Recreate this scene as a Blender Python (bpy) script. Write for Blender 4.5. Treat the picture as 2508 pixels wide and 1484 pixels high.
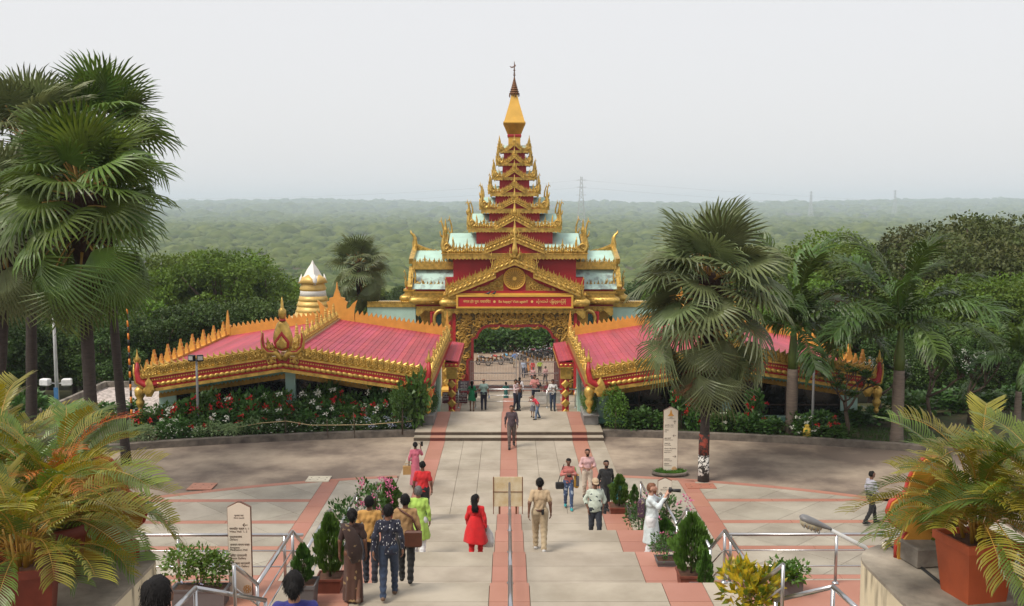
import bpy, math, random, time
import numpy as np
from mathutils import Vector, Matrix
T0 = time.time()
R = math.radians
PI = math.pi
sin, cos = math.sin, math.cos
random.seed(11)
rng = np.random.default_rng(11)
for _o in list(bpy.data.objects):
    bpy.data.objects.remove(_o)
SC = bpy.context.scene
COL = SC.collection

# ------------------------------------------------------------------ camera
FD, CX, CY = 2438.0, 1254.0, 742.0        # focal length and centre in 2508-wide pixels
ZC = 9.7                                   # eye height above the plaza
PITCH = math.atan((742 - 505) / FD)
YAW = math.atan(8 / FD)
_cd = bpy.data.cameras.new('camera')
_cd.sensor_width = 36.0
_cd.lens = FD / 2508 * 36.0
_cd.clip_start = 0.1
_cd.clip_end = 30000
CAM = bpy.data.objects.new('camera', _cd)
CAM.location = (0, 0, ZC)
CAM.rotation_euler = (PI / 2 - PITCH, 0, -YAW)
COL.objects.link(CAM)
SC.camera = CAM

# ------------------------------------------------------------------ sky, sun, exposure
SUN_EL, SUN_AZ = 54.0, -128.0              # azimuth clockwise from +Y: high, from the left, a little behind the viewer
world = bpy.data.worlds.new('World')
SC.world = world
world.use_nodes = True
_nt = world.node_tree
_nt.nodes.clear()
_sky = _nt.nodes.new('ShaderNodeTexSky')
_sky.sky_type = 'NISHITA'
_sky.sun_disc = False
_sky.sun_elevation = R(SUN_EL)
_sky.sun_rotation = R(SUN_AZ)
_sky.altitude = 60
_sky.air_density = 1.0
_sky.dust_density = 6.0
_sky.ozone_density = 1.0
_mix = _nt.nodes.new('ShaderNodeMixRGB')   # thick haze veils the blue
_mix.inputs[0].default_value = 0.80
_mix.inputs[2].default_value = (8.7, 8.6, 8.6, 1)
_bg = _nt.nodes.new('ShaderNodeBackground')
_bg.inputs[1].default_value = 0.116
_ow = _nt.nodes.new('ShaderNodeOutputWorld')
_nt.links.new(_sky.outputs[0], _mix.inputs[1])
_nt.links.new(_mix.outputs[0], _bg.inputs[0])
_nt.links.new(_bg.outputs[0], _ow.inputs[0])
_sl = bpy.data.lights.new('sun', 'SUN')
_sl.energy = 3.1
_sl.angle = R(21)
_sl.color = (1.0, 0.93, 0.82)
SUN = bpy.data.objects.new('sun', _sl)
_sd = Vector((sin(R(SUN_AZ)) * cos(R(SUN_EL)), cos(R(SUN_AZ)) * cos(R(SUN_EL)), sin(R(SUN_EL))))
SUN.rotation_euler = _sd.to_track_quat('Z', 'Y').to_euler()
SUN.location = (-30, -20, 60)
COL.objects.link(SUN)
SC.view_settings.view_transform = 'Standard'
SC.view_settings.look = 'None'
SC.view_settings.exposure = 0.0
SC.view_settings.gamma = 1.0
SC.view_settings.use_curve_mapping = False
SC.render.engine = 'CYCLES'
SC.cycles.max_bounces = 6
SC.cycles.diffuse_bounces = 3
SC.cycles.glossy_bounces = 2
SC.cycles.transmission_bounces = 3
SC.cycles.transparent_max_bounces = 6
SC.cycles.volume_bounces = 1

# ------------------------------------------------------------------ photo pixel -> direction
_CM = Matrix.Rotation(-YAW, 3, 'Z') @ Matrix.Rotation(PI / 2 - PITCH, 3, 'X')
def ray(dx, dy):
    return _CM @ Vector(((dx - CX) / FD, -(dy - CY) / FD, -1.0))
def P(dx, dy, D):
    """point seen at pixel (dx, dy) whose distance in front is D metres"""
    r = ray(dx, dy)
    k = D / r.y
    return Vector((r.x * k, D, ZC + r.z * k))
def PZ(dx, dy, z):
    """point seen at pixel (dx, dy) that lies at height z"""
    r = ray(dx, dy)
    k = (z - ZC) / r.z
    return Vector((r.x * k, r.y * k, z))

# ------------------------------------------------------------------ materials
MATS = {}
def M(name, col, rough=0.6, metal=0.0, var=0.15, scale=4.0, bump=0.0, bscale=25.0, spec=0.5, rnd=0.0,
      trans=0.0, col2=None, detail=5.0, coat=0.0, stretch=None, emit=None, sheen=0.0, thr=(0.3, 0.7), world=False):
    if name in MATS:
        return MATS[name]
    m = bpy.data.materials.new(name)
    m.use_nodes = True
    nt = m.node_tree
    N, L = nt.nodes, nt.links
    b = N['Principled BSDF']
    b.inputs['Roughness'].default_value = rough
    b.inputs['Metallic'].default_value = metal
    b.inputs['Specular IOR Level'].default_value = spec
    if coat:
        b.inputs['Coat Weight'].default_value = coat
    if sheen:
        b.inputs['Sheen Weight'].default_value = sheen
    if trans:
        b.inputs['Subsurface Weight'].default_value = 0.0
    tc = N.new('ShaderNodeTexCoord')
    src = N.new('ShaderNodeNewGeometry').outputs['Position'] if world else tc.outputs['Object']
    if stretch:
        mp = N.new('ShaderNodeMapping')
        mp.inputs['Scale'].default_value = stretch
        L.new(src, mp.inputs[0]); src = mp.outputs[0]
    nz = N.new('ShaderNodeTexNoise')
    nz.inputs['Scale'].default_value = scale
    nz.inputs['Detail'].default_value = detail
    nz.inputs['Roughness'].default_value = 0.6
    L.new(src, nz.inputs['Vector'])
    cr = N.new('ShaderNodeValToRGB')
    c2 = col2 if col2 else tuple(min(1, c * (1 + var)) for c in col)
    c1 = col if col2 else tuple(c * (1 - var) for c in col)
    cr.color_ramp.elements[0].position = thr[0]
    cr.color_ramp.elements[1].position = thr[1]
    cr.color_ramp.elements[0].color = (*c1, 1)
    cr.color_ramp.elements[1].color = (*c2, 1)
    L.new(nz.outputs[0], cr.inputs[0])
    out = cr.outputs[0]
    if rnd:
        oi = N.new('ShaderNodeObjectInfo')
        hs = N.new('ShaderNodeHueSaturation')
        mr = N.new('ShaderNodeMapRange')
        mr.inputs['To Min'].default_value = 1 - rnd
        mr.inputs['To Max'].default_value = 1 + rnd
        L.new(oi.outputs['Random'], mr.inputs[0])
        L.new(mr.outputs[0], hs.inputs['Value'])
        mr2 = N.new('ShaderNodeMapRange')
        mr2.inputs['To Min'].default_value = 0.5 - rnd * 0.06
        mr2.inputs['To Max'].default_value = 0.5 + rnd * 0.06
        ml = N.new('ShaderNodeMath'); ml.operation = 'FRACT'
        mm = N.new('ShaderNodeMath'); mm.operation = 'MULTIPLY'; mm.inputs[1].default_value = 7.31
        L.new(oi.outputs['Random'], mm.inputs[0]); L.new(mm.outputs[0], ml.inputs[0]); L.new(ml.outputs[0], mr2.inputs[0])
        L.new(mr2.outputs[0], hs.inputs['Hue'])
        L.new(out, hs.inputs['Color'])
        out = hs.outputs[0]
    L.new(out, b.inputs['Base Color'])
    if bump:
        n2 = N.new('ShaderNodeTexNoise')
        n2.inputs['Scale'].default_value = bscale
        n2.inputs['Detail'].default_value = 4
        L.new(src, n2.inputs['Vector'])
        bp = N.new('ShaderNodeBump')
        bp.inputs['Strength'].default_value = bump
        bp.inputs['Distance'].default_value = 0.02
        L.new(n2.outputs[0], bp.inputs['Height'])
        L.new(bp.outputs[0], b.inputs['Normal'])
    if trans:                                  # thin leaf: part of the light passes through
        tr = N.new('ShaderNodeBsdfTranslucent')
        hs2 = N.new('ShaderNodeHueSaturation')
        hs2.inputs['Hue'].default_value = 0.48
        hs2.inputs['Saturation'].default_value = 1.1
        hs2.inputs['Value'].default_value = 1.3
        L.new(out, hs2.inputs['Color']); L.new(hs2.outputs[0], tr.inputs[0])
        mx = N.new('ShaderNodeMixShader'); mx.inputs[0].default_value = trans
        L.new(b.outputs[0], mx.inputs[1]); L.new(tr.outputs[0], mx.inputs[2])
        L.new(mx.outputs[0], N['Material Output'].inputs['Surface'])
    if emit:
        b.inputs['Emission Color'].default_value = (*col, 1)
        b.inputs['Emission Strength'].default_value = emit
    MATS[name] = m
    return m

# ------------------------------------------------------------------ object helpers
def link(o, parent=None):
    COL.objects.link(o)
    if parent is not None:
        o.parent = parent
    return o
def tag(o, label=None, cat=None, group=None, kind=None):
    if label: o['label'] = label
    if cat: o['category'] = cat
    if group: o['group'] = group
    if kind: o['kind'] = kind
    return o
def thing(name, label, cat, loc=(0, 0, 0), rz=0.0, group=None):
    o = bpy.data.objects.new(name, None)
    o.empty_display_size = 0.2
    o.location = loc
    o.rotation_euler = (0, 0, rz)
    link(o)
    return tag(o, label, cat, group)
def inst(name, data, parent=None, loc=(0, 0, 0), rot=(0, 0, 0), scl=(1, 1, 1)):
    o = bpy.data.objects.new(name, data)
    o.location = loc
    o.rotation_euler = rot
    o.scale = scl if not isinstance(scl, (int, float)) else (scl,) * 3
    return link(o, parent)
def instm(name, data, parent, mat):
    o = bpy.data.objects.new(name, data)
    link(o, parent)
    o.matrix_local = mat
    return o
def copy_tree(o, parent=None):
    c = o.copy(); COL.objects.link(c); c.parent = parent
    for ch in list(o.children):
        copy_tree(ch, c)
    return c
def npmesh(name, v, f, mat=None, smooth=False, mi=None, mats=None):
    """mesh from numpy vertices (n,3) and faces (m,3) or (m,4)"""
    me = bpy.data.meshes.new(name)
    v = np.asarray(v, dtype=np.float32); f = np.asarray(f, dtype=np.int32)
    k = f.shape[1]
    me.vertices.add(len(v)); me.vertices.foreach_set('co', v.ravel())
    me.loops.add(f.size); me.loops.foreach_set('vertex_index', f.ravel())
    me.polygons.add(len(f))
    me.polygons.foreach_set('loop_start', np.arange(0, f.size, k, dtype=np.int32))
    me.polygons.foreach_set('loop_total', np.full(len(f), k, dtype=np.int32))
    if smooth: me.polygons.foreach_set('use_smooth', np.ones(len(f), dtype=bool))
    for m in (mats or [mat]):
        me.materials.append(m)
    if mi is not None: me.polygons.foreach_set('material_index', np.asarray(mi, dtype=np.int32))
    me.update(calc_edges=True)
    return me

class B:
    """collects shapes, then becomes one mesh"""
    def __init__(s):
        s.v = []; s.f = []; s.m = []; s.s = []; s.cm = 0
    def add(s, vs, fs, smooth=False):
        o = len(s.v)
        s.v.extend([tuple(p) for p in vs])
        for f in fs:
            s.f.append(tuple(i + o for i in f)); s.m.append(s.cm); s.s.append(smooth)
        return s
    def mi(s, i):
        s.cm = i; return s
    def box(s, x0, x1, y0, y1, z0, z1):
        return s.add([(x0, y0, z0), (x1, y0, z0), (x1, y1, z0), (x0, y1, z0), (x0, y0, z1), (x1, y0, z1), (x1, y1, z1), (x0, y1, z1)],
                     [(0, 3, 2, 1), (4, 5, 6, 7), (0, 1, 5, 4), (1, 2, 6, 5), (2, 3, 7, 6), (3, 0, 4, 7)])
    def cbox(s, c, d, rz=0.0, bev=0.0):
        x, y, z = d[0] / 2, d[1] / 2, d[2] / 2
        if bev <= 0:
            pts = [(-x, -y, -z), (x, -y, -z), (x, y, -z), (-x, y, -z), (-x, -y, z), (x, -y, z), (x, y, z), (-x, y, z)]
            fs = [(0, 3, 2, 1), (4, 5, 6, 7), (0, 1, 5, 4), (1, 2, 6, 5), (2, 3, 7, 6), (3, 0, 4, 7)]
        else:
            pts = []; fs = []
            b = bev
            for (zz, i) in ((-z, b), (-z + b, 0), (z - b, 0), (z, b)):
                for (px, py) in ((-x + i, -y + i), (x - i, -y + i), (x - i, y - i), (-x + i, y - i)):
                    pts.append((px, py, zz))
            for k in range(3):
                for j in range(4):
                    fs.append((k * 4 + j, k * 4 + (j + 1) % 4, k * 4 + 4 + (j + 1) % 4, k * 4 + 4 + j))
            fs.append((3, 2, 1, 0)); fs.append((12, 13, 14, 15))
        cr, sr = cos(rz), sin(rz)
        return s.add([(c[0] + p[0] * cr - p[1] * sr, c[1] + p[0] * sr + p[1] * cr, c[2] + p[2]) for p in pts], fs)
    def bar(s, a, b, w, h=None, up=(0, 0, 1)):
        """rectangular bar from a to b"""
        h = h or w
        a = Vector(a); b = Vector(b); d = (b - a).normalized(); u = Vector(up)
        x = d.cross(u)
        if x.length < 1e-4: x = d.cross(Vector((1, 0, 0)))
        x.normalize(); z = x.cross(d)
        vs = []
        for p in (a, b):
            for (i, j) in ((-1, -1), (1, -1), (1, 1), (-1, 1)):
                vs.append(p + x * (i * w / 2) + z * (j * h / 2))
        return s.add(vs, [(0, 1, 2, 3), (7, 6, 5, 4), (0, 4, 5, 1), (1, 5, 6, 2), (2, 6, 7, 3), (3, 7, 4, 0)])
    def tube(s, path, rad, n=8, cap=True, flat=1.0, smooth=True, up=None):
        path = [Vector(p) for p in path]
        k = len(path)
        if not hasattr(rad, '__len__'): rad = [rad] * k
        ref = Vector(up) if up else None
        vs = []; px = None
        for i, p in enumerate(path):
            t = (path[min(i + 1, k - 1)] - path[max(i - 1, 0)]).normalized()
            if px is None:
                r = ref or (Vector((0, 0, 1)) if abs(t.z) < 0.9 else Vector((1, 0, 0)))
                px = t.cross(r).normalized()
            else:
                px = (px - t * px.dot(t))
                if px.length < 1e-5: px = t.orthogonal()
                px.normalize()
            py = px.cross(t)
            for j in range(n):
                a = 2 * PI * j / n
                vs.append(p + px * (cos(a) * rad[i]) + py * (sin(a) * rad[i] * flat))
        fs = []
        for i in range(k - 1):
            for j in range(n):
                fs.append((i * n + j, i * n + (j + 1) % n, (i + 1) * n + (j + 1) % n, (i + 1) * n + j))
        s.add(vs, fs, smooth)
        if cap:
            o = len(s.v) - len(vs)
            s.f.append(tuple(o + j for j in reversed(range(n)))); s.m.append(s.cm); s.s.append(False)
            s.f.append(tuple(o + (k - 1) * n + j for j in range(n))); s.m.append(s.cm); s.s.append(False)
        return s
    def lathe(s, prof, n=12, c=(0, 0, 0), sx=1.0, sy=1.0, smooth=True, a0=0.0):
        vs = []
        for (r, z) in prof:
            for j in range(n):
                a = a0 + 2 * PI * j / n
                vs.append((c[0] + r * cos(a) * sx, c[1] + r * sin(a) * sy, c[2] + z))
        fs = []
        for i in range(len(prof) - 1):
            for j in range(n):
                fs.append((i * n + j, i * n + (j + 1) % n, (i + 1) * n + (j + 1) % n, (i + 1) * n + j))
        fs.append(tuple(reversed(range(n))))
        fs.append(tuple((len(prof) - 1) * n + j for j in range(n)))
        return s.add(vs, fs, smooth)
    def ball(s, c, r, n=8, m=5, sc=(1, 1, 1)):
        prof = [(r * sin(PI * (i + 0.001) / m) * 1, -r * cos(PI * i / m)) for i in range(m + 1)]
        vs = []
        for (q, z) in prof:
            for j in range(n):
                a = 2 * PI * j / n
                vs.append((c[0] + q * cos(a) * sc[0], c[1] + q * sin(a) * sc[1], c[2] + z * sc[2]))
        fs = []
        for i in range(m):
            for j in range(n):
                fs.append((i * n + j, i * n + (j + 1) % n, (i + 1) * n + (j + 1) % n, (i + 1) * n + j))
        return s.add(vs, fs, True)
    def prism(s, poly, y0, y1):
        """polygon in (x, z), counter-clockwise seen from -Y, extruded along y"""
        n = len(poly)
        vs = [(p[0], y0, p[1]) for p in poly] + [(p[0], y1, p[1]) for p in poly]
        fs = [tuple(range(n)), tuple(reversed(range(n, 2 * n)))]
        for i in range(n):
            j = (i + 1) % n
            fs.append((i, i + n, j + n, j))
        return s.add(vs, fs)
    def prismx(s, poly, x0, x1):
        """polygon in (y, z) extruded along x"""
        n = len(poly)
        vs = [(x0, p[0], p[1]) for p in poly] + [(x1, p[0], p[1]) for p in poly]
        fs = [tuple(reversed(range(n))), tuple(range(n, 2 * n))]
        for i in range(n):
            j = (i + 1) % n
            fs.append((i, j, j + n, i + n))
        return s.add(vs, fs)
    def prismz(s, poly, z0, z1):
        n = len(poly)
        vs = [(p[0], p[1], z0) for p in poly] + [(p[0], p[1], z1) for p in poly]
        fs = [tuple(reversed(range(n))), tuple(range(n, 2 * n))]
        for i in range(n):
            j = (i + 1) % n
            fs.append((i, j, j + n, i + n))
        return s.add(vs, fs)
    def relief(s, poly, y0, t, inset=0.35):
        """carved leaf: outline in (x, z) extruded towards -Y with a raised rounded middle"""
        n = len(poly)
        cx = sum(p[0] for p in poly) / n; cz = sum(p[1] for p in poly) / n
        vs = [(p[0], y0, p[1]) for p in poly] + [(p[0], y0 - t * 0.55, p[1]) for p in poly]
        vs += [(p[0] + (cx - p[0]) * inset, y0 - t, p[1] + (cz - p[1]) * inset) for p in poly]
        fs = [tuple(reversed(range(n)))]
        for k in range(2):
            for i in range(n):
                j = (i + 1) % n
                fs.append((k * n + i, k * n + j, k * n + n + j, k * n + n + i))
        fs.append(tuple(range(2 * n, 3 * n)))
        return s.add(vs, fs)
    def mesh(s, name, mats, off=(0, 0, 0)):
        me = bpy.data.meshes.new(name)
        ox, oy, oz = off
        me.from_pydata([(p[0] - ox, p[1] - oy, p[2] - oz) for p in s.v], [], s.f)
        if not isinstance(mats, (list, tuple)): mats = [mats]
        for m in mats: me.materials.append(m)
        me.polygons.foreach_set('material_index', np.array(s.m, dtype=np.int32))
        me.polygons.foreach_set('use_smooth', np.array(s.s, dtype=bool))
        me.update()
        return me
    def build(s, name, mats, parent=None, world=False):
        """world=True: shapes are in world coordinates, parent only moves (no rotation)"""
        off = tuple(parent.location) if (world and parent is not None) else (0, 0, 0)
        o = bpy.data.objects.new(name, s.mesh(name, mats, off))
        return link(o, parent)

def text_mesh(name, s, size, mat, depth=0.004, align='CENTER', bold=0.0):
    cu = bpy.data.curves.new(name, 'FONT')
    cu.body = s; cu.size = size; cu.align_x = align; cu.align_y = 'CENTER'
    cu.extrude = depth; cu.resolution_u = 2; cu.offset = bold
    o = bpy.data.objects.new(name, cu)
    COL.objects.link(o)
    dg = bpy.context.evaluated_depsgraph_get()
    me = bpy.data.meshes.new_from_object(o.evaluated_get(dg))
    bpy.data.objects.remove(o)
    me.materials.clear(); me.materials.append(mat)
    return me

NTH = ['first', 'second', 'third', 'fourth', 'fifth', 'sixth', 'seventh', 'eighth', 'ninth', 'tenth', 'eleventh', 'twelfth', 'thirteenth', 'fourteenth', 'fifteenth']
# common materials
GOLD = M('gold_paint', (0.53, 0.345, 0.082), 0.36, 0.55, 0.42, 4, 0.35, 40, world=True, detail=8)
GOLD_D = M('dark_gold_paint', (0.38, 0.22, 0.042), 0.42, 0.5, 0.35, 6, 0.5, 45, world=True, detail=8)  # darker gold; puts the archway's shade into the colour of its carving
GOLD_Y = M('yellow_gold_paint', (0.62, 0.36, 0.06), 0.5, 0.12, 0.10, 2, 0.15, 30)
OCHRE = M('ochre_paint', (0.60, 0.295, 0.050), 0.6, 0.0, 0.13, 2.5, 0.12, 30)
RED = M('red_paint', (0.36, 0.016, 0.02), 0.5, 0.0, 0.14, 1.5, 0.1, 20)
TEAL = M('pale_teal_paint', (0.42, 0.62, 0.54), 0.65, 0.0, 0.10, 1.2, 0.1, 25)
TEAL_W = M('weathered_teal_paint', (0.20, 0.24, 0.23), 0.75, 0.0, 0.1, 1.6, 0.1, 25, col2=(0.43, 0.60, 0.54), thr=(0.38, 0.56), stretch=(1, 1, 0.45))
STEEL = M('brushed_steel', (0.52, 0.52, 0.53), 0.28, 1.0, 0.08, 3)
DARKGLASS = M('dark_window_glass', (0.012, 0.014, 0.015), 0.12, 0.0, 0.2, 2)
WOODBR = M('dark_brown_frame', (0.045, 0.025, 0.018), 0.5)
BLACKM = M('black_plastic', (0.012, 0.012, 0.013), 0.45)
SOIL = M('reddish_soil', (0.10, 0.045, 0.025), 0.95, 0, 0.3, 12, 0.6, 40)
# ================================================================== SETTING
def vnoise(x, y, scale, seed=0):
    x = np.asarray(x, float) / scale; y = np.asarray(y, float) / scale
    xi = np.floor(x).astype(np.int64); yi = np.floor(y).astype(np.int64)
    fx = x - xi; fy = y - yi
    fx = fx * fx * (3 - 2 * fx); fy = fy * fy * (3 - 2 * fy)
    def h(a, b):
        n = (a * 374761393 + b * 668265263 + seed * 144665) & 0x7fffffff
        n = ((n ^ (n >> 13)) * 1274126177) & 0x7fffffff
        return ((n ^ (n >> 16)) & 0xffff) / 65535.0
    return (h(xi, yi) * (1 - fx) + h(xi + 1, yi) * fx) * (1 - fy) + (h(xi, yi + 1) * (1 - fx) + h(xi + 1, yi + 1) * fx) * fy
def terrain(x, y):
    x = np.asarray(x, float); y = np.asarray(y, float)
    ys = [-200, 44.9, 46.3, 57.2, 59.5, 69.8, 81, 118, 160, 420, 700, 4000, 6200, 7600, 12000]
    zs = [-0.4, -0.4, -1.75, -1.75, -3.3, -3.3, -6.6, -6.9, -12, -34, -36, -36, 8, 40, 70]
    z = np.interp(y, ys, zs)
    far = np.clip((y - 130) / 400, 0, 1)
    z = z + far * 5 * (vnoise(x, y, 260, 3) - 0.5)
    hill = np.clip((y - 4600) / 2400, 0, 1)
    z = z + hill * (46 * (vnoise(x, y, 1500, 5) - 0.5) + 16 * (vnoise(x, y, 500, 8) - 0.5))
    return z
_ys = np.concatenate([np.linspace(-60, 40, 11), np.array([44.9, 46.3]), np.linspace(48, 57.2, 4), np.linspace(59.5, 69.8, 5), np.linspace(72, 130, 18), np.geomspace(140, 9000, 70)])
_xs = np.concatenate([-np.geomspace(60, 7000, 40)[::-1], np.linspace(-50, 50, 21), np.geomspace(60, 7000, 40)])
_gx, _gy = np.meshgrid(_xs, _ys)
_gz = terrain(_gx, _gy)
_v = np.stack([_gx.ravel(), _gy.ravel(), _gz.ravel()], 1)
_nx = len(_xs)
_i = (np.arange(len(_ys) - 1)[:, None] * _nx + np.arange(_nx - 1)[None, :]).ravel()
_f = np.stack([_i, _i + 1, _i + _nx + 1, _i + _nx], 1)
GROUND_M = M('earth_and_scrub', (0.035, 0.042, 0.018), 0.95, 0, 0.3, 0.05, 0.5, 0.6, col2=(0.095, 0.085, 0.042), spec=0.1)
tag(link(bpy.data.objects.new('ground', npmesh('ground', _v, _f, GROUND_M, True))), kind='structure')

# materials of the paving
PAVE = M('beige_granite_paving', (0.295, 0.250, 0.190), 0.62, 0, 0.2, 0.7, 0.08, 60, rnd=0.06, world=True, detail=11, col2=(0.415, 0.36, 0.285), thr=(.36, .62))
PAVE_G = M('grey_beige_granite_paving', (0.28, 0.245, 0.195), 0.6, 0, 0.2, 0.6, 0.08, 60, rnd=0.09, world=True, detail=11, col2=(0.41, 0.37, 0.30), thr=(.36, .64))
PAVE_R = M('red_granite_paving', (0.34, 0.145, 0.098), 0.62, 0, 0.1, 0.5, 0.08, 60, rnd=0.06, world=True, detail=10, col2=(0.42, 0.20, 0.145))
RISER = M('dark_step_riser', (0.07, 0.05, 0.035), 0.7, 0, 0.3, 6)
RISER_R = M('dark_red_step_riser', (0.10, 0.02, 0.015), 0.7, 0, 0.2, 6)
GROUT = M('paving_joint', (0.17, 0.12, 0.085), 0.9, 0, 0.2, 3)
ROADM = M('worn_asphalt_and_mud', (0.165, 0.125, 0.098), 0.85, 0, 0.2, 0.30, 0.25, 9, col2=(0.40, 0.32, 0.24), detail=11, thr=(0.43, 0.64))
CONC = M('stained_concrete', (0.10, 0.085, 0.07), 0.9, 0, 0.25, 1.8, 0.35, 25, col2=(0.30, 0.265, 0.22), detail=8, thr=(0.35, 0.7))
CREAMW = M('cream_wall_with_rain_stains', (0.62, 0.53, 0.36), 0.8, 0, 0.1, 2.2, 0.25, 18, col2=(0.66, 0.58, 0.42), stretch=(1, 1, 0.18), detail=8)
_cn = CREAMW.node_tree                      # dark rain streaks under the coping
_st = _cn.nodes.new('ShaderNodeTexNoise'); _st.inputs['Scale'].default_value = 5.5; _st.inputs['Detail'].default_value = 8
_mp = _cn.nodes.new('ShaderNodeMapping'); _mp.inputs['Scale'].default_value = (1, 1, 0.22)
_tc = _cn.nodes.new('ShaderNodeTexCoord')
_rp = _cn.nodes.new('ShaderNodeValToRGB'); _rp.color_ramp.elements[0].position = 0.52; _rp.color_ramp.elements[1].position = 0.74
_mxr = _cn.nodes.new('ShaderNodeMixRGB'); _mxr.inputs[2].default_value = (0.10, 0.085, 0.06, 1)
_cn.links.new(_tc.outputs['Object'], _mp.inputs[0]); _cn.links.new(_mp.outputs[0], _st.inputs['Vector'])
_cn.links.new(_st.outputs[0], _rp.inputs[0]); _cn.links.new(_rp.outputs[0], _mxr.inputs[0])
_pb = _cn.nodes['Principled BSDF']
_src = _pb.inputs['Base Color'].links[0].from_socket
_cn.links.new(_src, _mxr.inputs[1]); _cn.links.new(_mxr.outputs[0], _pb.inputs['Base Color'])
KERBM = M('dirty_kerb_stone', (0.07, 0.058, 0.05), 0.9, 0, 0.3, 2.5, 0.4, 20, col2=(0.19, 0.16, 0.13))

def struct(name, b, mat):
    return tag(b.build(name, mat), kind='structure')

GAP = 0.006
_slab_cache = {}
def slab(parent, name, x0, x1, y0, y1, z, mat, t=0.03, g=GAP):
    """one paving slab, its top at height z"""
    key = (round(x1 - x0, 3), round(y1 - y0, 3), t, mat.name)
    if key not in _slab_cache:
        w, h = (x1 - x0) / 2 - g, (y1 - y0) / 2 - g
        _slab_cache[key] = B().cbox((0, 0, -t / 2), (2 * w, 2 * h, t)).mesh(name, mat)
    o = inst(name, _slab_cache[key], parent, ((x0 + x1) / 2, (y0 + y1) / 2, z))
    return o
def pave(parent, x0, x1, y0, y1, z, nx, ny, mat, name='paving_slab'):
    for i in range(nx):
        for j in range(ny):
            slab(parent, name, x0 + (x1 - x0) * i / nx, x0 + (x1 - x0) * (i + 1) / nx,
                 y0 + (y1 - y0) * j / ny, y0 + (y1 - y0) * (j + 1) / ny, z, mat)

PCX, PCY, PR = 0.0, 9.7, 25.9               # the round plaza
KCY, KR = -5.9, 47.5                         # the flatter kerb of the road round it
def kerb_y(x): return KCY + math.sqrt(KR * KR - x * x)
def arc(r, a0, a1, n):
    return [(PCX + r * sin(a0 + (a1 - a0) * i / n), PCY + r * cos(a0 + (a1 - a0) * i / n)) for i in range(n + 1)]
def ring_sheet(b, r0, r1, a0, a1, n, z):
    p, q = arc(r0, a0, a1, n), arc(r1, a0, a1, n)
    vs = [(x, y, z) for x, y in p] + [(x, y, z) for x, y in q]
    return b.add(vs, [(i + 1, i, n + 1 + i, n + 2 + i) for i in range(n)])
# plaza bed (joint colour), road
_pl = arc(PR, -R(85), R(85), 60)
plaza = struct('plaza', B().prismz([(x, y) for x, y in reversed(_pl)] , -0.3, -0.03), GROUT)
_rx = np.linspace(-25.2, 25.2, 90)
_lo = [(x, PCY + math.sqrt(max(0, (PR - .02) ** 2 - x * x)), -.026) for x in _rx]
_hi = [(x, kerb_y(x) + .05, -.026) for x in _rx]
_n = len(_rx)
struct('road', B().add(_lo + _hi, [(i, i + 1, _n + i + 1, _n + i) for i in range(_n - 1)]), ROADM)

def clip(poly, a, b):
    """keep the part of poly on the left of the line a->b"""
    out = []
    def side(p): return (b[0] - a[0]) * (p[1] - a[1]) - (b[1] - a[1]) * (p[0] - a[0])
    for i in range(len(poly)):
        p, q = poly[i], poly[(i + 1) % len(poly)]
        sp, sq = side(p), side(q)
        if sp >= 0: out.append(p)
        if (sp >= 0) != (sq >= 0):
            t = sp / (sp - sq)
            out.append((p[0] + (q[0] - p[0]) * t, p[1] + (q[1] - p[1]) * t))
    return out
_arcpts = arc(PR - 0.31, -R(60), R(60), 48)
def in_plaza(poly):
    for i in range(len(_arcpts) - 1):
        if len(poly) < 3: return []
        poly = clip(poly, _arcpts[i + 1], _arcpts[i])
    return poly
def cell(x0, x1, y0, y1, mat, s=1.62, name='paving_slab'):
    """diagonal slabs that fill one bay of the plaza"""
    h = s / math.sqrt(2)
    for i in range(int(math.floor((x0 - 1) / h)) - 1, int(math.ceil((x1 + 1) / h)) + 2):
        for j in range(int(math.floor((y0 - 1) / h)) - 1, int(math.ceil((y1 + 1) / h)) + 2):
            if (i + j) % 2: continue
            cx, cy = i * h, j * h
            e = h - 0.008
            p = [(cx - e, cy), (cx, cy - e), (cx + e, cy), (cx, cy + e)]
            g = 0.006
            for a, b in (((x0 + g, y0 + g), (x1 - g, y0 + g)), ((x1 - g, y0 + g), (x1 - g, y1 - g)), ((x1 - g, y1 - g), (x0 + g, y1 - g)), ((x0 + g, y1 - g), (x0 + g, y0 + g))):
                if len(p) >= 3: p = clip(p, a, b)
            if len(p) >= 3: p = in_plaza(p)
            if len(p) < 3: continue
            ar = abs(sum(p[k][0] * p[(k + 1) % len(p)][1] - p[(k + 1) % len(p)][0] * p[k][1] for k in range(len(p)))) / 2
            if ar < 0.03: continue
            mx = sum(q[0] for q in p) / len(p); my = sum(q[1] for q in p) / len(p)
            me = B().prismz([(q[0] - mx, q[1] - my) for q in p], -0.03, 0).mesh(name, mat)
            inst(name, me, plaza, (mx, my, 0.0))
lat = [20.3, 22.85, 25.35, 27.6, 29.95, 32.2, 36]
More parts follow.
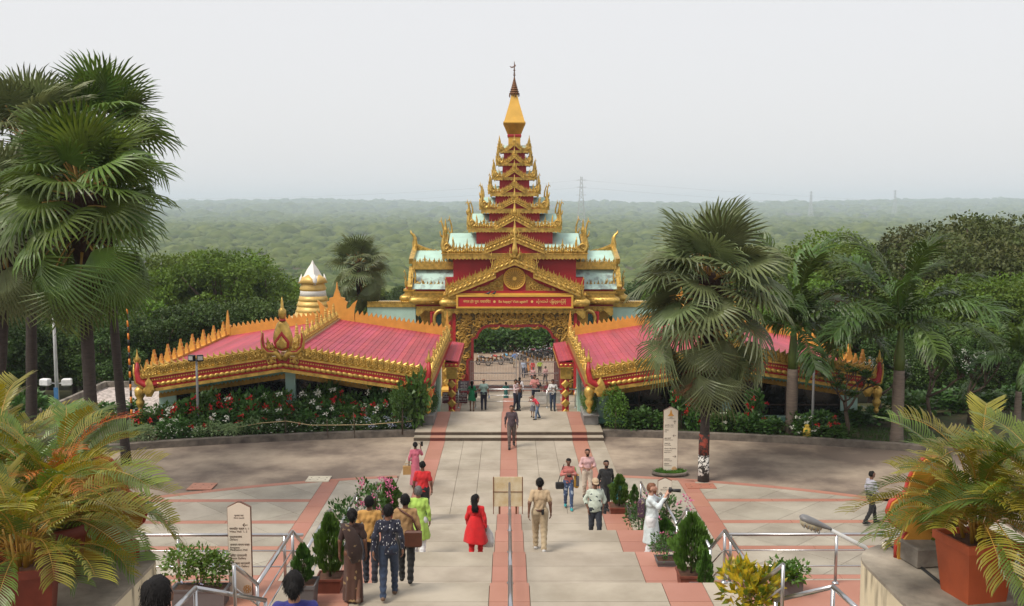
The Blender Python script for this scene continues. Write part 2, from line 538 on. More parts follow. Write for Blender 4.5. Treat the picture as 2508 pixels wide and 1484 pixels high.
for s in (-1, 1):
    def sx(a, b): return (a, b) if s > 0 else (-b, -a)
    a, b = sx(3.97, 6.02); cell(a, b, 20.3, 36, PAVE_G)
    for k in range(len(lat) - 1):
        a, b = sx(6.58, 15.2)
        cell(a, b, lat[k] + (0.15 if k else 0), lat[k + 1] - (0.15 if k < len(lat) - 2 else 0), PAVE_G)
        if 0 < k:
            a, b = sx(6.58, 15.2)
            for q in range(4):
                u0, u1 = a + (b - a) * q / 4, a + (b - a) * (q + 1) / 4
                slab(plaza, 'red_band_slab', u0, u1, lat[k] - 0.15, lat[k] + 0.15, 0.0, PAVE_R)
    a, b = sx(6.02, 6.58)
    for k in range(9):
        y0 = 20.3 + k * 1.6
        y1 = min(y0 + 1.6, 34.55)
        slab(plaza, 'red_band_slab', a, b, y0, y1, 0.0, PAVE_R)
    for k in range(9):                       # the red edging of the circle
        a0, a1 = s * R(9.0 + k * 3.0), s * R(12.0 + k * 3.0)
        p, q = arc(PR - 0.30, a0, a1, 3), arc(PR, a0, a1, 3)
        poly = p + list(reversed(q))
        if s > 0: poly = list(reversed(poly))
        mx = sum(u[0] for u in poly) / len(poly); my = sum(u[1] for u in poly) / len(poly)
        inst('red_edging_slab', B().prismz([((u[0] - mx) * 0.997, (u[1] - my) * 0.997) for u in poly], -0.03, 0).mesh('red_edging_slab', PAVE_R), plaza, (mx, my, 0.0))
# covers let into the paving
def cover(name, label, px, py, w, d, mat, rz=0.0):
    c = PZ(px, py, 0)
    o = B().cbox((0, 0, 0.006), (w, d, 0.03), rz, 0.004).build(name, mat)
    o.location = (c.x, c.y, 0.008)
    b = B()
    for i in range(3):
        for j in range(2): b.cbox((-w / 3 + i * w / 3, -d / 5 + j * d / 2.5, 0.024), (0.05, 0.03, 0.006), rz)
    tag(b.build('lifting_hole', GROUT, o), kind='stuff')
    return tag(o, label, 'manhole cover')
cover('manhole_cover', 'whitish rectangular cover plate let in where road meets left plaza', 780, 1174, 0.82, 0.72, M('cream_cover', (0.60, 0.54, 0.42), 0.7))
cover('manhole_cover', 'salmon red cover plate on the left plaza edge behind the areca palms', 495, 1192, 0.85, 0.8, M('salmon_cover', (0.40, 0.19, 0.13), 0.7))
cover('manhole_cover', 'brick red cover plate at foot of the white ringed palm trunk', 1716, 1191, 1.0, 0.6, M('brick_cover', (0.36, 0.14, 0.09), 0.7))

# central walkway over plaza and road
walk = struct('walkway', B().box(-3.95, 3.95, 27, 40.6, -0.3, -0.03), GROUT)
def strip(parent, y0, y1, z, rows, cols=3, outer=True, t=0.03):
    L = (y1 - y0) / rows
    for j in range(rows):
        a, b = y0 + j * L, y0 + (j + 1) * L
        for s in (-1, 1):
            for i in range(cols):
                w = (2.65 - 0.32) / cols
                x0 = 0.32 + i * w
                lo, hi = (x0, x0 + w) if s > 0 else (-x0 - w, -x0)
                slab(parent, 'paving_slab', lo, hi, a, b, z, PAVE, t)
            lo, hi = (2.65, 3.27) if s > 0 else (-3.27, -2.65)
            slab(parent, 'red_band_slab', lo, hi, a, b, z, PAVE_R, t)
            if outer:
                lo, hi = (3.27, 3.95) if s > 0 else (-3.95, -3.27)
                slab(parent, 'paving_slab', lo, hi, a, b, z, PAVE, t)
        slab(parent, 'red_band_slab', -0.32, 0.32, a, b, z, PAVE_R, t)
strip(walk, 27.0, 40.6, 0.0, 9)

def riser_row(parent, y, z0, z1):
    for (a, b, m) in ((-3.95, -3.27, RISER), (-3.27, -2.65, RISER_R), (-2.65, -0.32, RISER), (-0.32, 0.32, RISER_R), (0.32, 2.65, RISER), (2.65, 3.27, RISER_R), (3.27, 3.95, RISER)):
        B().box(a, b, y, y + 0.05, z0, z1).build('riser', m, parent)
# two steps up to the gate platform, then down again towards the gate
plat = struct('gate_platform', B().box(-3.95, 3.95, 41.05, 45.05, -0.4, 0.27).box(-3.95, 3.95, 40.65, 41.05, -0.4, 0.12), GROUT)
riser_row(plat, 40.6, -0.02, 0.118)
strip(plat, 40.58, 41.02, 0.15, 1, 1)
riser_row(plat, 41.0, 0.15, 0.268)
strip(plat, 40.98, 45.1, 0.30, 3, 1)
for k in range(6):
    z = 0.30 - 0.283 * (k + 1)
    B().box(-3.95, 3.95, 45.05 + 0.34 * k, 45.09 + 0.34 * (k + 1), -2.2, z).build('step', PAVE, plat)
land = struct('gate_landing', B().box(-4.3, 4.3, 47.1, 57.0, -2.4, -1.43), GROUT)
strip(land, 47.1, 57.05, -1.40, 5, 1)
for k in range(5):
    z = -1.40 - 0.32 * (k + 1)
    B().box(-5, 5, 57.0 + 0.34 * k, 57.05 + 0.34 * (k + 1), -3.6, z).build('step', PAVE, land)
fore = struct('forecourt', B().box(-9, 9, 58.7, 70.2, -4.4, -3.03), GROUT)
for i in range(12):
    for j in range(5):
        slab(fore, 'paving_slab', -9 + 1.5 * i, -7.5 + 1.5 * i, 58.7 + 2.3 * j, 61.0 + 2.3 * j, -3.0, PAVE_R if j in (1, 4) else PAVE)
ROAD2 = M('brown_dirt_lot', (0.24, 0.165, 0.11), 0.95, 0, 0.2, 0.4, 0.3, 6, col2=(0.33, 0.25, 0.18), detail=8)
_b = B()
_yy = [70.1, 73, 76, 79, 82, 88, 100, 110, 118]
_vs = []
for y in _yy:
    z = float(np.interp(y, [70.1, 82, 118], [-3.05, -6.5, -6.75]))
    _vs += [(-26, y, z), (26, y, z)]
_b.add(_vs, [(2 * i, 2 * i + 1, 2 * i + 3, 2 * i + 2) for i in range(len(_yy) - 1)])
struct('parking_ground', _b, ROAD2)
def lot_z(y): return float(np.interp(y, [70.1, 82, 118], [-3.05, -6.5, -6.75]))

# kerb and garden beds on either side of the platform
BEDM = M('garden_soil_and_grass', (0.028, 0.055, 0.012), 0.95, 0, 0.3, 1.6, 0.7, 30, col2=(0.085, 0.055, 0.03), detail=8)
for s in (-1, 1):
    n = 40
    xs_ = [s * (3.97 + 20.5 * (i / n)) for i in range(n + 1)]
    b = B(); vs = []
    for x in xs_:
        y = kerb_y(x); dx = x / KR * .2
        vs += [(x, y, -.1), (x, y, .24), (x + dx, y + .2, .27), (x + dx, y + .2, -.1)]
    b.add(vs, [(4 * i + k, 4 * i + 4 + k, 4 * i + 5 + k, 4 * i + 1 + k) if s > 0 else (4 * i + 1 + k, 4 * i + 5 + k, 4 * i + 4 + k, 4 * i + k) for i in range(n) for k in range(3)])
    b.add([vs[0], vs[1], vs[2], vs[3]], [(0, 1, 2, 3)])
    struct('kerb', b, KERBM)
    b = B()
    q = [(x, kerb_y(x) + .19, .14) for x in xs_] + [(x * 1.3 if abs(x) > 16 else x, 45.6, .14) for x in xs_]
    b.add(q, [(i, i + 1, n + 2 + i, n + 1 + i) if s > 0 else (i + 1, i, n + 1 + i, n + 2 + i) for i in range(n)])
    struct('garden_bed', b, BEDM)

# ------------------------------------------------------------------ the long stair the viewer stands on
def crest(k): return 28.0 - 3.66 * k if k < 6 else (7.2 if k == 6 else 3.6)
def lev(k): return 0.85 + 0.74 * k if k < 6 else 5.88
stair = struct('staircase', B().box(-4.0, 4.0, 2.0, 2.1, -0.3, 0.2), CONC)
for k in range(7):
    y1, y0, z = crest(k), crest(k + 1) + 1.2, lev(k)
    if k == 6: y0 = 1.0
    B().box(-4.0, 4.0, y0 - 0.3, y1 - 0.03, z - 0.8, z - 0.03).build('landing_base', GROUT, stair)
    n = 3
    for j in range(n):
        a, b = y0 + (y1 - y0) * j / n, y0 + (y1 - y0) * (j + 1) / n
        if j == n - 1: b += 0.03
        for (lo, hi, m) in ((-4.0, -3.42, PAVE), (-3.42, -2.68, PAVE_R), (-2.68, -0.34, PAVE), (-0.34, 0.36, PAVE_R), (0.36, 2.7, PAVE), (2.7, 3.42, PAVE_R), (3.42, 4.0, PAVE)):
            slab(stair, 'red_band_slab' if m is PAVE_R else 'paving_slab', lo, hi, a, b, z, m)
    zl = lev(k - 1) if k else 0.0
    for q in range(4):
        zz = zl + (z - zl) * (q + 1) / 5
        B().box(-4.0, 4.0, y1, y1 + 1.2 - 0.3 * q, zz - 0.15, zz).build('step', PAVE, stair)
# side terraces of the first level and the big parapets beside the viewer
for s in (-1, 1):
    x0, x1 = (4.02, 17) if s > 0 else (-17, -4.02)
    struct('terrace', B().box(x0, x1, 1.0, 20.7, -0.3, 1.70), PAVE_R)
    x0 = 4.2
    r = 0.75
    poly = [(x0, 1.0), (17, 1.0), (17, 12.12), (x0 + r, 12.12)] + [(x0 + r - r * sin(R(a)), 12.12 - r + r * cos(R(a))) for a in range(10, 91, 10)]
    if s < 0: poly = [(-x, y) for x, y in reversed(poly)]
    w = B()
    w.prismz(poly, 1.72, 5.46)
    side = 'right' if s > 0 else 'left'
    o = thing('parapet_wall', 'massive cream parapet with grimy concrete top, carrying ' + ('orange pots and a street lamp' if s > 0 else 'dark red pots'), 'wall', (s * 6.0, 8, 1.72), group=None)
    w.build('wall', CREAMW, o, True)
    c = B(); c.prismz([(x - s * 0.0, y) for x, y in poly], 5.462, 5.50)
    c.build('coping', M('grimy_coping', (0.13, 0.112, 0.09), 0.9, 0, 0.25, 1.3, 0.35, 25, col2=(0.40, 0.35, 0.28), detail=9, thr=(0.36, 0.68)), o, True)
# ================================================================== CARVED PIECES
def leaf(w, h, lean=0.0):
    return [(-w * .42, 0), (w * .42, 0), (w * .56, h * .17), (w * .40, h * .34), (w * .27, h * .5), (w * .17 + lean * .5, h * .74), (lean, h),
            (-w * .13 + lean * .5, h * .74), (-w * .27, h * .5), (-w * .40, h * .34), (-w * .56, h * .17)]
def curl(b, cx, cz, r, turn, a0, y, rad, n=9, cw=1, m=5):
    path = []; rr = []
    for i in range(n):
        t = i / (n - 1)
        a = a0 + cw * turn * t
        q = r * (1 - 0.72 * t)
        path.append((cx + q * cos(a), y, cz + q * sin(a)))
        rr.append(rad * (1 - 0.35 * t))
    b.tube(path, rr, m, True)
def crest_unit(w=1.0, h=1.0, t=0.3):
    """one upright flame of a crest: carved leaf, two curls and beads at its foot"""
    b = B()
    b.relief(leaf(w * .62, h, 0.05 * w), 0, t * .7, 0.45)
    for s in (-1, 1):
        curl(b, s * w * .30, h * .30, w * .20, 4.6, PI / 2 - s * 0.3, -t * .55, w * .075, 8, -s, 5)
        b.ball((s * w * .36, -t * .55, h * .10), w * .13, 6, 4)
        b.ball((s * w * .2, -t * .5, h * .52), w * .085, 6, 4)
    b.ball((0, -t * .8, h * .16), w * .15, 6, 4)
    return b
def plain_flame(w=1.0, h=1.0, t=0.25):
    b = B()
    b.relief(leaf(w * .9, h, 0.0), 0, t, 0.4)
    return b
def bead_unit():
    b = B()
    b.ball((0, 0, 0), 0.5, 8, 6, (1.15, 0.7, 0.85))
    return b
def scroll_block():
    """tall crest block of the wing eaves: panel with a big volute, leaning flame on top (width 1, height ~1.75)"""
    b = B()
    b.relief([(-.48, 0), (.48, 0), (.5, .55), (.46, 1.05), (.40, 1.3), (.30, 1.75), (.12, 1.45), (-.1, 1.34), (-.36, 1.22), (-.5, .95), (-.5, .5)], 0, .22, 0.25)
    curl(b, 0.0, .80, .36, 7.5, -PI * .4, -.30, .10, 16, 1, 5)
    curl(b, 0.02, .27, .25, 6.0, PI * .2, -.28, .085, 12, -1, 5)
    curl(b, -.30, .42, .18, 4.2, 0, -.26, .07, 8, 1, 5)
    b.ball((0.0, -.30, .80), .12, 6, 4)
    b.ball((.33, -.26, .3), .10, 6, 4)
    b.ball((.2, -.22, 1.36), .09, 6, 4)
    return b
def horn_unit():
    """corner finial, height 1: curled beast body, tall outer prong hooked at the tip, short inner prong (outside is -x)"""
    b = B()
    b.tube([(.10, 0, 0), (.02, 0, .10), (-.015, 0, .22), (.01, 0, .36), (.035, 0, .50), (.03, 0, .64), (.0, 0, .76), (-.035, 0, .85), (-.05, 0, .91), (-.045, 0, 1.0)],
           [.10, .10, .085, .065, .05, .042, .036, .032, .02, .004], 7, True, 0.8)
    b.tube([(-.03, 0, .86), (-.08, 0, .88), (-.11, 0, .85), (-.12, 0, .80)], [.022, .02, .014, .004], 5)
    b.tube([(.10, 0, .03), (.24, 0, .05), (.33, 0, .14), (.345, 0, .26), (.325, 0, .36), (.32, 0, .46)], [.08, .085, .07, .05, .035, .006], 7, True, .8)
    b.tube([(-.01, 0, .44), (-.07, 0, .50), (-.09, 0, .58), (-.08, 0, .63)], [.035, .03, .018, .004], 5)
    curl(b, .12, .17, .11, 6.5, 0, -.06, .032, 12)
    b.relief([(-.05, 0), (.42, 0), (.40, .10), (.25, .20), (.12, .34), (.02, .22)], .04, .09, .3)
    for i in range(4):
        b.relief([(.07 + .055 * i, .30 - .04 * i), (.115 + .055 * i, .28 - .04 * i), (.1 + .055 * i, .39 - .04 * i)], .02, .05, .2)
    return b
def bud_unit(n=10):
    """apex finial, height 1: lotus bud on a stalk with a drawn-out tip"""
    b = B()
    b.lathe([(.06, 0), (.13, .04), (.09, .10), (.16, .18), (.185, .27), (.15, .38), (.10, .52), (.075, .66), (.05, .80), (.055, .84), (.03, .9), (.004, 1.0)], n)
    for s in (-1, 1):
        b.tube([(s * .08, -.02, .02), (s * .22, -.02, .08), (s * .27, -.02, .20), (s * .24, -.02, .33), (s * .25, -.02, .42)], [.06, .065, .05, .03, .005], 6)
    return b
CREST = crest_unit(); CREST_ME = CREST.mesh('crest_flame', GOLD)
FLAME = plain_flame(); FLAME_ME = FLAME.mesh('flame', GOLD)
BEAD = bead_unit(); BEAD_ME = BEAD.mesh('bead', GOLD)
SCROLL_ME = scroll_block().mesh('scroll_flame', GOLD)
HORN = horn_unit(); HORN_ME = HORN.mesh('corner_finial', GOLD)
BUD = bud_unit(); BUD_ME = BUD.mesh('apex_finial', GOLD)
def TRS(loc, rot=(0, 0, 0), sc=(1, 1, 1)):
    from mathutils import Euler
    return Matrix.Translation(loc) @ Euler(rot).to_matrix().to_4x4() @ Matrix.Diagonal((*sc, 1))
def joined(b, unit, mat):
    o = len(b.v)
    b.v.extend([tuple(mat @ Vector(p)) for p in unit.v])
    b.f.extend([tuple(i + o for i in f) for f in unit.f]); b.m.extend([b.cm] * len(unit.f)); b.s.extend(unit.s)
def row(par, Mx, name, unit, data, mats, many, mat=GOLD):
    """place copies of a carved unit: as single parts, or joined when they are too small to tell apart"""
    if many:
        for T in mats: instm(name, data, par, Mx @ T)
    else:
        b = B()
        for T in mats: joined(b, unit, T)
        o = b.build(name + '_row', mat, par); o.matrix_local = Mx; tag(o, kind='stuff')

def pediment(par, Mx, yf, z0, hw, z1, th, dep, many, nfl, fh, bead=True, tymp=True, horn=0.0, finial=0.0, z0in=None):
    """triangular gable front: two raking slabs with rope beads and flames, red field behind, finial on top"""
    sl = math.atan2(z1 - z0, hw); L = math.hypot(hw, z1 - z0)
    for s in (-1, 1):
        b = B()
        poly = [(0, z1 - th), (0, z1), (s * hw, z0), (s * hw, z0 - th)]
        if s > 0: poly = [poly[0], poly[3], poly[2], poly[1]]
        b.prism(poly, yf, yf + dep)
        poly2 = [(0, z1 - th * 1.22), (0, z1 - th * .9), (s * hw * 1.02, z0 - th * .9), (s * hw * 1.02, z0 - th * 1.22)]
        if s > 0: poly2 = [poly2[0], poly2[3], poly2[2], poly2[1]]
        b.prism(poly2, yf - .05, yf + .02)
        o = b.build('raking_cornice', GOLD, par); o.matrix_local = Mx
        if bead:
            n = max(5, int(L / (th * .75)))
            mt = []
            for i in range(n):
                t = (i + .5) / n
                mt.append(TRS((s * hw * t, yf - .015, z1 + (z0 - z1) * t - th * .45), (0, s * (sl + .5), 0), (L / n * .95, th * .5, th * .55)))
            row(par, Mx, 'bead', BEAD, BEAD_ME, mt, many)
        mt = []
        for i in range(nfl):
            t = (i + .6) / (nfl + .3)
            h = fh * (0.9 + .2 * ((i * 7) % 3) / 2)
            mt.append(TRS((s * hw * t, yf + dep * .4, z1 + (z0 - z1) * t - th * .1), (0, s * sl * .45, 0), (L / nfl * 1.4 * (1 if s > 0 else -1), dep * 1.9, h)))
        row(par, Mx, 'crest_flame', CREST, CREST_ME, mt, many)
        if horn:
            instm('rake_end_finial', HORN_ME, par, Mx @ TRS((s * (hw * 1.0), yf + dep * .3, z0 - th * 1.0), (0, 0, 0), (-s * -horn * .8, horn * .9, horn)))
    if tymp:
        b = B(); b.prism([(-hw * .97, z0 - th * .9), (hw * .97, z0 - th * .9), (0, z1 - th * .9)], yf + dep * .75, yf + dep * .75 + .1)
        o = b.build('gable_field', RED, par); o.matrix_local = Mx
    if finial:
        instm('apex_finial', BUD_ME, par, Mx @ TRS((0, yf + dep * .2, z1 - th * .3), (0, 0, 0), (finial * .8, finial * .8, finial)))

# ================================================================== GATE
GX, DC, GZ = 0.40, 71.5, -3.0
gate = thing('temple_gate', 'tall red and gold temple gate with tiered spire above its archway', 'gate', (GX, DC, GZ))
def c2(cx, cy): return (967.4 + cx * .3507, 520.5 + cy * .3507)
def c6(cx, cy): return ((1850 + cx / 3.298) * .6123, (500 + cy / 3.298) * .6123)
def zz(pt, D): return P(*pt, D).z - GZ
def hw_px(half_d, y_d, D): return P(CX + half_d, y_d, D).x - P(CX, y_d, D).x
def solve_tier(half_d, y_d):
    w = 2.0
    for _ in range(6): w = hw_px(half_d, y_d, DC - w)
    return w
ID = Matrix.Identity(4)
ROTS = [ID, Matrix.Rotation(PI / 2, 4, 'Z'), Matrix.Rotation(-PI / 2, 4, 'Z'), Matrix.Rotation(PI, 4, 'Z')]
k6, k2 = .6123 / 3.298, .3507
tiers = [  # name, converter, cornice bottom y, cornice top y, half width px, body half px above, pediment half px, ped base y, ped apex y, horn tip y, roof ridge y
    (c2, k2, 330, 285, 507, 266, 205, 262, 165, 30, 150),
    (c6, k6, 1420, 1355, 612, 333, 248, 1345, 1185, 975, 1170),
    (c6, k6, 1170, 1105, 440, 250, 195, 1095, 985, 750, 950),
    (c6, k6, 945, 890, 322, 197, 150, 885, 790, 620, 760),
    (c6, k6, 730, 690, 270, 157, 130, 685, 590, 430, 560),
    (c6, k6, 540, 505, 214, 140, 110, 498, 405, 255, 385),
    (c6, k6, 370, 335, 188, 95, 100, 325, 240, 150, 230),
]
info = []
for (cv, k, yb, yt, hp, bp, pp, py0, py1, yh, yr) in tiers:
    yd = cv(0, yt)[1]
    w = solve_tier(hp * k, yd); D = DC - w
    info.append(dict(w=w, zb=zz((1260, cv(0, yb)[1]), D), zt=zz((1260, yd), D), bw=solve_tier(bp * k, cv(0, (yt + py1) / 2)[1]),
                     pw=hw_px(pp * k, yd, D), p0=zz((1260, cv(0, py0)[1]), D - .2), p1=zz((1260, cv(0, py1)[1]), D - .2), zh=zz((1260, cv(0, yh)[1]), D), zr=zz((1260, cv(0, yr)[1]), D + w * .5)))
for i, t in enumerate(info):
    w, zb, zt = t['w'], t['zb'], t['zt']
    big = i < 3
    th = zt - zb
    b = B(); b.box(-w, w, -w, w, zb + th * .45, zt - th * .12); b.build('cornice', GOLD, gate)
    b = B(); b.box(-w * 1.012, w * 1.012, -w * 1.012, w * 1.012, zt - th * .12 + .002, zt + .01); b.build('cornice_lip', GOLD, gate)
    b = B(); b.box(-w * .985, w * .985, -w * .985, w * .985, zt + .012, zt + th * .22); b.build('red_band', RED, gate)
    b = B(); b.box(-w * .93, w * .93, -w * .93, w * .93, zb + th * .2, zb + th * .448); b.build('soffit', RED, gate)
    # cross gabled roof in pale teal
    rz = t['zr'] if i < 3 else zt + (t['zr'] - zt) * .7; rw = w * .94
    pr = min(rw * .72, t['pw'] * 1.25)
    b = B(); b.prismx([(-rw * .98, zt + th * .2), (rw * .98, zt + th * .2), (0, rz)], -rw, rw)
    b.build('roof', TEAL, gate)
    # body above, up to the next cornice
    zn = info[i + 1]['zb'] if i + 1 < len(info) else None
    bw = t['bw']
    if zn is not None:
        B().box(-bw, bw, -bw, bw, zt, zn + .3).build('tower_wall', RED, gate)
    for q, Mx in enumerate(ROTS[:3]):
        fh = (t['p1'] - t['p0']) * (1.0 if i < 2 else 1.12)
        # hanging fringe of the cornice
        n = int(w * 2 / (.22 if i else .25))
        b = B()
        for j in range(n):
            x = -w + (j + .5) * 2 * w / n
            e = w / n * .96
            b.prism([(x - e, zb + th * .46), (x - e, zb + th * .2), (x, zb), (x + e, zb + th * .2), (x + e, zb + th * .46)], -w, -w + .06)
        o = b.build('fringe', GOLD, gate); o.matrix_local = Mx; tag(o, kind='stuff')
        # crest between the corner finials and the gable
        ch = (t['zh'] - zt) * .27
        cw = .25 if i < 2 else .19
        for s in (-1, 1):
            n = max(2, int((w - t['pw']) / cw))
            mt = []
            for j in range(n):
                x = t['pw'] * .95 + (j + .5) * (w - t['pw']) * .92 / n
                mid = 1.55 if (i < 3 and j == n // 2) else 1.0 + .12 * (j % 2)
                mt.append(TRS((s * x, -w + .12, zt + .02), (0, 0, 0), ((w - t['pw']) / n * 1.35, .5, ch * mid)))
            row(gate, Mx, 'crest_flame', CREST, CREST_ME, mt, big)
        nf = 14 if i == 0 else (11 if i == 1 else 8)
        pediment(gate, Mx, -w - .12, t['p0'] + th * .3, t['pw'], t['p0'] + fh, (t['p1'] - t['p0']) * .36, .28, big, nf, fh * .50, True, True, fh * .8, fh * 1.3)
    for sx_ in (-1, 1):
        for sy in (-1, 1):
            h = t['zh'] - zt
            instm('corner_finial', HORN_ME, gate, TRS((sx_ * w * .99, sy * w * .97, zt), (0, 0, 0), (-sx_ * h * (.75 if i > 2 else .85), h * .9, h)))
# spire above the top tier
def c1(cx, cy): return ((1600 + cx / 1.855) * .6123, (200 + cy / 1.855) * .6123)
def z1_(cy): return zz(c1(0, cy), DC)
def r1(px): return hw_px(px / 1.855 * .6123, 300, DC)
top = info[-1]
b = B(); b.lathe([(r1(62), top['zt']), (r1(45) * 1.41, z1_(648))], 4, a0=PI / 4, smooth=False); b.build('spire_neck', GOLD_Y, gate)
b = B(); b.lathe([(r1(50) * 1.41, z1_(648)), (r1(52) * 1.41, z1_(640)), (r1(52) * 1.41, z1_(634)), (r1(49) * 1.41, z1_(627))], 4, a0=PI / 4, smooth=False); b.build('red_collar', RED, gate)
# fluted bell that widens upwards
pr = []
N = 44
prof = [(48, 627), (58, 600), (72, 565), (80, 548)]
vs = []
for (r, y) in prof:
    for j in range(N * 4):
        a = 2 * PI * j / (N * 4)
        q = r1(r) / max(abs(cos(a)), abs(sin(a)))
        q *= (1.0 + (.035 if j % 2 else -.03))
        vs.append((q * cos(a), q * sin(a), z1_(y)))
n = N * 4
fs = [(i * n + j, i * n + (j + 1) % n, (i + 1) * n + (j + 1) % n, (i + 1) * n + j) for i in range(len(prof) - 1) for j in range(n)]
B().add(vs, fs).build('fluted_bell', M('shaded_gold_paint', (0.50, 0.27, 0.045), .5, .15), gate)
b = B(); b.lathe([(r1(78) * 1.41, z1_(551)), (r1(82) * 1.41, z1_(546)), (r1(82) * 1.41, z1_(538)), (r1(77) * 1.41, z1_(534))], 4, a0=PI / 4, smooth=False)
b.build('spire_rim', GOLD_Y, gate)
b = B(); b.lathe([(r1(76) * 1.41, z1_(535)), (r1(36) * 1.41, z1_(395)), (r1(22) * 1.41, z1_(330))], 4, a0=PI / 4, smooth=False); b.build('spire_pyramid', GOLD_Y, gate)
RUST = M('rusty_filigree', (0.16, 0.075, 0.035), .6, .5, .4, 20, .6, 60)
b = B()
for j in range(9):                                                     # umbrella crown of stacked rings
    t = j / 8
    r = r1(34) * (1 - t) ** 1.25 + r1(3.5); z = z1_(328 - 128 * t)
    hgt = z1_(328 - 128 * min(1, t + .125)) - z
    b.lathe([(r * .92, z), (r * 1.08, z + hgt * .25), (r * .8, z + hgt * .95)], 12, smooth=False)
tag(b.build('spire_crown', RUST, gate), kind='stuff')
b = B()
for j in range(14):
    a = 2 * PI * j / 14
    b.tube([(r1(35) * cos(a), r1(35) * sin(a), z1_(326)), (r1(37) * cos(a), r1(37) * sin(a), z1_(338 + 8 * (j % 3)))], .03, 4)
tag(b.build('hanging_bell_row', RUST, gate), kind='stuff')
b = B(); b.tube([(0, 0, z1_(205)), (0, 0, z1_(95)), (0, 0, z1_(80))], [.045, .03, .004], 6)
for y, r in ((185, .1), (170, .08), (150, .09), (138, .06)): b.ball((0, 0, z1_(y)), r, 6, 4, (1, 1, .5))
b.build('spire_rod', RUST, gate)
b = B(); b.prism([(0, z1_(128)), (.12, z1_(116)), (.05, z1_(105)), (-.02, z1_(118)), (-.18, z1_(124)), (-.3, z1_(119)), (-.34, z1_(121)), (-.2, z1_(133))], -.02, .02)
b.build('vane', RUST, gate)

# ---- base storey: stepped blocks with fat gilded rolls, signboard, fringe
blocks = [(66.0, 502, 408, 0), (67.6, 712, 495, 1), (69.3, 778, 700, 2)]    # front distance, half px, inner half px
BASE_TOP = zz((1260, c2(0, 562)[1]), 66.0)
for (D, hp, ip, q) in blocks:
    yl = D - DC
    hw = hw_px(hp * k2, 740, D); iw = hw_px(ip * k2, 740, D)
    zA, zB_, zC_, zD_ = [zz((1260, c2(0, y)[1]), 66.0) for y in (562, 602, 660, 716)]
    zE = zz((1260, c2(0, 680)[1]), 66.0)
    back = -yl
    e = .004 * q
    B().box(-hw * .985, hw * .985, yl + .12, back - .12, zB_ - e, zA - .16 - e).build('cornice', GOLD, gate)
    B().box(-hw * .995, hw * .995, yl + .06, back - .06, zA - .155 - e, zA - .02 - e).build('cornice_lip', GOLD_Y, gate)
    B().box(-hw * .97, hw * .97, yl + .16, back - .16, zA - .015 - e, zA + .13 - e).build('red_band', RED, gate)
    B().box(-hw * .97, hw * .97, yl + .2, back - .2, zC_ - .12 + e, zB_ - .01 - e).build('red_band', RED, gate)
    B().box(-hw * .965, hw * .965, yl + .14, back - .14, zE - .05 + e, zC_ - .125).build('frieze', GOLD, gate)
    rr = (zB_ - zC_) / 2 * .98
    zc = (zB_ + zC_) / 2
    for s in (-1, 1):                                              # gilded rolls
        a, c = s * iw, s * (hw + .22)
        xs = [a, s * (hw - .28), s * (hw - .05), s * (hw + .12), s * (hw + .22), s * (hw + .25)]
        rl = [rr, rr, rr * .98, rr * .82, rr * .45, .01]
        B().tube([(x, yl + .05, zc) for x in xs], rl, 16).build('gilded_roll', GOLD, gate)
        b = B()
        for j in range(9 if q else 4):
            x = a + (s * (hw - .3) - a) * (j + .5) / (9 if q else 4)
            curl(b, x, zc, rr * .55, 6.5, j * 1.3, yl + .05 - rr * .86, .035, 10, 1 if j % 2 else -1, 4)
        tag(b.build('roll_carving', GOLD, gate), kind='stuff')
        # side face of the block: roll running back
        B().tube([(s * (hw - .05), yl + .1, zc), (s * (hw - .05), back - .1, zc)], rr * .9, 12).build('gilded_roll', GOLD, gate)
        # pointed bracket under the corner
        zb1 = zz((1260, c2(0, 745)[1]), 66.0)
        x = s * hw * .93
        B().prism([(x - .26, zE - .05), (x - .26, zb1 + .12), (x - .1, zb1), (x + .05, zb1 + .16), (x + .26, zD_ + .05), (x + .26, zE - .05)][::1] if s < 0 else
                  [(x - .26, zE - .05), (x - .26, zD_ + .05), (x - .05, zb1 + .16), (x + .1, zb1), (x + .26, zb1 + .12), (x + .26, zE - .05)], yl + .02, yl + .13).build('corner_bracket', GOLD, gate)
    n = int(2 * hw / .42)
    for j in range(n):                                             # each pendant of the fringe
        x = -hw * .93 + (j + .5) * 2 * hw * .93 / n
        e2 = hw * .93 / n * .94
        if q and abs(x) < iw - .3: continue
        b = B()
        b.prism([(x - e2, zE - .05), (x - e2, zD_ + .14), (x - e2 * .45, zD_ + .10), (x, zD_), (x + e2 * .45, zD_ + .10), (x + e2, zD_ + .14), (x + e2, zE - .05)], yl + .06, yl + .12)
        b.relief([(x - e2 * .5, zD_ + .22), (x, zD_ + .1), (x + e2 * .5, zD_ + .22), (x, zE - .12)], yl + .061, .06, .3)
        b.build('fringe_pendant', GOLD, gate)
    # crest on the outer parts
    for s in (-1, 1):
        zt = zA + .13 - e
        x0 = iw if q else hw * .88
        n = 7 if q == 1 else 2
        for j in range(n):
            x = x0 + (hw * .95 - x0) * (j + .5) / n
            instm('crest_flame', CREST_ME, gate, TRS((s * x, yl + .35, zt), (0, 0, 0), (.36, .45, .55 + .1 * (j % 2))))
        hh = 1.55 if q == 1 else 1.25
        if q: instm('corner_finial', HORN_ME, gate, TRS((s * hw * .98, yl + .4, zt), (0, 0, 0), (-s * hh * .95, hh, hh)))
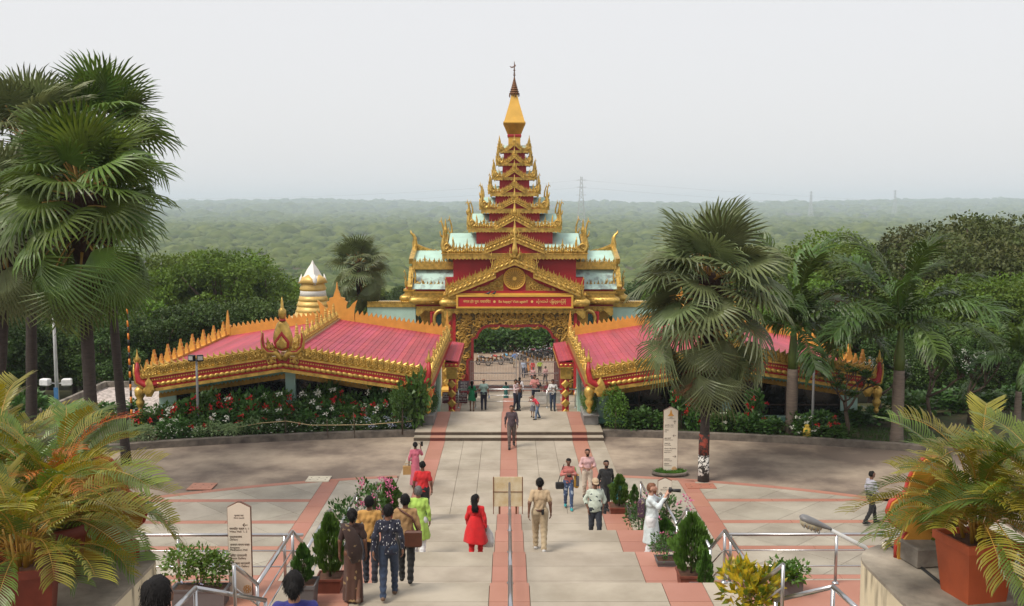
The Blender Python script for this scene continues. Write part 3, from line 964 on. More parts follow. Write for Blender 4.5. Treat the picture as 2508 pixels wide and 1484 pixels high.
# signboard
yl = 66.0 - DC
sx0, sx1 = [P(c2(x, 0)[0], 735, 65.9).x - GX for x in (427, 1245)]
sz0, sz1 = zz((1260, c2(0, 668)[1]), 65.9), zz((1260, c2(0, 575)[1]), 65.9)
B().box(sx0 + .12, sx1 - .12, yl - .16, yl + .2, sz0 + .1, sz1 - .1).build('sign_panel', M('sign_red', (0.42, 0.012, 0.022), .45, 0, .06), gate)
for (a, b_, c, d) in ((sx0, sx1, sz0, sz0 + .115), (sx0, sx1, sz1 - .115, sz1), (sx0, sx0 + .135, sz0 + .117, sz1 - .117), (sx1 - .135, sx1, sz0 + .117, sz1 - .117)):
    B().box(a, b_, yl - .22, yl + .2, c, d).build('sign_frame', GOLD_Y, gate)
LET = M('sign_lettering_gold', (0.75, 0.50, 0.16), .4, 0.1, .05)
szc = (sz0 + sz1) / 2
for (txt, cx, wpx) in (('मंगल हो! पुनः पधारिये!!', 573, 190), ('Be happy! Visit again!!', 826, 204), ('မင်္ဂလာပါ  ပြန်တွေ့ကြပါစို့', 1090, 208)):
    me = text_mesh('lettering', txt, .30, LET, .006, 'CENTER', .004)
    vx = np.array([v.co.x for v in me.vertices])
    ww = (vx.max() - vx.min()) if len(vx) else 1
    k = hw_px(wpx * k2, 735, 65.8) / ww
    x = P(c2(cx, 0)[0], 735, 65.8).x - GX
    instm('lettering', me, gate, TRS((x, yl - .168, szc), (PI / 2, 0, 0), (k, max(.8, k), 1)))
for cx in (695, 957):
    x = P(c2(cx, 0)[0], 735, 65.8).x - GX
    b = B(); b.tube([(x, yl - .17, szc), (x, yl - .16, szc)], .085, 12, smooth=False); b.build('sign_dot', LET, gate)
# big front gable of the base, with wheel
zt0 = zz((1260, c2(0, 572)[1]), 66.0)
def q2(cx, cy, D=66.0): return (P(*c2(cx, cy), D).x - GX, zz(c2(cx, cy), D))
def rake(x0, y0, x1, y1, th, nfl, fh, dep=.45, yo=0.0):
    """one raking cornice from (x0,y0) low to (x1,y1) high on the left; mirrored on the right (crop pixels, axis 835)"""
    for s in (-1, 1):
        a = q2(835 - s * (835 - x0), y0); c = q2(835 - s * (835 - x1), y1)
        b = B()
        poly = [(a[0], a[1]), (a[0], a[1] - th), (c[0], c[1] - th), (c[0], c[1])]
        if s < 0: poly = poly[::-1]
        b.prism(poly, yl - .1 + yo, yl + dep)
        b.build('raking_cornice', GOLD, gate)
        b = B()
        poly = [(a[0], a[1] - th * .86), (a[0], a[1] - th * 1.2), (c[0], c[1] - th * 1.2), (c[0], c[1] - th * .86)]
        if s < 0: poly = poly[::-1]
        b.prism(poly, yl - .17 + yo, yl - .05); b.build('raking_lip', GOLD, gate)
        L = math.hypot(c[0] - a[0], c[1] - a[1]); sl = math.atan2(c[1] - a[1], abs(c[0] - a[0]))
        n = int(L / .34)
        for j in range(n):
            t = (j + .5) / n
            instm('bead', BEAD_ME, gate, TRS((a[0] + (c[0] - a[0]) * t, yl - .12 + yo, a[1] + (c[1] - a[1]) * t - th * .45), (0, -s * (sl + .45), 0), (.33, .22, th * .5)))
        for j in range(nfl):
            t = (j + .5) / nfl
            for lay in range(2):
                instm('crest_flame', CREST_ME, gate, TRS((a[0] + (c[0] - a[0]) * (t + .02 * lay), yl + .1 + .22 * lay, a[1] + (c[1] - a[1]) * t - .04 + .1 * lay), (0, -s * sl * .3, 0), (L / nfl * 1.45 * s, .55, fh * (1 + .25 * (j % 2)) * (1 if lay == 0 else 1.15))))
        instm('rake_end_finial', HORN_ME, gate, TRS((a[0] - s * .12, yl + .1, a[1] - th * 1.1), (0, 0, 0), (s * 1.0, 1.1, 1.35)))
rake(372, 545, 705, 412, .36, 17, .42)
rake(690, 380, 835, 322, .34, 8, .42, .5, -.08)
pts = [q2(x, y) for x, y in ((380, 572), (1290, 572), (965, 418), (965, 395), (835, 340), (705, 395), (705, 418))]
B().prism(pts, yl + .3, yl + .45).build('gable_field', RED, gate)
instm('apex_finial', BUD_ME, gate, TRS((0, yl - .1, q2(835, 318)[1]), (0, 0, 0), (1.25, 1.1, 1.75)))
wc = q2(835, 462); wr = q2(915, 462)[0] - q2(835, 462)[0]
wheel = B()
wheel.tube([(wc[0] + wr * .93 * cos(a), yl + .2, wc[1] + wr * .93 * sin(a)) for a in np.linspace(0, 2 * PI, 33)], wr * .07, 6, False)
wheel.tube([(wc[0] + wr * .78 * cos(a), yl + .2, wc[1] + wr * .78 * sin(a)) for a in np.linspace(0, 2 * PI, 33)], wr * .05, 6, False)
wheel.tube([(wc[0], yl + .12, wc[1]), (wc[0], yl + .3, wc[1])], wr * .17, 16)
wheel.tube([(wc[0], yl + .22, wc[1]), (wc[0], yl + .32, wc[1])], wr * .97, 32, smooth=False)
wh = wheel.build('wheel', GOLD_Y, gate)
for j in range(24):
    a = 2 * PI * j / 24
    B().bar((wc[0] + wr * .12 * cos(a), yl + .2, wc[1] + wr * .12 * sin(a)), (wc[0] + wr * .8 * cos(a), yl + .2, wc[1] + wr * .8 * sin(a)), wr * .06, wr * .1, (0, 1, 0)).build('spoke', GOLD_D, wh)
b = B()
for s in (-1, 1):                                                   # foliage scrolls beside the wheel
    for j in range(26):
        t = random.random() ** .7
        cx = 835 + s * (85 + 205 * t); top_y = 548 - 78 * (1 - t)
        cy = top_y + (545 - top_y) * random.random()
        u = q2(cx, cy)
        curl(b, u[0], u[1], .16 * (1.2 - .6 * t), 6, random.random() * 6, yl + .24, .04, 9, random.choice((-1, 1)), 4)
tag(b.build('gable_scrollwork', GOLD, gate), kind='stuff')
b = B()
for s in (-1, 1):
    b.prism([q2(835 + s * 78, 548), q2(835 + s * 298, 548), q2(835 + s * 180, 505), q2(835 + s * 78, 430)][::s], yl + .27, yl + .31)
tag(b.build('gable_panel', GOLD_D, gate), kind='stuff')
# red drum of the base storey under the first tier and its side roofs
bw = hw_px(428 * k2, 640, 67.3)
B().box(-bw, bw, -4.3, 4.3, BASE_TOP - .3, info[0]['zb'] + .35).build('tower_wall', RED, gate)
for s in (-1, 1):
    B().box(min(s * bw * .9, s * (bw + .55)), max(s * bw * .9, s * (bw + .55)), -4.4, 4.4, BASE_TOP - .2, zz((1260, c2(0, 458)[1]), 67)).build('buttress', RED, gate)
    xe = s * hw_px(715 * k2, 700, 68.0)
    def zc(y, D): return zz((1260, c2(0, y)[1]), D)
    x0, x1 = min(xe, s * bw * .98), max(xe, s * bw * .98)
    B().prismx([(-4.0, zc(535, 67.5)), (-2.6, zc(398, 69.0)), (2.6, zc(398, 69.0)), (4.0, zc(535, 67.5))], x0, x1).build('lower_side_roof', TEAL_W, gate)
    B().box(x0, x1, -3.0, 3.0, zc(397, 68.5), zc(345, 68.5)).build('side_cornice', GOLD, gate)
    B().prismx([(-2.8, zc(344, 68.6)), (0, zc(262, 71.5)), (2.8, zc(344, 68.6))], x0, x1).build('upper_side_roof', TEAL, gate)
    n = 9
    for j in range(n):
        x = x0 + (x1 - x0) * (j + .5) / n
        instm('crest_flame', CREST_ME, gate, TRS((x, -2.85, zc(358, 68.5)), (0, 0, 0), (abs(x1 - x0) / n * 1.05, .4, .42 if j not in (2, 6) else .62)))
    # swept ridge crest and the big end finial of the side gable
    zr = zc(285, 71.5); zh = zc(215, 71.5); ztip = zc(140, 71.5)
    xo = xe + s * .1; xi = s * bw * .98
    poly = [(xi, zr)] + [(xi + (xo - xi) * t, zr + .05 + (zh - zr) * t ** 2.2) for t in (0, .2, .4, .6, .8, 1)] + [(xo, zr)]
    if s < 0: poly = poly[::-1]
    B().prism(poly[::-1], -.08, .08).build('ridge_crest', GOLD, gate)
    b = B()
    for j in range(14):
        t = (j + .5) / 14
        curl(b, xi + (xo - xi) * t, zr + (zh - zr) * t ** 2.2 * .55 + .05, .10 + .1 * t, 6, j, -.11, .03, 8, 1, 4)
    tag(b.build('ridge_scrollwork', GOLD, gate), kind='stuff')
    b = B()
    b.tube([(xe, 0, zr - .3), (xe + s * .05, 0, zr), (xe + s * .12, 0, zh), (xe + s * .1, 0, (zh + ztip) / 2), (xe + s * .22, 0, ztip - .15), (xe + s * .38, 0, ztip - .02), (xe + s * .40, 0, ztip + .2)], [.22, .22, .2, .13, .1, .07, .01], 8)
    b.build('gable_end_finial', GOLD, gate)
    for sy in (-1, 1):                                              # raking edges of the side gable, seen edge on
        b = B()
        for (ya, za, yb, zb) in ((-4.0, zc(540, 67.5), -2.55, zc(398, 69)), (-2.9, zc(350, 68.6), 0, zc(262, 71.5))):
            b.bar((xe + s * .1, ya * -sy * -1, za + .1), (xe + s * .1, yb * -sy * -1, zb + .1), .32, .38)
        tag(b.build('side_rake', GOLD, gate), kind='stuff')
        for j in range(9):
            t = (j + .5) / 9
            instm('crest_flame', CREST_ME, gate, TRS((xe + s * .1, sy * (4.0 - 3.9 * t), zc(540, 67.5) + (zc(262, 71.5) - zc(540, 67.5)) * t + .25), (0, 0, PI / 2), (.45, .4, .5)))
# ---- archway
def ca(hx, cy):     # half coordinate in the close crop of the arch
    D = 66.3
    d = ((1850 + 1012 / 4.79) * .6123, (1250 + cy / 4.79) * .6123)
    return (hw_px(hx / 4.79 * .6123, d[1], D), zz(d, D))
inner = [(0, 275), (500, 275), (575, 300), (632, 345), (680, 405), (700, 455), (712, 495), (787, 505), (790, 860), (800, 895), (882, 915), (886, 1190), (900, 1212), (965, 1225), (975, 1480)]
inn = [ca(*p) for p in inner]
inn.append((inn[-1][0], 0.0))
yl2 = 66.3 - DC
xo_ = ca(1130, 400)[0]; ztop = zz((1260, c2(0, 700)[1]), 66.0)
LINE = M('arch_lining_red', (0.20, 0.012, 0.014), .5)
for s in (-1, 1):
    # carved panel between lining and outer posts
    off = []
    band = .17
    for i, p in enumerate(inn):
        a = inn[max(i - 1, 0)]; c = inn[min(i + 1, len(inn) - 1)]
        dx, dz = c[0] - a[0], c[1] - a[1]
        l = math.hypot(dx, dz) or 1
        nx, nz = -dz / l, dx / l
        off.append((p[0] + nx * band, p[1] + nz * band))
    off[0] = (0, inn[0][1] + band)
    b = B()
    for i in range(len(inn) - 1):                                  # red lining, a deep band
        quad = [inn[i], inn[i + 1], off[i + 1], off[i]]
        poly = [(s * x, z) for x, z in quad]
        if s < 0: poly = poly[::-1]
        b.prism(poly[::-1], yl2 - .06, yl2 + .55)
    b.build('arch_lining', LINE, gate)
    b = B()
    for i in range(len(off) - 1):
        p, q = off[i], off[i + 1]
        if i < 7:
            quad = [p, q, (q[0], ztop), (p[0], ztop)]
        else:
            quad = [p, q, (xo_, q[1]), (xo_, p[1])]
        if abs(quad[0][0] - quad[2][0]) < 1e-4 or abs(quad[0][1] - quad[2][1]) < 1e-4: continue
        poly = [(s * x, z) for x, z in quad]
        if s < 0: poly = poly[::-1]
        b.prism(poly[::-1], yl2 + .05, yl2 + .3)
    quad = [off[7], (xo_, off[7][1]), (xo_, ztop), (off[7][0], ztop)]
    poly = [(s * x, z) for x, z in quad]
    if s < 0: poly = poly[::-1]
    b.prism(poly, yl2 + .06, yl2 + .29)
    b.build('arch_panel', M('carving_ground', (0.085, 0.055, 0.02), .6, .1, .4, 6, .5, 30, col2=(0.20, 0.13, 0.04)), gate)  # dark ground between the scrolls, archway shade put into its colour
    b = B()
    rnd = random.Random(5)
    for j in range(150):
        for _ in range(20):
            x = rnd.uniform(0, xo_); z = rnd.uniform(0, ztop)
            lim = np.interp(z, [p[1] for p in reversed(inn)], [p[0] for p in reversed(inn)]) if z < inn[0][1] else -1
            if (z > inn[0][1] + band + .1) or x > lim + band + .08: break
        else: continue
        r = rnd.uniform(.12, .30)
        curl(b, s * min(x, xo_ - r * .6), min(z, ztop - r * .8), r, rnd.uniform(4.5, 7.5), rnd.uniform(0, 6.3), yl2 - .02 + rnd.uniform(0, .05), r * .24, 11, rnd.choice((-1, 1)), 5)
    tag(b.build('arch_scrollwork', GOLD_D, gate), kind='stuff')
    # posts and piers
    B().box(*sorted((s * xo_, s * (xo_ + .22))), yl2 - .05, yl2 + .35, 0, ztop).build('red_post', RED, gate)
    B().box(*sorted((s * (xo_ + .223), s * (xo_ + .95))), yl2 + .1, -yl2 - .1, -4, ztop).build('pier', GOLD_D, gate)
    B().box(*sorted((s * (xo_ - .85), s * (xo_ + .22))), yl2 + .36, -yl2 - .3, -4, ztop).build('pier_core', RED, gate)
    for j in range(6):                                             # lozenges on the pier
        z = .9 + j * .72
        x = s * (xo_ + .6)
        B().relief([(x - .3, z), (x, z - .34), (x + .3, z), (x, z + .34)], yl2 + .1, .09, .35).build('lozenge', GOLD, gate)
        B().relief([(x - s * .34, z + .36 - .3), (x - s * .34, z + .36 + .3), (x - s * .10, z + .36)][::s], yl2 + .1, .03, .2).build('lozenge_gap', RED, gate)
    B().lathe([(.75, 0), (.75, .18), (.62, .25), (.66, .42), (.5, .6)], 4, (s * (xo_ + .55), yl2 + .2, 0), a0=PI / 4, smooth=False).build('pier_foot', GOLD_Y, gate)
    # side bay with round medallion, outer post, diagonal bracket
    mx = s * (xo_ + 1.0); mz = zz((1260, c2(0, 752)[1]), 66.3)
    b = B()
    b.tube([(mx + .46 * cos(a), yl2 + .3, mz + .62 * sin(a)) for a in np.linspace(0, 2 * PI, 25)], .13, 6, False)
    b.build('medallion_ring', GOLD, gate)
    B().box(*sorted((s * (xo_ + .35), s * (xo_ + 1.6))), yl2 + .35, yl2 + .6, mz - .9, ztop).build('medallion_panel', RED, gate)
    b = B(); b.tube([(mx, yl2 + .33, mz), (mx, yl2 + .345, mz)], .42, 16); b.build('medallion_mirror', M('mirror_mosaic', (0.06, 0.10, 0.10), .15, .6, .5, 14), gate)
    B().box(*sorted((s * (xo_ + 1.58), s * (xo_ + 1.72))), yl2 + .2, yl2 + .5, 0, ztop).build('red_post', RED, gate)
    hw2 = hw_px(700 * k2, 740, 68)
    for (ya, w_) in ((-3.2, .35), (2.6, .35)):
        B().box(*sorted((s * (hw2 - 1.2), s * (hw2 - .75))), ya, ya + .45, -4, ztop).build('side_pier', GOLD_D, gate)
        b = B(); b.prism([(s * (hw2 - .75), ztop - 1.6), (s * (hw2 - .2), ztop), (s * (hw2 - 2.4), ztop), (s * (hw2 - 1.2), ztop - 1.6)][::-s], ya + .05, ya + .3)
        b.build('bracket', GOLD_D, gate)
# metal gate leaves in the passage
def leaf_gate(label, x0, x1, y, swing, peak):
    SIL = M('silver_gate_paint', (0.80, 0.79, 0.76), .5, .0)
    o = thing('metal_gate_leaf', label, 'gate', (GX + x0, y, GZ), swing, 'silver gate leaves in the archway')
    L = x1 - x0
    def top(t): return 1.78 + max(0, (t - .55) / .45) * .62
    tt = (lambda u: u / L) if L > 0 else (lambda u: u / L)
    for z in (.08, .42, .95, 1.76):
        B().bar((0, 0, z), (L, 0, z), .06, .06).build('rail', SIL, o)
    B().bar((L * .55, 0, 1.78), (L, 0, 2.4), .05, .05).build('top_rail', SIL, o)
    for t in (0, 1): B().box(min(0, L) if t == 0 else L - .04, (min(0, L) + .08) if t == 0 else L + .04, -.04, .04, 0, top(t) + .05).build('stile', SIL, o)
    n = 30
    for i in range(1, n):
        t = i / n
        B().bar((L * t, 0, .02), (L * t, 0, top(t) - .03), .018, .018).build('bar', SIL, o)
    fm = B().lathe([(.02, 0), (.05, .05), (.03, .1), (.065, .17), (.004, .3)], 6).mesh('spearhead', GOLD_Y)
    for i in range(1, 12):
        t = i / 12
        inst('spearhead', fm, o, (L * t, 0, top(t) + .03))
xl = P(c2(520, 0)[0], 930, 69.5).x - GX; xm1 = P(c2(846, 0)[0], 930, 69.5).x - GX
xr = P(c2(1170, 0)[0], 930, 69.5).x - GX; xm2 = P(c2(868, 0)[0], 930, 69.5).x - GX
leaf_gate('silver barred gate leaf standing closed on the books counter side', xl, xm1, 69.6, 0, 1)
leaf_gate('silver barred gate leaf pulled slightly inwards, guards seen through it', xr, xm2, 69.6, R(4), 1)
# pale annex walls with rope-carved coping behind the wings
for s in (-1, 1):
    x0 = P(900, 780, 69).x if s < 0 else P(1500, 780, 69).x
    x1 = P(1018, 780, 69).x if s < 0 else P(1620, 780, 69).x
    zt = P(900, 752, 69).z
    a = thing('annex_wall', 'pale teal wall with gilded rope coping beside the gate, behind the ' + ('lotus crowned wing' if s < 0 else 'palm shaded wing'), 'wall', ((x0 + x1) / 2, 69.2, GZ))
    B().box(x0, x1, 69, 71, GZ, zt).build('wall', TEAL, a, True)
    B().box(x0, x1, 68.9, 71, zt + .004, zt + .28).build('coping', GOLD, a, True)
    for j in range(22):
        x = x0 + (x1 - x0) * (j + .5) / 22
        o = instm('bead', BEAD_ME, a, TRS((x - (x0 + x1) / 2, -.25, zt + .34 - GZ), (0, .6, 0), (.2, .25, .14)))
# ================================================================== WINGS
ROOFM = M('pink_red_roof_tiles', (0.41, 0.048, 0.074), .55, 0, .26, .45, .1, 20, rnd=.10, stretch=(2.2, .5, 1), detail=9, world=True)
_rn = ROOFM.node_tree                      # tile joints inside each course
_br = _rn.nodes.new('ShaderNodeTexBrick'); _br.inputs['Scale'].default_value = 1.0
_br.inputs['Brick Width'].default_value = .36; _br.inputs['Row Height'].default_value = 50; _br.inputs['Mortar Size'].default_value = .008; _br.offset = 0
_br.inputs['Color1'].default_value = (1, 1, 1, 1); _br.inputs['Color2'].default_value = (.8, .8, .8, 1); _br.inputs['Mortar'].default_value = (.45, .4, .4, 1)
_tc = _rn.nodes.new('ShaderNodeTexCoord'); _mp = _rn.nodes.new('ShaderNodeMapping'); _mp.inputs['Rotation'].default_value = (0, 0, PI / 2)
_mu = _rn.nodes.new('ShaderNodeMixRGB'); _mu.blend_type = 'MULTIPLY'; _mu.inputs[0].default_value = .8
_rn.links.new(_tc.outputs['Object'], _mp.inputs[0]); _rn.links.new(_mp.outputs[0], _br.inputs['Vector'])
_pb = _rn.nodes['Principled BSDF']; _src = _pb.inputs['Base Color'].links[0].from_socket
_rn.links.new(_src, _mu.inputs[1]); _rn.links.new(_br.outputs[0], _mu.inputs[2]); _rn.links.new(_mu.outputs[0], _pb.inputs['Base Color'])
CREAMC = M('cream_coping', (.50, .38, .20), .8, 0, .2, 3, .2, 20)
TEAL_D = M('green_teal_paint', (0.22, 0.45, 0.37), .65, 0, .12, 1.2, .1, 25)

def pillar_unit():
    """ringed gilded pillar of the ridge crest, height 1"""
    b = B()
    b.lathe([(.22, 0), (.24, .12), (.17, .15), (.2, .3), (.15, .33), (.19, .36), (.15, .5), (.13, .52), (.16, .56), (.12, .66), (.14, .7), (.1, .78), (.12, .83), (.075, .9), (.05, 1.0)], 8, smooth=False)
    return b
PILLAR_ME = pillar_unit().mesh('ridge_pillar', GOLD)
def step_finial():
    b = B()
    b.prism([(-.5, 0), (.5, 0), (.42, .3), (.30, .34), (.30, .5), (.18, .56), (.16, .72), (.07, .78), (0, 1.0), (-.07, .78), (-.16, .72), (-.18, .56), (-.30, .5), (-.30, .34), (-.42, .3)], -.22, .22)
    return b
STEPF_ME = step_finial().mesh('parapet_finial', OCHRE)
ROSE = B()
ROSE.tube([(0, 0, 0), (0, -.35, 0)], [.5, .42], 8, smooth=False); ROSE.ball((0, -.35, 0), .2, 6, 3)

def make_wing(s, label):
    XC = s * 9.6
    HW, DF, DB, SLP = 6.15, 42.0, 55.5, .155
    w = thing('pavilion_wing', label, 'building', (XC, 43.3, 0.0))
    yf = DF - 43.3; yb = DB - 43.3
    def zl(x, z0): return z0 - abs(x) * SLP
    ZA = 2.70                                    # underside of the fascia at its peak
    ang = math.atan(SLP)
    def slanted(name, z0, z1, y0, y1, mat, hw=HW, n=1):
        for q in (-1, 1):
            for i in range(n):
                a, c = hw * i / n, hw * (i + 1) / n
                g = .004 if n > 1 else 0
                a += g; c -= g
                poly = [(q * a, zl(a, z0)), (q * c, zl(c, z0)), (q * c, zl(c, z1)), (q * a, zl(a, z1))]
                if q < 0: poly = poly[::-1]
                B().prism(poly, y0, y1).build(name, mat, w)
    slanted('eave_lip', ZA, ZA + .13, yf - .16, yf + .1, GOLD, HW, 12)
    slanted('red_fascia', ZA + .133, ZA + .62, yf - .06, yf + .12, RED)
    slanted('fascia_top', ZA + .62, ZA + .70, yf - .12, yf + .3, GOLD)
    for q in (-1, 1):
        n = 27
        for i in range(n):                       # rope moulding
            x = HW * (i + .5) / n
            instm('rope_bead', BEAD_ME, w, TRS((q * x, yf - .09, zl(x, ZA + .29)), (0, -q * (.55 - ang) * -1, 0), (.25, .20, .20)))
        b = B()
        for i in range(52):
            x = .5 + (HW - .7) * (i + .5) / 52
            joined(b, ROSE, TRS((q * x, yf - .06, zl(x, ZA + .50)), (0, 0, 0), (.075, .09, .075)))
        tag(b.build('rosette_row', GOLD, w), kind='stuff')
        n = 20
        for i in range(n):                       # tall scroll crest
            x = .62 + (HW - .95) * (i + .5) / n
            instm('scroll_flame', SCROLL_ME, w, TRS((q * x, yf + .02, zl(x, ZA + .69)), (0, q * ang * .6, 0), (.30 * q, .34, .335)))
    # roof slopes as overlapping courses
    zr, NC = ZA + .66, 25
    for q in (-1, 1):
        cw = HW / NC
        b = B()
        L = cw * 1.12
        th = .03
        b.add([(0, 0, .012), (0, yb - yf - .2, .012), (q * L, yb - yf - .2, -L * SLP + .032), (q * L, 0, -L * SLP + .032),
               (0, 0, -.03), (0, yb - yf - .2, -.03), (q * L, yb - yf - .2, -L * SLP - .005), (q * L, 0, -L * SLP - .005)],
              [(0, 1, 2, 3), (4, 7, 6, 5), (0, 3, 7, 4), (1, 5, 6, 2), (3, 2, 6, 7), (0, 4, 5, 1)] if q < 0 else [(3, 2, 1, 0), (5, 6, 7, 4), (4, 7, 3, 0), (2, 6, 5, 1), (7, 6, 2, 3), (1, 5, 4, 0)])
        me = b.mesh('tile_course', ROOFM)
        for i in range(NC):
            inst('tile_course', me, w, (q * cw * i, yf + .2, zl(cw * i, zr) + .03))
        B().add([(0, yf + .15, zl(0, zr - .06)), (q * HW, yf + .15, zl(HW, zr - .06)), (q * HW, yb, zl(HW, zr - .06)), (0, yb, zl(0, zr - .06))], [(0, 1, 2, 3) if q > 0 else (3, 2, 1, 0)]).build('roof_deck', TEAL_D, w)
    # ridge: coping, carved crest, ringed pillars
    B().box(-.16, .16, yf + .3, yb - .1, zr, zr + .12).build('ridge_coping', CREAMC, w)
    n = 36
    for i in range(n):
        y = yf + .8 + (yb - yf - 1.2) * (i + .5) / n
        instm('crest_flame', CREST_ME, w, TRS((0, y, zr + .11), (0, 0, PI / 2), (.40, .5, .42)))
    for i in range(10):
        y = yf + 1.2 + (yb - yf - 1.6) * (i + .3) / 10
        instm('ridge_pillar', PILLAR_ME, w, TRS((0, y, zr + .1), (0, 0, 0), (.62, .62, .95 if i % 2 else .72)))
    # inner side (towards the walk): gilded parapet; outer side: ochre parapet with stepped finials
    qi = -s
    ze = zl(HW, zr)
    B().box(*sorted((qi * (HW - .02), qi * (HW + .16))), yf + .1, yb, ze - .28, ze + .1).build('inner_parapet', GOLD, w)
    B().box(*sorted((qi * (HW + .03), qi * (HW + .15))), yf + .1, yb, ze - .55, ze - .285).build('inner_red_band', RED, w)
    for i in range(24):
        y = yf + .5 + (yb - yf - .6) * (i + .5) / 24
        instm('crest_flame', CREST_ME, w, TRS((qi * (HW + .06), y, ze + .09), (0, 0, PI / 2), (.56, .5, .40)))
    for i in range(11):
        y = yf + .9 + (yb - yf - 1.2) * (i + .5) / 11
        instm('ridge_pillar', PILLAR_ME, w, TRS((qi * (HW + .06), y, ze + .09), (0, 0, 0), (.5, .5, .85 if i % 2 else .62)))
    qo = s
    B().box(*sorted((qo * (HW - .05), qo * (HW + .22))), yf + .1, yb, ze - .3, ze + .16).build('outer_parapet', OCHRE, w)
    for i in range(14):
        y = yf + .7 + (yb - yf - .9) * (i + .5) / 14
        big = i % 2
        instm('parapet_finial', STEPF_ME, w, TRS((qo * (HW + .08), y, ze + .155), (0, 0, .25 * qo), (.36, .40, .78) if big else (.26, .35, .46)))
    # back parapet cut in teeth, with a lotus cut-out in the middle and end spikes
    for q in (-1, 1):
        base = [(q * .95, zl(.95, zr) - .1), (q * HW, zl(HW, zr) - .1)]
        topl = []
        n = 20
        for i in range(n):
            a, c = HW - (HW - .95) * i / n, HW - (HW - .95) * (i + 1) / n
            topl += [(q * a, zl(a, zr + .46)), (q * (a - .06), zl(a, zr + .72)), (q * (c + .05), zl(c, zr + .48))]
        poly = base + topl
        if q < 0: poly = poly[::-1]
        B().prism(poly, yb - .08, yb + .08).build('toothed_parapet', OCHRE, w)
        B().prism([(q * HW - .14, ze - .2), (q * HW + .14, ze - .2), (q * HW + .13, ze + .5), (q * HW + .2, ze + .62), (q * HW + .08, ze + .7), (q * HW + .05, ze + 1.1), (q * HW, ze + 1.5), (q * HW - .05, ze + 1.1), (q * HW - .1, ze + .7)], yb - .1, yb + .1).build('end_spike', OCHRE, w)
    zb = zr
    lotus = [(-.97, zb - .3), (.97, zb - .3), (.95, zb + .45), (1.0, zb + .75), (1.12, zb + 1.12), (.86, zb + .92), (.70, zb + .70), (.52, zb + .62), (.5, zb + .78), (.58, zb + 1.0), (.42, zb + 1.1), (.44, zb + 1.22), (.2, zb + 1.3), (.13, zb + 1.55), (.05, zb + 1.75), (0, zb + 2.15)]
    lotus = lotus + [(-x, z) for x, z in reversed(lotus[2:-1])]
    B().prism(lotus, yb - .11, yb + .11).build('lotus_cutout', OCHRE, w)
    # lotus finial at the peak of the front
    zt = ZA + .62
    lot = B(); lot.lathe([(.1, 0), (.3, .1), (.40, .35), (.42, .55), (.36, .85), (.25, 1.15), (.14, 1.3)], 10, (0, yf - .02, zt + .25), 1, .55)
    lf = lot.build('lotus_finial', GOLD, w)
    b = B(); b.relief([(-.30, zt + .42), (0, zt + .3), (.30, zt + .42), (.33, zt + .68), (0, zt + 1.12), (-.33, zt + .68)], yf - .2, .06, .2); b.build('red_petal', RED, lf)
    b = B(); b.relief([(-.2, zt + .44), (0, zt + .36), (.2, zt + .44), (.22, zt + .64), (0, zt + .92), (-.22, zt + .64)], yf - .25, .08, .35); b.build('gold_petal', GOLD, lf)
    B().lathe([(.13, 0), (.16, .03), (.13, .08)], 10, (0, yf - .02, zt + 1.54)).build('red_ring', RED, lf)
    B().lathe([(.12, 0), (.14, .1), (.17, .14), (.17, .38), (.12, .42), (.07, .5), (.05, .75), (.005, .95)], 8, (0, yf - .02, zt + 1.62)).build('tip', GOLD, lf)
    for q in (-1, 1):
        path = [(q * .05, yf - .1, zt - .1), (q * .25, yf - .12, zt + .18), (q * .62, yf - .1, zt + .2), (q * .83, yf - .08, zt + .42), (q * .87, yf - .06, zt + .75), (q * .84, yf - .06, zt + 1.0), (q * .93, yf - .06, zt + 1.15)]
        b = B(); b.tube(path, [.16, .17, .15, .13, .1, .07, .01], 8, True, .8); b.build('upswept_horn', GOLD, lf)
        b = B(); b.tube([(p[0] * .97, p[1] - .08, p[2] + .04) for p in path[1:-1]], [.06, .06, .055, .05, .03], 6); b.build('red_inlay', RED, lf)
        for (x, z, k) in ((.55, .42, .4), (.38, .32, .3), (.68, .02, .35), (1.0, .1, .34), (.45, -.18, .3)):
            instm('crest_flame', CREST_ME, w, TRS((q * x, yf - .02, zt + z - .1), (0, q * .25, 0), (.4, .45, k * 1.4)))
    # corners: upturned red and gold horns, carved drops below
    for q in (-1, 1):
        z0 = zl(HW, ZA)
        path = [(q * (HW - .85), yf - .06, z0 + .42), (q * (HW - .3), yf - .08, z0 + .36), (q * (HW - .02), yf - .08, z0 + .55), (q * (HW + .06), yf - .06, z0 + .95), (q * (HW + .05), yf - .05, z0 + 1.35)]
        b = B(); b.tube(path, [.10, .2, .21, .16, .08], 8, True, .75); b.build('corner_horn', RED, w)
        b = B(); b.tube([(p[0] + q * .13, p[1] - .05, p[2] - .08) for p in path], [.04, .07, .07, .05, .04], 6); b.build('horn_edge', GOLD, w)
        instm('apex_finial', BUD_ME, w, TRS((q * (HW + .05), yf - .05, z0 + 1.3), (0, 0, 0), (.5, .5, .62)))
        b = B(); b.relief([(q * (HW - .45) - .25, z0 + .15), (q * (HW - .45) - .1, z0 - .12), (q * (HW - .45) + .1, z0 - .12), (q * (HW - .45) + .25, z0 + .15), (q * (HW - .45) + .16, z0 + .48), (q * (HW - .45), z0 + .72), (q * (HW - .45) - .16, z0 + .48)], yf - .14, .12, .4); b.build('corner_shield', GOLD, w)
        for i in range(5):
            instm('crest_flame', CREST_ME, w, TRS((q * (HW - .12 - .13 * i), yf - .02, z0 + .62 + .04 * i), (0, q * .3, 0), (.3, .4, .75 - .11 * i)))
        b = B()
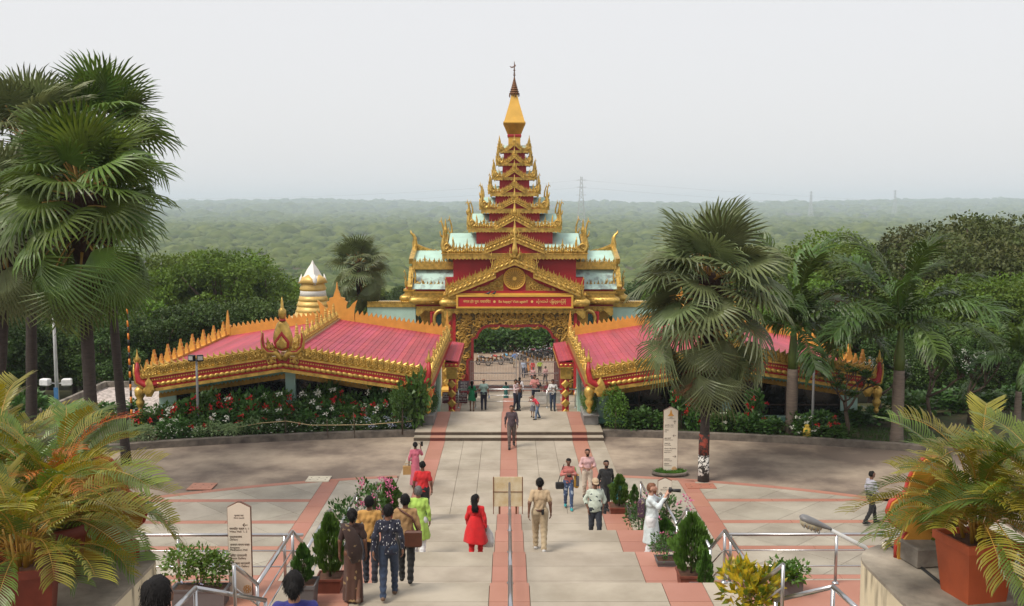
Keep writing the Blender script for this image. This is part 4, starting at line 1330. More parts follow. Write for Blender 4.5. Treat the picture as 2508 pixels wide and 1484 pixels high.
        b.lathe([(.02, -.95), (.1, -.88), (.13, -.78), (.07, -.7), (.16, -.55), (.2, -.4), (.12, -.3), (.22, -.12), (.24, .1), (.12, .25)], 8, (q * (HW + .0), yf - .02, z0 + .05)); b.build('hanging_drop', GOLD, w)
    # front wall, posts, scalloped trim
    WZ0 = -.3
    zs = P(1680, 1022, 43.3).z                   # sill
    hw_ = HW - .35
    def ztop(x): return zl(x, ZA - .02)
    poly = [(-hw_, WZ0), (hw_, WZ0), (hw_, zs), (-hw_, zs)]
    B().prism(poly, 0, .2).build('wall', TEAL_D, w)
    B().box(-hw_ - .02, hw_ + .02, -.06, .22, zs + .001, zs + .07).build('window_sill', TEAL, w)
    B().box(-.22, .22, -.05, .25, zs - .1, ZA - .1).build('post', TEAL, w)
    for q in (-1, 1):
        B().box(*sorted((q * (hw_ - .75), q * hw_)), -.02, .2, zs + .075, zl(hw_, ZA) + .12).build('post', TEAL, w)
        # green board under the slope and the gilded scallops
        a, c = .22, hw_
        poly = [(q * a, ztop(a) - .32), (q * c, ztop(c) - .32), (q * c, ztop(c) + .1), (q * a, ztop(a) + .1)]
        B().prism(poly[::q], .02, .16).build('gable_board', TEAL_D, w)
        b = B(); n = 34
        for i in range(n):
            u0, u1 = a + (c - a) * i / n, a + (c - a) * (i + 1) / n
            um = (u0 + u1) / 2
            pl = [(q * u0, ztop(u0) - .48), (q * u1, ztop(u1) - .48), (q * u1, ztop(u1) - .32), (q * um, ztop(um) - .24), (q * u0, ztop(u0) - .32)]
            b.prism(pl[::q], -.03, .03)
        tag(b.build('scalloped_trim', GOLD_D, w), kind='stuff')
        NB = 4
        u1 = hw_ - .75
        for i in range(NB):
            a, c = .22 + (u1 - .22) * i / NB, .22 + (u1 - .22) * (i + 1) / NB
            zm = zs + .55
            g = .03
            if ztop(c) - .5 > zs + .2:
                zq = min(zm, ztop(c) - .52)
                B().prism([(q * (a + g), zs + .08), (q * (c - g), zs + .08), (q * (c - g), zq - g), (q * (a + g), zq - g)][::q], .08, .1).build('window_pane', DARKGLASS, w)
                if ztop(c) - .5 > zm:
                    B().prism([(q * (a + g), zm + g), (q * (c - g), zm + g), (q * (c - g), ztop(c) - .45), (q * (a + g), ztop(a) - .45)][::q], .08, .1).build('window_pane', DARKGLASS, w)
                    B().box(*sorted((q * a, q * c)), .05, .12, zm - .03, zm + .03).build('transom', WOODBR, w)
            B().box(*sorted((q * c - q * .03, q * c + q * .03)), .045, .125, zs + .07, ztop(c) - .4).build('mullion', WOODBR, w)
    # black sheet behind the glass, standing in for the unlit room
    B().box(-hw_ + .05, hw_ - .05, .6, .65, zs - .2, 2.2).build('room_shade_sheet', BLACKM, w)
    # side and back walls
    for q in (-1, 1):
        B().box(*sorted((q * (hw_ - .2), q * hw_)), .22, yb - .2, -3.4, ze - .35).build('side_wall', TEAL, w)
    B().box(-hw_ + .2, hw_ - .2, yb - .4, yb - .2, -3.4, ze - .2).build('back_wall', TEAL, w)
    # doorway, pilaster and low canopy on the walk side
    xi = qi * hw_
    for (y0, y1) in ((1.6, 3.6), (6.0, 8.6)):
        B().box(*sorted((xi - qi * .05, xi + qi * .02)), y0, y1, -1.6, 1.5).build('doorway_shade', DARKGLASS, w)  # dark panel on the wall, painting the shade of an open door
    B().box(*sorted((xi, xi + qi * .12)), 8.9, 9.5, -1.7, 1.9).build('pilaster', TEAL, w)
    cx0, cx1 = qi * (HW + .17), qi * (HW + .87)
    y0, y1, zc = 50.4 - 43.3, 57.2 - 43.3, 1.82
    n = 8
    for i in range(n):
        a, c = cx0 + (cx1 - cx0) * i / n, cx0 + (cx1 - cx0) * (i + 1) / n
        z = zc + .08 - .10 * i / n
        B().box(*sorted((a, c - (c - a) * .04)), y0, y1, z - .05, z).build('canopy_tile_row', ROOFM, w)
    B().box(*sorted((cx0, cx1)), y0 - .02, y1, zc - .3, zc - .09).build('canopy_fascia', RED, w)
    B().box(*sorted((cx0, cx1 + qi * .04)), y0 - .06, y1, zc - .36, zc - .30).build('canopy_lip', GOLD, w)
    for j in range(3):
        x = cx0 + (cx1 - cx0) * (j + .5) / 3
        B().relief([(x - .09, zc - .2), (x, zc - .25), (x + .09, zc - .2), (x, zc - .15)], y0 - .02, .02, .3).build('lozenge', GOLD, w)
    x0, x1 = sorted((cx0 + qi * .08, cx1 - qi * .08))
    B().box(x0, x1, y0 + .1, y0 + .6, zc - .95, zc - .365).build('canopy_bracket', GOLD, w)
    B().box(x0 + .1, x1 - .1, y0 + .15, y0 + .5, -1.7, zc - .955).build('canopy_post', RED, w)
    for j in range(4):
        z = -.9 + j * .5
        xm = (x0 + x1) / 2
        B().relief([(xm - .24, z), (xm, z - .24), (xm + .24, z), (xm, z + .24)], y0 + .15, .08, .35).build('lozenge', GOLD, w)
    B().lathe([(.42, 0), (.42, .12), (.34, .18), (.36, .3), (.26, .42)], 4, ((x0 + x1) / 2, y0 + .35, -1.7), a0=PI / 4, smooth=False).build('post_foot', GOLD_Y, w)
    return w
make_wing(-1, 'low pavilion with pink tiled roof behind the red and white flower bed')
make_wing(1, 'low pavilion with pink tiled roof standing behind the lone fan palm')
# ================================================================== VEGETATION
def unit(v):
    return v / np.maximum(np.linalg.norm(v, axis=-1, keepdims=True), 1e-9)
def leafquads(pos, axis, nrm, L, W, fold=0.0):
    """one kite-shaped leaf per row; returns vertices, quads"""
    n = len(pos)
    axis = unit(axis)
    side = unit(np.cross(nrm, axis))
    L = np.broadcast_to(np.asarray(L, float), (n,))[:, None]; W = np.broadcast_to(np.asarray(W, float), (n,))[:, None]
    nn = np.cross(axis, side)
    v = np.empty((n, 4, 3))
    v[:, 0] = pos
    v[:, 1] = pos + axis * L * .42 + side * W * .5 + nn * W * fold
    v[:, 2] = pos + axis * L
    v[:, 3] = pos + axis * L * .42 - side * W * .5 + nn * W * fold
    f = np.arange(n * 4).reshape(n, 4)
    return v.reshape(-1, 3), f
def rdir(n, r):
    return unit(r.normal(size=(n, 3)))
def cat(parts):
    vs, fs, mi = [], [], []; o = 0
    for k, (v, f) in enumerate(parts):
        vs.append(v); fs.append(f + o); o += len(v); mi.append(np.full(len(f), k))
    return np.concatenate(vs), np.concatenate(fs), np.concatenate(mi)

LEAF_A = M('fresh_tree_leaves', (0.110, 0.182, 0.022), .55, 0, .45, .55, rnd=.25, trans=.28, spec=.3)
LEAF_B = M('dark_tree_leaves', (0.050, 0.092, 0.018), .5, 0, .45, .5, rnd=.25, trans=.2, spec=.3)
LEAF_C = M('olive_seeding_tree_leaves', (0.055, 0.085, 0.018), .55, 0, .3, .6, rnd=.2, trans=.2, col2=(0.085, 0.088, 0.026), spec=.3)
LEAF_S = M('shrub_leaves', (0.050, 0.118, 0.022), .45, 0, .4, 3, rnd=.2, trans=.2, spec=.4)
LEAF_P = M('pale_variegated_leaves', (0.20, 0.29, 0.13), .5, 0, .35, 4, rnd=.2, trans=.2)
LEAF_L = M('light_topiary_leaves', (0.075, 0.17, 0.018), .5, 0, .35, 4, rnd=.1, trans=.25)
LEAF_T = M('thuja_leaves', (0.062, 0.138, 0.018), .6, 0, .5, 9, rnd=.2, trans=.15)
BARK = M('grey_brown_bark', (0.085, 0.06, 0.042), .9, 0, .4, 6, .8, 18)
BARK_D = M('dark_palm_bark', (0.035, 0.026, 0.022), .9, 0, .4, 5, .9, 14, stretch=(1, 1, 4))
BARK_G = M('grey_ringed_palm_bark', (0.16, 0.125, 0.10), .85, 0, .3, 3, .6, 10, stretch=(1, 1, 9))
PETAL_R = M('red_bracts', (0.50, 0.012, 0.012), .5, 0, .2, 9, trans=.15)
PETAL_W = M('white_petals', (0.72, 0.72, 0.64), .5, 0, .1, 9, trans=.15)
PETAL_P = M('pink_petals', (0.62, 0.17, 0.30), .5, 0, .25, 9, trans=.2)
PETAL_B = M('pale_blue_petals', (0.42, 0.46, 0.66), .5, 0, .2, 9)

# ---------------------------------------------------------------- broadleaf trees
def crown_mesh(name, seed, mat, nclump=34, per=260, leaf=(.30, .16), flat=.8, spread=1.0, trunk_h=.35):
    """crown about 1 unit = 10 m tall tree: clumps of leaves round an uneven dome"""
    r = np.random.default_rng(seed)
    H = 10.0
    C, S = [], []
    for i in range(nclump):
        a = r.uniform(0, 2 * PI); t = r.uniform(0, 1)
        zc = H * (trunk_h + (1 - trunk_h) * (.12 + .80 * t))
        prof = math.sqrt(max(.05, 1 - ((t - .38) / .68) ** 2))
        rad = 3.6 * spread * prof * math.sqrt(r.uniform(.05, 1.0))
        C.append((rad * cos(a), rad * sin(a), zc)); S.append(r.uniform(.75, 1.5) * (1.1 - .25 * t))
    P_, A_, N_ = [], [], []
    for c, s in zip(C, S):
        d = rdir(per, r); d[:, 2] = d[:, 2] * .9 + .18; d = unit(d)
        rr = s * r.uniform(.55, 1.08, (per, 1)) ** .5
        lump = 1 + .25 * np.sin(d[:, :1] * 5 + c[0] * 3) * np.cos(d[:, 1:2] * 4 + c[1])
        p = np.array(c) + d * rr * lump * np.array([1.15, 1.15, flat])
        P_.append(p); A_.append(unit(d * .6 + rdir(per, r) * .7 + np.array([0, 0, -.25]))); N_.append(unit(d + rdir(per, r) * .7))
    pos = np.concatenate(P_); L = r.uniform(.7, 1.3, len(pos)) * leaf[0]
    v, f = leafquads(pos, np.concatenate(A_), np.concatenate(N_), L, L * leaf[1] / leaf[0] * r.uniform(.8, 1.4, len(pos)), .12)
    return npmesh(name, v, f, mat), C
def limbs_mesh(name, C, seed, mat, H=10.0, r0=.26):
    rr = random.Random(seed)
    b = B()
    top = H * .45
    b.tube([(0, 0, -.8), (.05, 0, H * .12), (-.05, .08, H * .28), (.06, 0, top)], [r0 * 1.25, r0, r0 * .8, r0 * .6], 8)
    for c in rr.sample(C, min(len(C), 15)):
        z0 = rr.uniform(H * .2, top)
        m = (c[0] * .45 + rr.uniform(-.2, .2), c[1] * .45 + rr.uniform(-.2, .2), z0 + (c[2] - z0) * .62)
        b.tube([(0, 0, z0), m, c], [r0 * .42, r0 * .28, .03], 5)
    return b.mesh(name, mat)
TREES = {}
for kind, mat, k in (('fresh', LEAF_A, 4), ('dark', LEAF_B, 3), ('olive', LEAF_C, 2)):
    TREES[kind] = []
    for i in range(k):
        cm, C = crown_mesh('crown', 100 + i * 7 + len(kind), mat, 38, 420, (.25, .13) if kind != 'olive' else (.22, .12), .8, 1.0 + .15 * (i % 2), .22)
        TREES[kind].append((cm, limbs_mesh('trunk', C, i, BARK)))
def tree(kind, x, y, zb, h, label, wide=1.0, group=None, i=None):
    cm, tm = random.choice(TREES[kind]) if i is None else TREES[kind][i % len(TREES[kind])]
    o = thing('broadleaf_tree', label, 'tree', (x, y, zb), random.uniform(0, 6.28), group)
    sc = (h / 10 * wide, h / 10 * wide, h / 10)
    inst('trunk', tm, o, (0, 0, 0), (0, 0, 0), sc)
    inst('crown', cm, o, (0, 0, 0), (0, 0, 0), sc)
    return o
def tree_px(kind, px, top_y, D, label, wide=1.0, group=None, zb=None):
    t = P(px, top_y, D)
    zb = float(terrain(t.x, D)) - .1 if zb is None else zb
    return tree(kind, t.x, D, zb, (t.z - zb) * .98, label, wide, group)
GL = 'trees of the wood behind the wing with the flower bed'
for i, (px, ty, D) in enumerate(((330, 660, 92), (405, 622, 96), (470, 612, 100), (535, 606, 95), (600, 622, 104), (650, 655, 98), (700, 690, 108), (745, 700, 116))):
    tree_px('fresh', px, ty, D, f'bright green tree behind the flower bed wing, {NTH[i]} counted from the palm cluster', 1.0, GL)
for i, (px, ty, D) in enumerate(((40, 640, 84), (110, 655, 88), (190, 640, 86), (262, 660, 84), (-40, 620, 80))):
    tree_px('fresh', px, ty, D, f'bright green tree behind the clustered palm trunks, {NTH[i]} of their row', 1.05, 'trees behind the clustered palm trunks')
for i, (px, ty, D) in enumerate(((20, 760, 66), (95, 790, 64), (175, 770, 66), (250, 780, 64), (320, 760, 68), (395, 745, 68), (470, 735, 70), (545, 720, 72), (615, 725, 72), (680, 735, 74), (-45, 730, 62))):
    tree_px('dark', px, ty, D, f'dark green tree low before the brighter wood, {NTH[i]} counted from the globe camera pole', 1.15, 'dark trees below the bright wood')
GR = 'trees of the wood behind the royal palms'
for i, (px, ty, D) in enumerate(((2240, 552, 86), (2310, 540, 88), (2385, 518, 84), (2445, 530, 86), (2505, 535, 88), (2570, 540, 86), (2345, 570, 76), (2470, 580, 78))):
    tree_px('olive', px, ty, D, f'tall olive tree with brownish seed heads, {NTH[i]} counted from the royal palms', 1.0, GR)
for i, (px, ty, D) in enumerate(((1960, 600, 92), (2040, 566, 98), (2110, 592, 94), (2180, 600, 90), (1990, 660, 80), (1860, 640, 96))):
    tree_px('fresh', px, ty, D, f'bright green tree peeping between royal palm crowns, {NTH[i]} counted from the fan palm', 1.0, GR)
for i, (px, ty, D) in enumerate(((2300, 690, 66), (2390, 670, 64), (2470, 690, 62), (2540, 670, 64))):
    tree_px('fresh', px, ty, D, f'light green tree before the tall olive trees, {NTH[i]} counted from the royal palms', 1.1, 'light green trees before the olive trees')
for i, (px, ty, D) in enumerate(((1985, 760, 64), (2060, 740, 66), (2140, 750, 62), (2225, 770, 60), (2300, 800, 56), (2380, 820, 56), (2460, 820, 55), (2545, 800, 56))):
    tree_px('dark', px, ty, D, f'dark green tree behind the royal palm trunks, {NTH[i]} counted from the wing', 1.2, 'dark trees behind the royal palm trunks')
for i, (px, ty, D) in enumerate(((905, 700, 122), (960, 688, 126), (1020, 700, 122), (1080, 705, 125), (1150, 715, 122), (1205, 740, 121), (1260, 745, 124), (1320, 740, 121), (1380, 720, 123), (1440, 712, 124), (1500, 700, 122), (1560, 690, 125), (1620, 680, 122), (1685, 670, 126), (1760, 665, 122))):
    tree_px('dark' if i % 3 else 'fresh', px, ty, D, f'dark tree closing the parking ground, {NTH[i]} counted from the distant fan palm', 1.15, 'trees beyond the parking ground')

# ---------------------------------------------------------------- mangrove plain and far hills (one mass)
def domes(n, y0, y1, r0, r1, seed):
    r = np.random.default_rng(seed)
    u = r.uniform(0, 1, n)
    y = np.sqrt(y0 ** 2 + u * (y1 ** 2 - y0 ** 2))
    x = r.uniform(-.60, .60, n) * y
    keep = vnoise(x, y, 240, 21) + .55 * vnoise(x, y, 70, 22) > .38
    x, y = x[keep], y[keep]; n = len(x)
    rad = r.uniform(r0, r1, n) * (.7 + .9 * vnoise(x, y, 300, 23))
    hgt = rad * r.uniform(.45, .85, n)
    z = terrain(x, y)
    K = 9
    ang = np.arange(K) * 2 * PI / K
    rings = [(1.0, -.15), (.95, .35), (.62, .78)]
    V = np.empty((n, 3 * K + 1, 3))
    for q, (a, h) in enumerate(rings):
        jit = r.uniform(.72, 1.3, (n, K)); jz = r.uniform(.8, 1.2, (n, K))
        V[:, q * K:(q + 1) * K, 0] = x[:, None] + rad[:, None] * a * jit * np.cos(ang)
        V[:, q * K:(q + 1) * K, 1] = y[:, None] + rad[:, None] * a * jit * np.sin(ang)
        V[:, q * K:(q + 1) * K, 2] = z[:, None] + hgt[:, None] * h * jz
    V[:, 3 * K] = np.stack([x, y, z + hgt * r.uniform(.9, 1.15, n)], 1)
    F = []
    for q in range(2):
        for j in range(K):
            a, b_, c, d = q * K + j, q * K + (j + 1) % K, (q + 1) * K + (j + 1) % K, (q + 1) * K + j
            F += [(a, b_, c), (a, c, d)]
    for j in range(K): F.append((2 * K + j, 2 * K + (j + 1) % K, 3 * K))
    F = np.array(F)
    f = (F[None] + (np.arange(n) * (3 * K + 1))[:, None, None]).reshape(-1, 3)
    return V.reshape(-1, 3), f
MANG = M('mangrove_canopy', (0.026, 0.052, 0.009), .8, 0, .5, .045, 1.0, .8, col2=(0.140, 0.168, 0.046), detail=12, spec=.1)
pa = [domes(13000, 480, 1300, 3, 6.5, 1), domes(900, 480, 1600, 7, 13, 7), domes(7000, 1300, 3400, 6, 17, 2), domes(4500, 3400, 8000, 13, 34, 3)]
v_, f_, _ = cat(pa)
tag(link(bpy.data.objects.new('mangrove_forest', npmesh('mangrove_forest', v_, f_, MANG, False))), 'green mangrove forest covering the plain to the hazy hills', 'forest', kind='stuff')

# ---------------------------------------------------------------- fan palms
def fan_frond(name, mat_leaf, mat_pet, seed, pet=1.15, Rb=1.25, bend=.3, droop=.35, nseg=30, sweep=2.5, cup=.25):
    r = random.Random(seed)
    b = B()
    n = 6
    path = []
    for i in range(n):
        t = i / (n - 1)
        path.append((pet * t, 0, -.16 * pet * t * t * (1 + bend)))
    b.mi(1); b.tube(path, [.055, .042, .034, .028, .024, .02], 5, True, .6)
    hub = Vector(path[-1])
    b.mi(0)
    cb, sb = cos(-bend - .15), sin(-bend - .15)
    def pt(rad, a, lift):
        x = rad * cos(a); y = rad * sin(a)
        z = lift + cup * abs(sin(a)) * rad * .6 - droop * max(0, rad / Rb - .35) ** 1.7 * Rb * (1 + .3 * abs(sin(a)))
        return (hub.x + x * cb - z * sb * -1 * -1, hub.y + y, hub.z + x * sb + z * cb)
    da = 2 * sweep / nseg
    for k in range(nseg):
        a = -sweep + (k + .5) * da
        Rk = Rb * (.86 + .14 * cos(a * .7)) * r.uniform(.9, 1.06)
        dr = r.uniform(-.03, .03)
        w1 = da * .5
        rows = [(.04, w1, 0), (.46, w1 * .97, .0), (.68, w1 * .52, -.02 - .05 * r.random()), (.86, w1 * .26, -.05 - .10 * r.random())]
        vs = []
        for (q, w, l) in rows:
            vs += [pt(q * Rk, a - w, l - .0), pt(q * Rk, a, l + .035 * q), pt(q * Rk, a + w, l)]
        vs.append(pt(Rk, a + dr, -.10 - .16 * r.random()))
        fs = []
        for i in range(3):
            o = i * 3
            fs += [(o, o + 1, o + 4, o + 3), (o + 1, o + 2, o + 5, o + 4)]
        fs += [(9, 10, 12), (10, 11, 12)]
        b.add(vs, fs)
    return b.mesh(name, [mat_leaf, mat_pet])
FAN_G = M('fan_palm_leaf', (0.098, 0.160, 0.030), .42, 0, .35, 2.5, rnd=.3, trans=.25, spec=.5)
FAN_GG = M('grey_green_fan_palm_leaf', (0.125, 0.155, 0.062), .45, 0, .35, 2.5, rnd=.3, trans=.22, spec=.5)
PETI = M('yellow_palm_stalk', (0.34, 0.20, 0.045), .5, 0, .2, 5)
DEADL = M('dead_palm_leaf', (0.16, 0.075, 0.03), .8, 0, .4, 5, rnd=.3)
FIBRE = M('palm_fibre', (0.045, 0.022, 0.014), .95, 0, .4, 12, .8, 30)
FANS = {}
for key, ml in (('g', FAN_G), ('gg', FAN_GG)):
    FANS[key] = dict(up=[fan_frond('frond', ml, PETI, i, 1.2, 1.3, .05, .10 + .05 * i, 30, 2.2) for i in range(2)],
                     mid=[fan_frond('frond', ml, PETI, 5 + i, 1.15, 1.25, .35, .35 + .1 * i) for i in range(3)],
                     low=[fan_frond('frond', ml, PETI, 9 + i, 1.2, 1.4, .55 + .15 * i, .42 + .14 * i, 24, 1.0 + .2 * i, .15) for i in range(3)])
FAN_DEAD = [fan_frond('dead_frond', DEADL, DEADL, 20 + i, .7, 1.1, .35, .25, 14, .55 + .2 * i, .0) for i in range(3)]
def fan_palm(x, y, zb, zc, label, key='g', rad=2.4, group=None, tr=.17, lean=(0, 0), nf=44, dead=14, seed=0, white=False, up0=88, skirt=1.0, drop=2.0):
    rr = random.Random(seed)
    o = thing('fan_palm', label, 'palm tree', (x, y, zb), 0, group)
    H = zc - zb
    b = B(); n = 14
    path = [(lean[0] * (1 - (i / (n - 1))) ** 1.5 * -1, lean[1] * (1 - i / (n - 1)), H * i / (n - 1) - .25 * (i == 0)) for i in range(n)]
    b.tube(path, [tr * (1.35 if i == 0 else 1.0 + .06 * (i % 2) - .012 * i) for i in range(n)], 12)
    tk = b.build('trunk', BARK_D, o)
    if white:
        wm = M('flaking_whitewash', (0.03, 0.025, 0.022), .9, 0, .2, 9, .3, 20, col2=(.62, .6, .56), thr=(.49, .54))
        B().tube([(path[0][0], 0, -.02), (path[0][0], 0, .95)], tr * 1.16, 12).build('white_ring', wm, tk)
        rm = M('old_red_paint_on_bark', (0.035, 0.026, 0.022), .9, 0, .2, 7, .3, 20, col2=(.28, .05, .03), thr=(.45, .6))
        B().tube([(path[0][0], 0, .96), (path[1][0], 0, 1.7)], tr * 1.12, 12).build('red_ring', rm, tk)
    s = rad / 2.4
    cb = B()
    cb.lathe([(tr * 1.0, -1.9 * s), (.24 * s, -1.4 * s), (.28 * s, -.85 * s), (.36 * s, -.45 * s), (.42 * s, -.1 * s), (.22 * s, .2 * s), (.05, .45 * s)], 10, (0, 0, H))
    for i in range(60):                                        # old leaf bases and fibres
        a = rr.uniform(0, 6.28); z0 = H + rr.uniform(-1.2, .15) * s
        q = rr.uniform(.3, .75) * s
        cb.tube([(.2 * s * cos(a), .2 * s * sin(a), z0), (q * cos(a + .2), q * sin(a + .2), z0 + rr.uniform(-.1, .15) * s), (q * 1.15 * cos(a + .3), q * 1.15 * sin(a + .3), z0 - rr.uniform(.2, .6) * s)], [.03 * s, .025 * s, .005], 4)
    cr = cb.build('crown', FIBRE, o)
    for i in range(nf):
        t = (i + .5) / nf
        az = i * 2.399963 + rr.uniform(-.25, .25)
        el = up0 - (up0 + 44) * t ** .95 + rr.uniform(-9, 9)
        me = rr.choice(FANS[key]['up'] if el > 48 else FANS[key]['mid'] if el > -12 else FANS[key]['low'])
        place_frond(cr, me, az, R(el), (0, 0, H - drop * s * max(0, t - .38)), s * rr.uniform(.86, 1.1), rr.uniform(-.7, .7), 'frond')
    for i in range(dead):
        az = i * 2.4 + rr.uniform(-.3, .3)
        place_frond(cr, rr.choice(FAN_DEAD), az, R(rr.uniform(-84, -66)), (0, 0, H - (.9 + .6 * (skirt > 1)) * s), s * rr.uniform(.85, 1.1) * skirt, rr.uniform(-.4, .4), 'dead_frond')
    return o
def place_frond(par, me, az, el, loc, sc, roll, name):
    d = Vector((cos(el) * cos(az), cos(el) * sin(az), sin(el)))
    up = Vector((-sin(el) * cos(az), -sin(el) * sin(az), cos(el)))
    y = up.cross(d)
    m = Matrix((d, y, up)).transposed().to_4x4()
    m = Matrix.Translation(loc) @ m @ Matrix.Rotation(roll, 4, 'X') @ Matrix.Diagonal((sc, sc, sc, 1))
    return instm(name, me, par, m)
def at(px, D): return P(px, 700, D).x
# cluster by the stair
pc = P(198, 470, 29); fan_palm(at(206, 29), 29, 0, pc.z - .1, 'full crowned fan palm with brown skirt, foremost of the palm cluster', 'g', 2.75, None, .19, (-.1, 0), 58, 22, 1)
pc = P(300, 330, 37); fan_palm(at(262, 37), 37, -.3, pc.z, 'tallest fan palm of the cluster, its crown above the full crowned one', 'g', 2.9, None, .17, (-.5, 0), 46, 6, 2)
pc = P(52, 350, 35); fan_palm(at(84, 35), 35, -.3, pc.z, 'slender trunked fan palm beside the pole with globe camera', 'gg', 2.8, None, .19, (.45, 0), 46, 8, 3)
pc = P(-30, 520, 32); fan_palm(at(20, 32), 32, -.3, pc.z, 'leaning trunked fan palm at the outer end of the palm cluster', 'gg', 2.6, None, .17, (1.0, 0), 46, 8, 4)
pr_ = PZ(1726, 1178, 0); pc = P(1735, 690, pr_.y)
fan_palm(pr_.x, pr_.y, 0, pc.z, 'lone fan palm with whitewashed trunk foot on the ring road edge', 'gg', 2.95, None, .17, (.05, 0), 58, 24, 5, True, 86, 1.1, 2.3)
pc = P(882, 650, 70)
fan_palm(at(880, 70), 70, float(terrain(0, 70)), pc.z, 'distant fan palm between the small stupa and the gate', 'gg', 2.4, None, .2, (0, 0), 40, 2, 6)

# ---------------------------------------------------------------- feather palms
def pinnate(name, mats, seed, L=3.4, n=46, ll=.75, lw=.045, arch=.9, vee=.35, hang=.5, plumose=.0, r0=.035, stalk=.14, fwd=.5):
    rr = np.random.default_rng(seed)
    m = 12
    pts = []
    for i in range(m):
        t = i / (m - 1)
        ang = .25 - arch * 1.5 * t ** 1.4
        pts.append(ang)
    path = [np.zeros(3)]
    for i in range(1, m):
        path.append(path[-1] + np.array([cos(pts[i]), 0, sin(pts[i])]) * L / (m - 1))
    path = np.array(path)
    b = B(); b.mi(1)
    b.tube([tuple(p) for p in path], [r0 * (1 - .85 * i / (m - 1)) for i in range(m)], 5)
    b.mi(0)
    for k in range(n):
        t = stalk + (1 - stalk) * (k + .5) / n
        u = t * (m - 1); i = min(int(u), m - 2); fr = u - i
        p = path[i] * (1 - fr) + path[i + 1] * fr
        tg = unit(path[i + 1] - path[i])
        up = np.array([-tg[2], 0, tg[0]])
        lk = ll * (math.sin(PI * min(1, .16 + .84 * (1 - abs(t - .45) * 1.15))) ** .6) * rr.uniform(.88, 1.08) * (1 - .55 * max(0, t - .75) * 4 * .5)
        for s in (-1, 1):
            tw = vee + rr.uniform(-plumose, plumose)
            sd = np.array([0, s * cos(tw), 0]) + up * sin(tw) + tg * (fwd + .35 * t)
            sd = unit(sd)
            wd = unit(np.cross(sd, up) + 1e-6)
            a = p; c = p + sd * lk * .5; e = p + sd * lk * .8 + np.array([0, 0, -hang * lk * .28]); g = p + sd * lk * .93 + np.array([0, 0, -hang * lk * .62])
            c = c + np.array([0, 0, -hang * lk * .06])
            w = lw * .5
            b.add([a - wd * w * .5, a + wd * w * .5, c + wd * w, c - wd * w, e + wd * w * .75, e - wd * w * .75, g], [(0, 1, 2, 3), (3, 2, 4, 5), (5, 4, 6)])
    return b.mesh(name, mats)
ROYAL = M('royal_palm_leaf', (0.062, 0.112, 0.020), .45, 0, .35, 2, rnd=.3, trans=.22, spec=.45)
SHAFT = M('green_crownshaft', (0.075, 0.115, 0.020), .4, 0, .2, 2)
ARECA_Y = M('yellowing_areca_leaf', (0.24, 0.22, 0.025), .4, 0, .35, 2.2, rnd=.25, trans=.25, spec=.5)
ARECA_G = M('green_areca_leaf', (0.105, 0.165, 0.022), .4, 0, .35, 2.2, rnd=.3, trans=.25, spec=.5)
ARECA_O = M('orange_dry_areca_leaf', (0.42, 0.14, 0.02), .5, 0, .4, 3, rnd=.2, trans=.2)
ARECA_ST = M('orange_yellow_areca_stalk', (0.36, 0.20, 0.03), .45, 0, .25, 4)
ROY_F = [pinnate('frond', [ROYAL, SHAFT], i, 3.8, 74, .95, .07, .62 + .12 * i, .3, .75, .55, .05, .1) for i in range(3)]
def royal_palm(x, y, zb, zs0, zs1, label, r=.23, nf=13, seed=0, sc=1.0):
    rr = random.Random(seed)
    o = thing('royal_palm', label, 'palm tree', (x, y, zb), 0, None)
    h0, h1 = zs0 - zb, zs1 - zb
    B().tube([(0, 0, h0 * i / 8 - .2 * (i == 0)) for i in range(9)], [r * q for q in (1.35, 1.12, 1.0, .97, .98, 1.0, .97, .92, .9)], 14).build('trunk', BARK_G, o)
    cr = B().tube([(0, 0, h0 - .01), (0, 0, h0 + (h1 - h0) * .3), (0, 0, h0 + (h1 - h0) * .7), (0, 0, h1 + .3)], [r * .86, r * .9, r * .62, r * .3], 12).build('crown', SHAFT, o)
    for i in range(nf):
        t = (i + .3) / nf
        az = i * 2.39996 + rr.uniform(-.2, .2)
        el = 76 - 96 * t ** 1.1 + rr.uniform(-6, 6)
        place_frond(cr, rr.choice(ROY_F), az, R(el), (0, 0, h1 + rr.uniform(-.15, .2)), sc * rr.uniform(.88, 1.08), rr.uniform(-.4, .4), 'frond')
    return o
for (px, by, D, y0, y1, lab, sc, sd) in ((1937, 1072, 41.3, 903, 800, 'royal palm with grey ringed trunk next to the yellow sack', 1.0, 1),
                                         (2195, 1100, 39.6, 906, 808, 'royal palm with grey trunk beyond the frangipani, by the ring road', 1.05, 2),
                                         (2490, 1060, 43.5, 958, 880, 'younger royal palm beside the pale path behind the potted palms', .72, 3)):
    g = P(px, by, D)
    royal_palm(g.x, D, .05, P(px, y0, D).z, P(px, y1, D).z, lab, .24 if sc > .8 else .15, 18, sd, sc * 1.08)

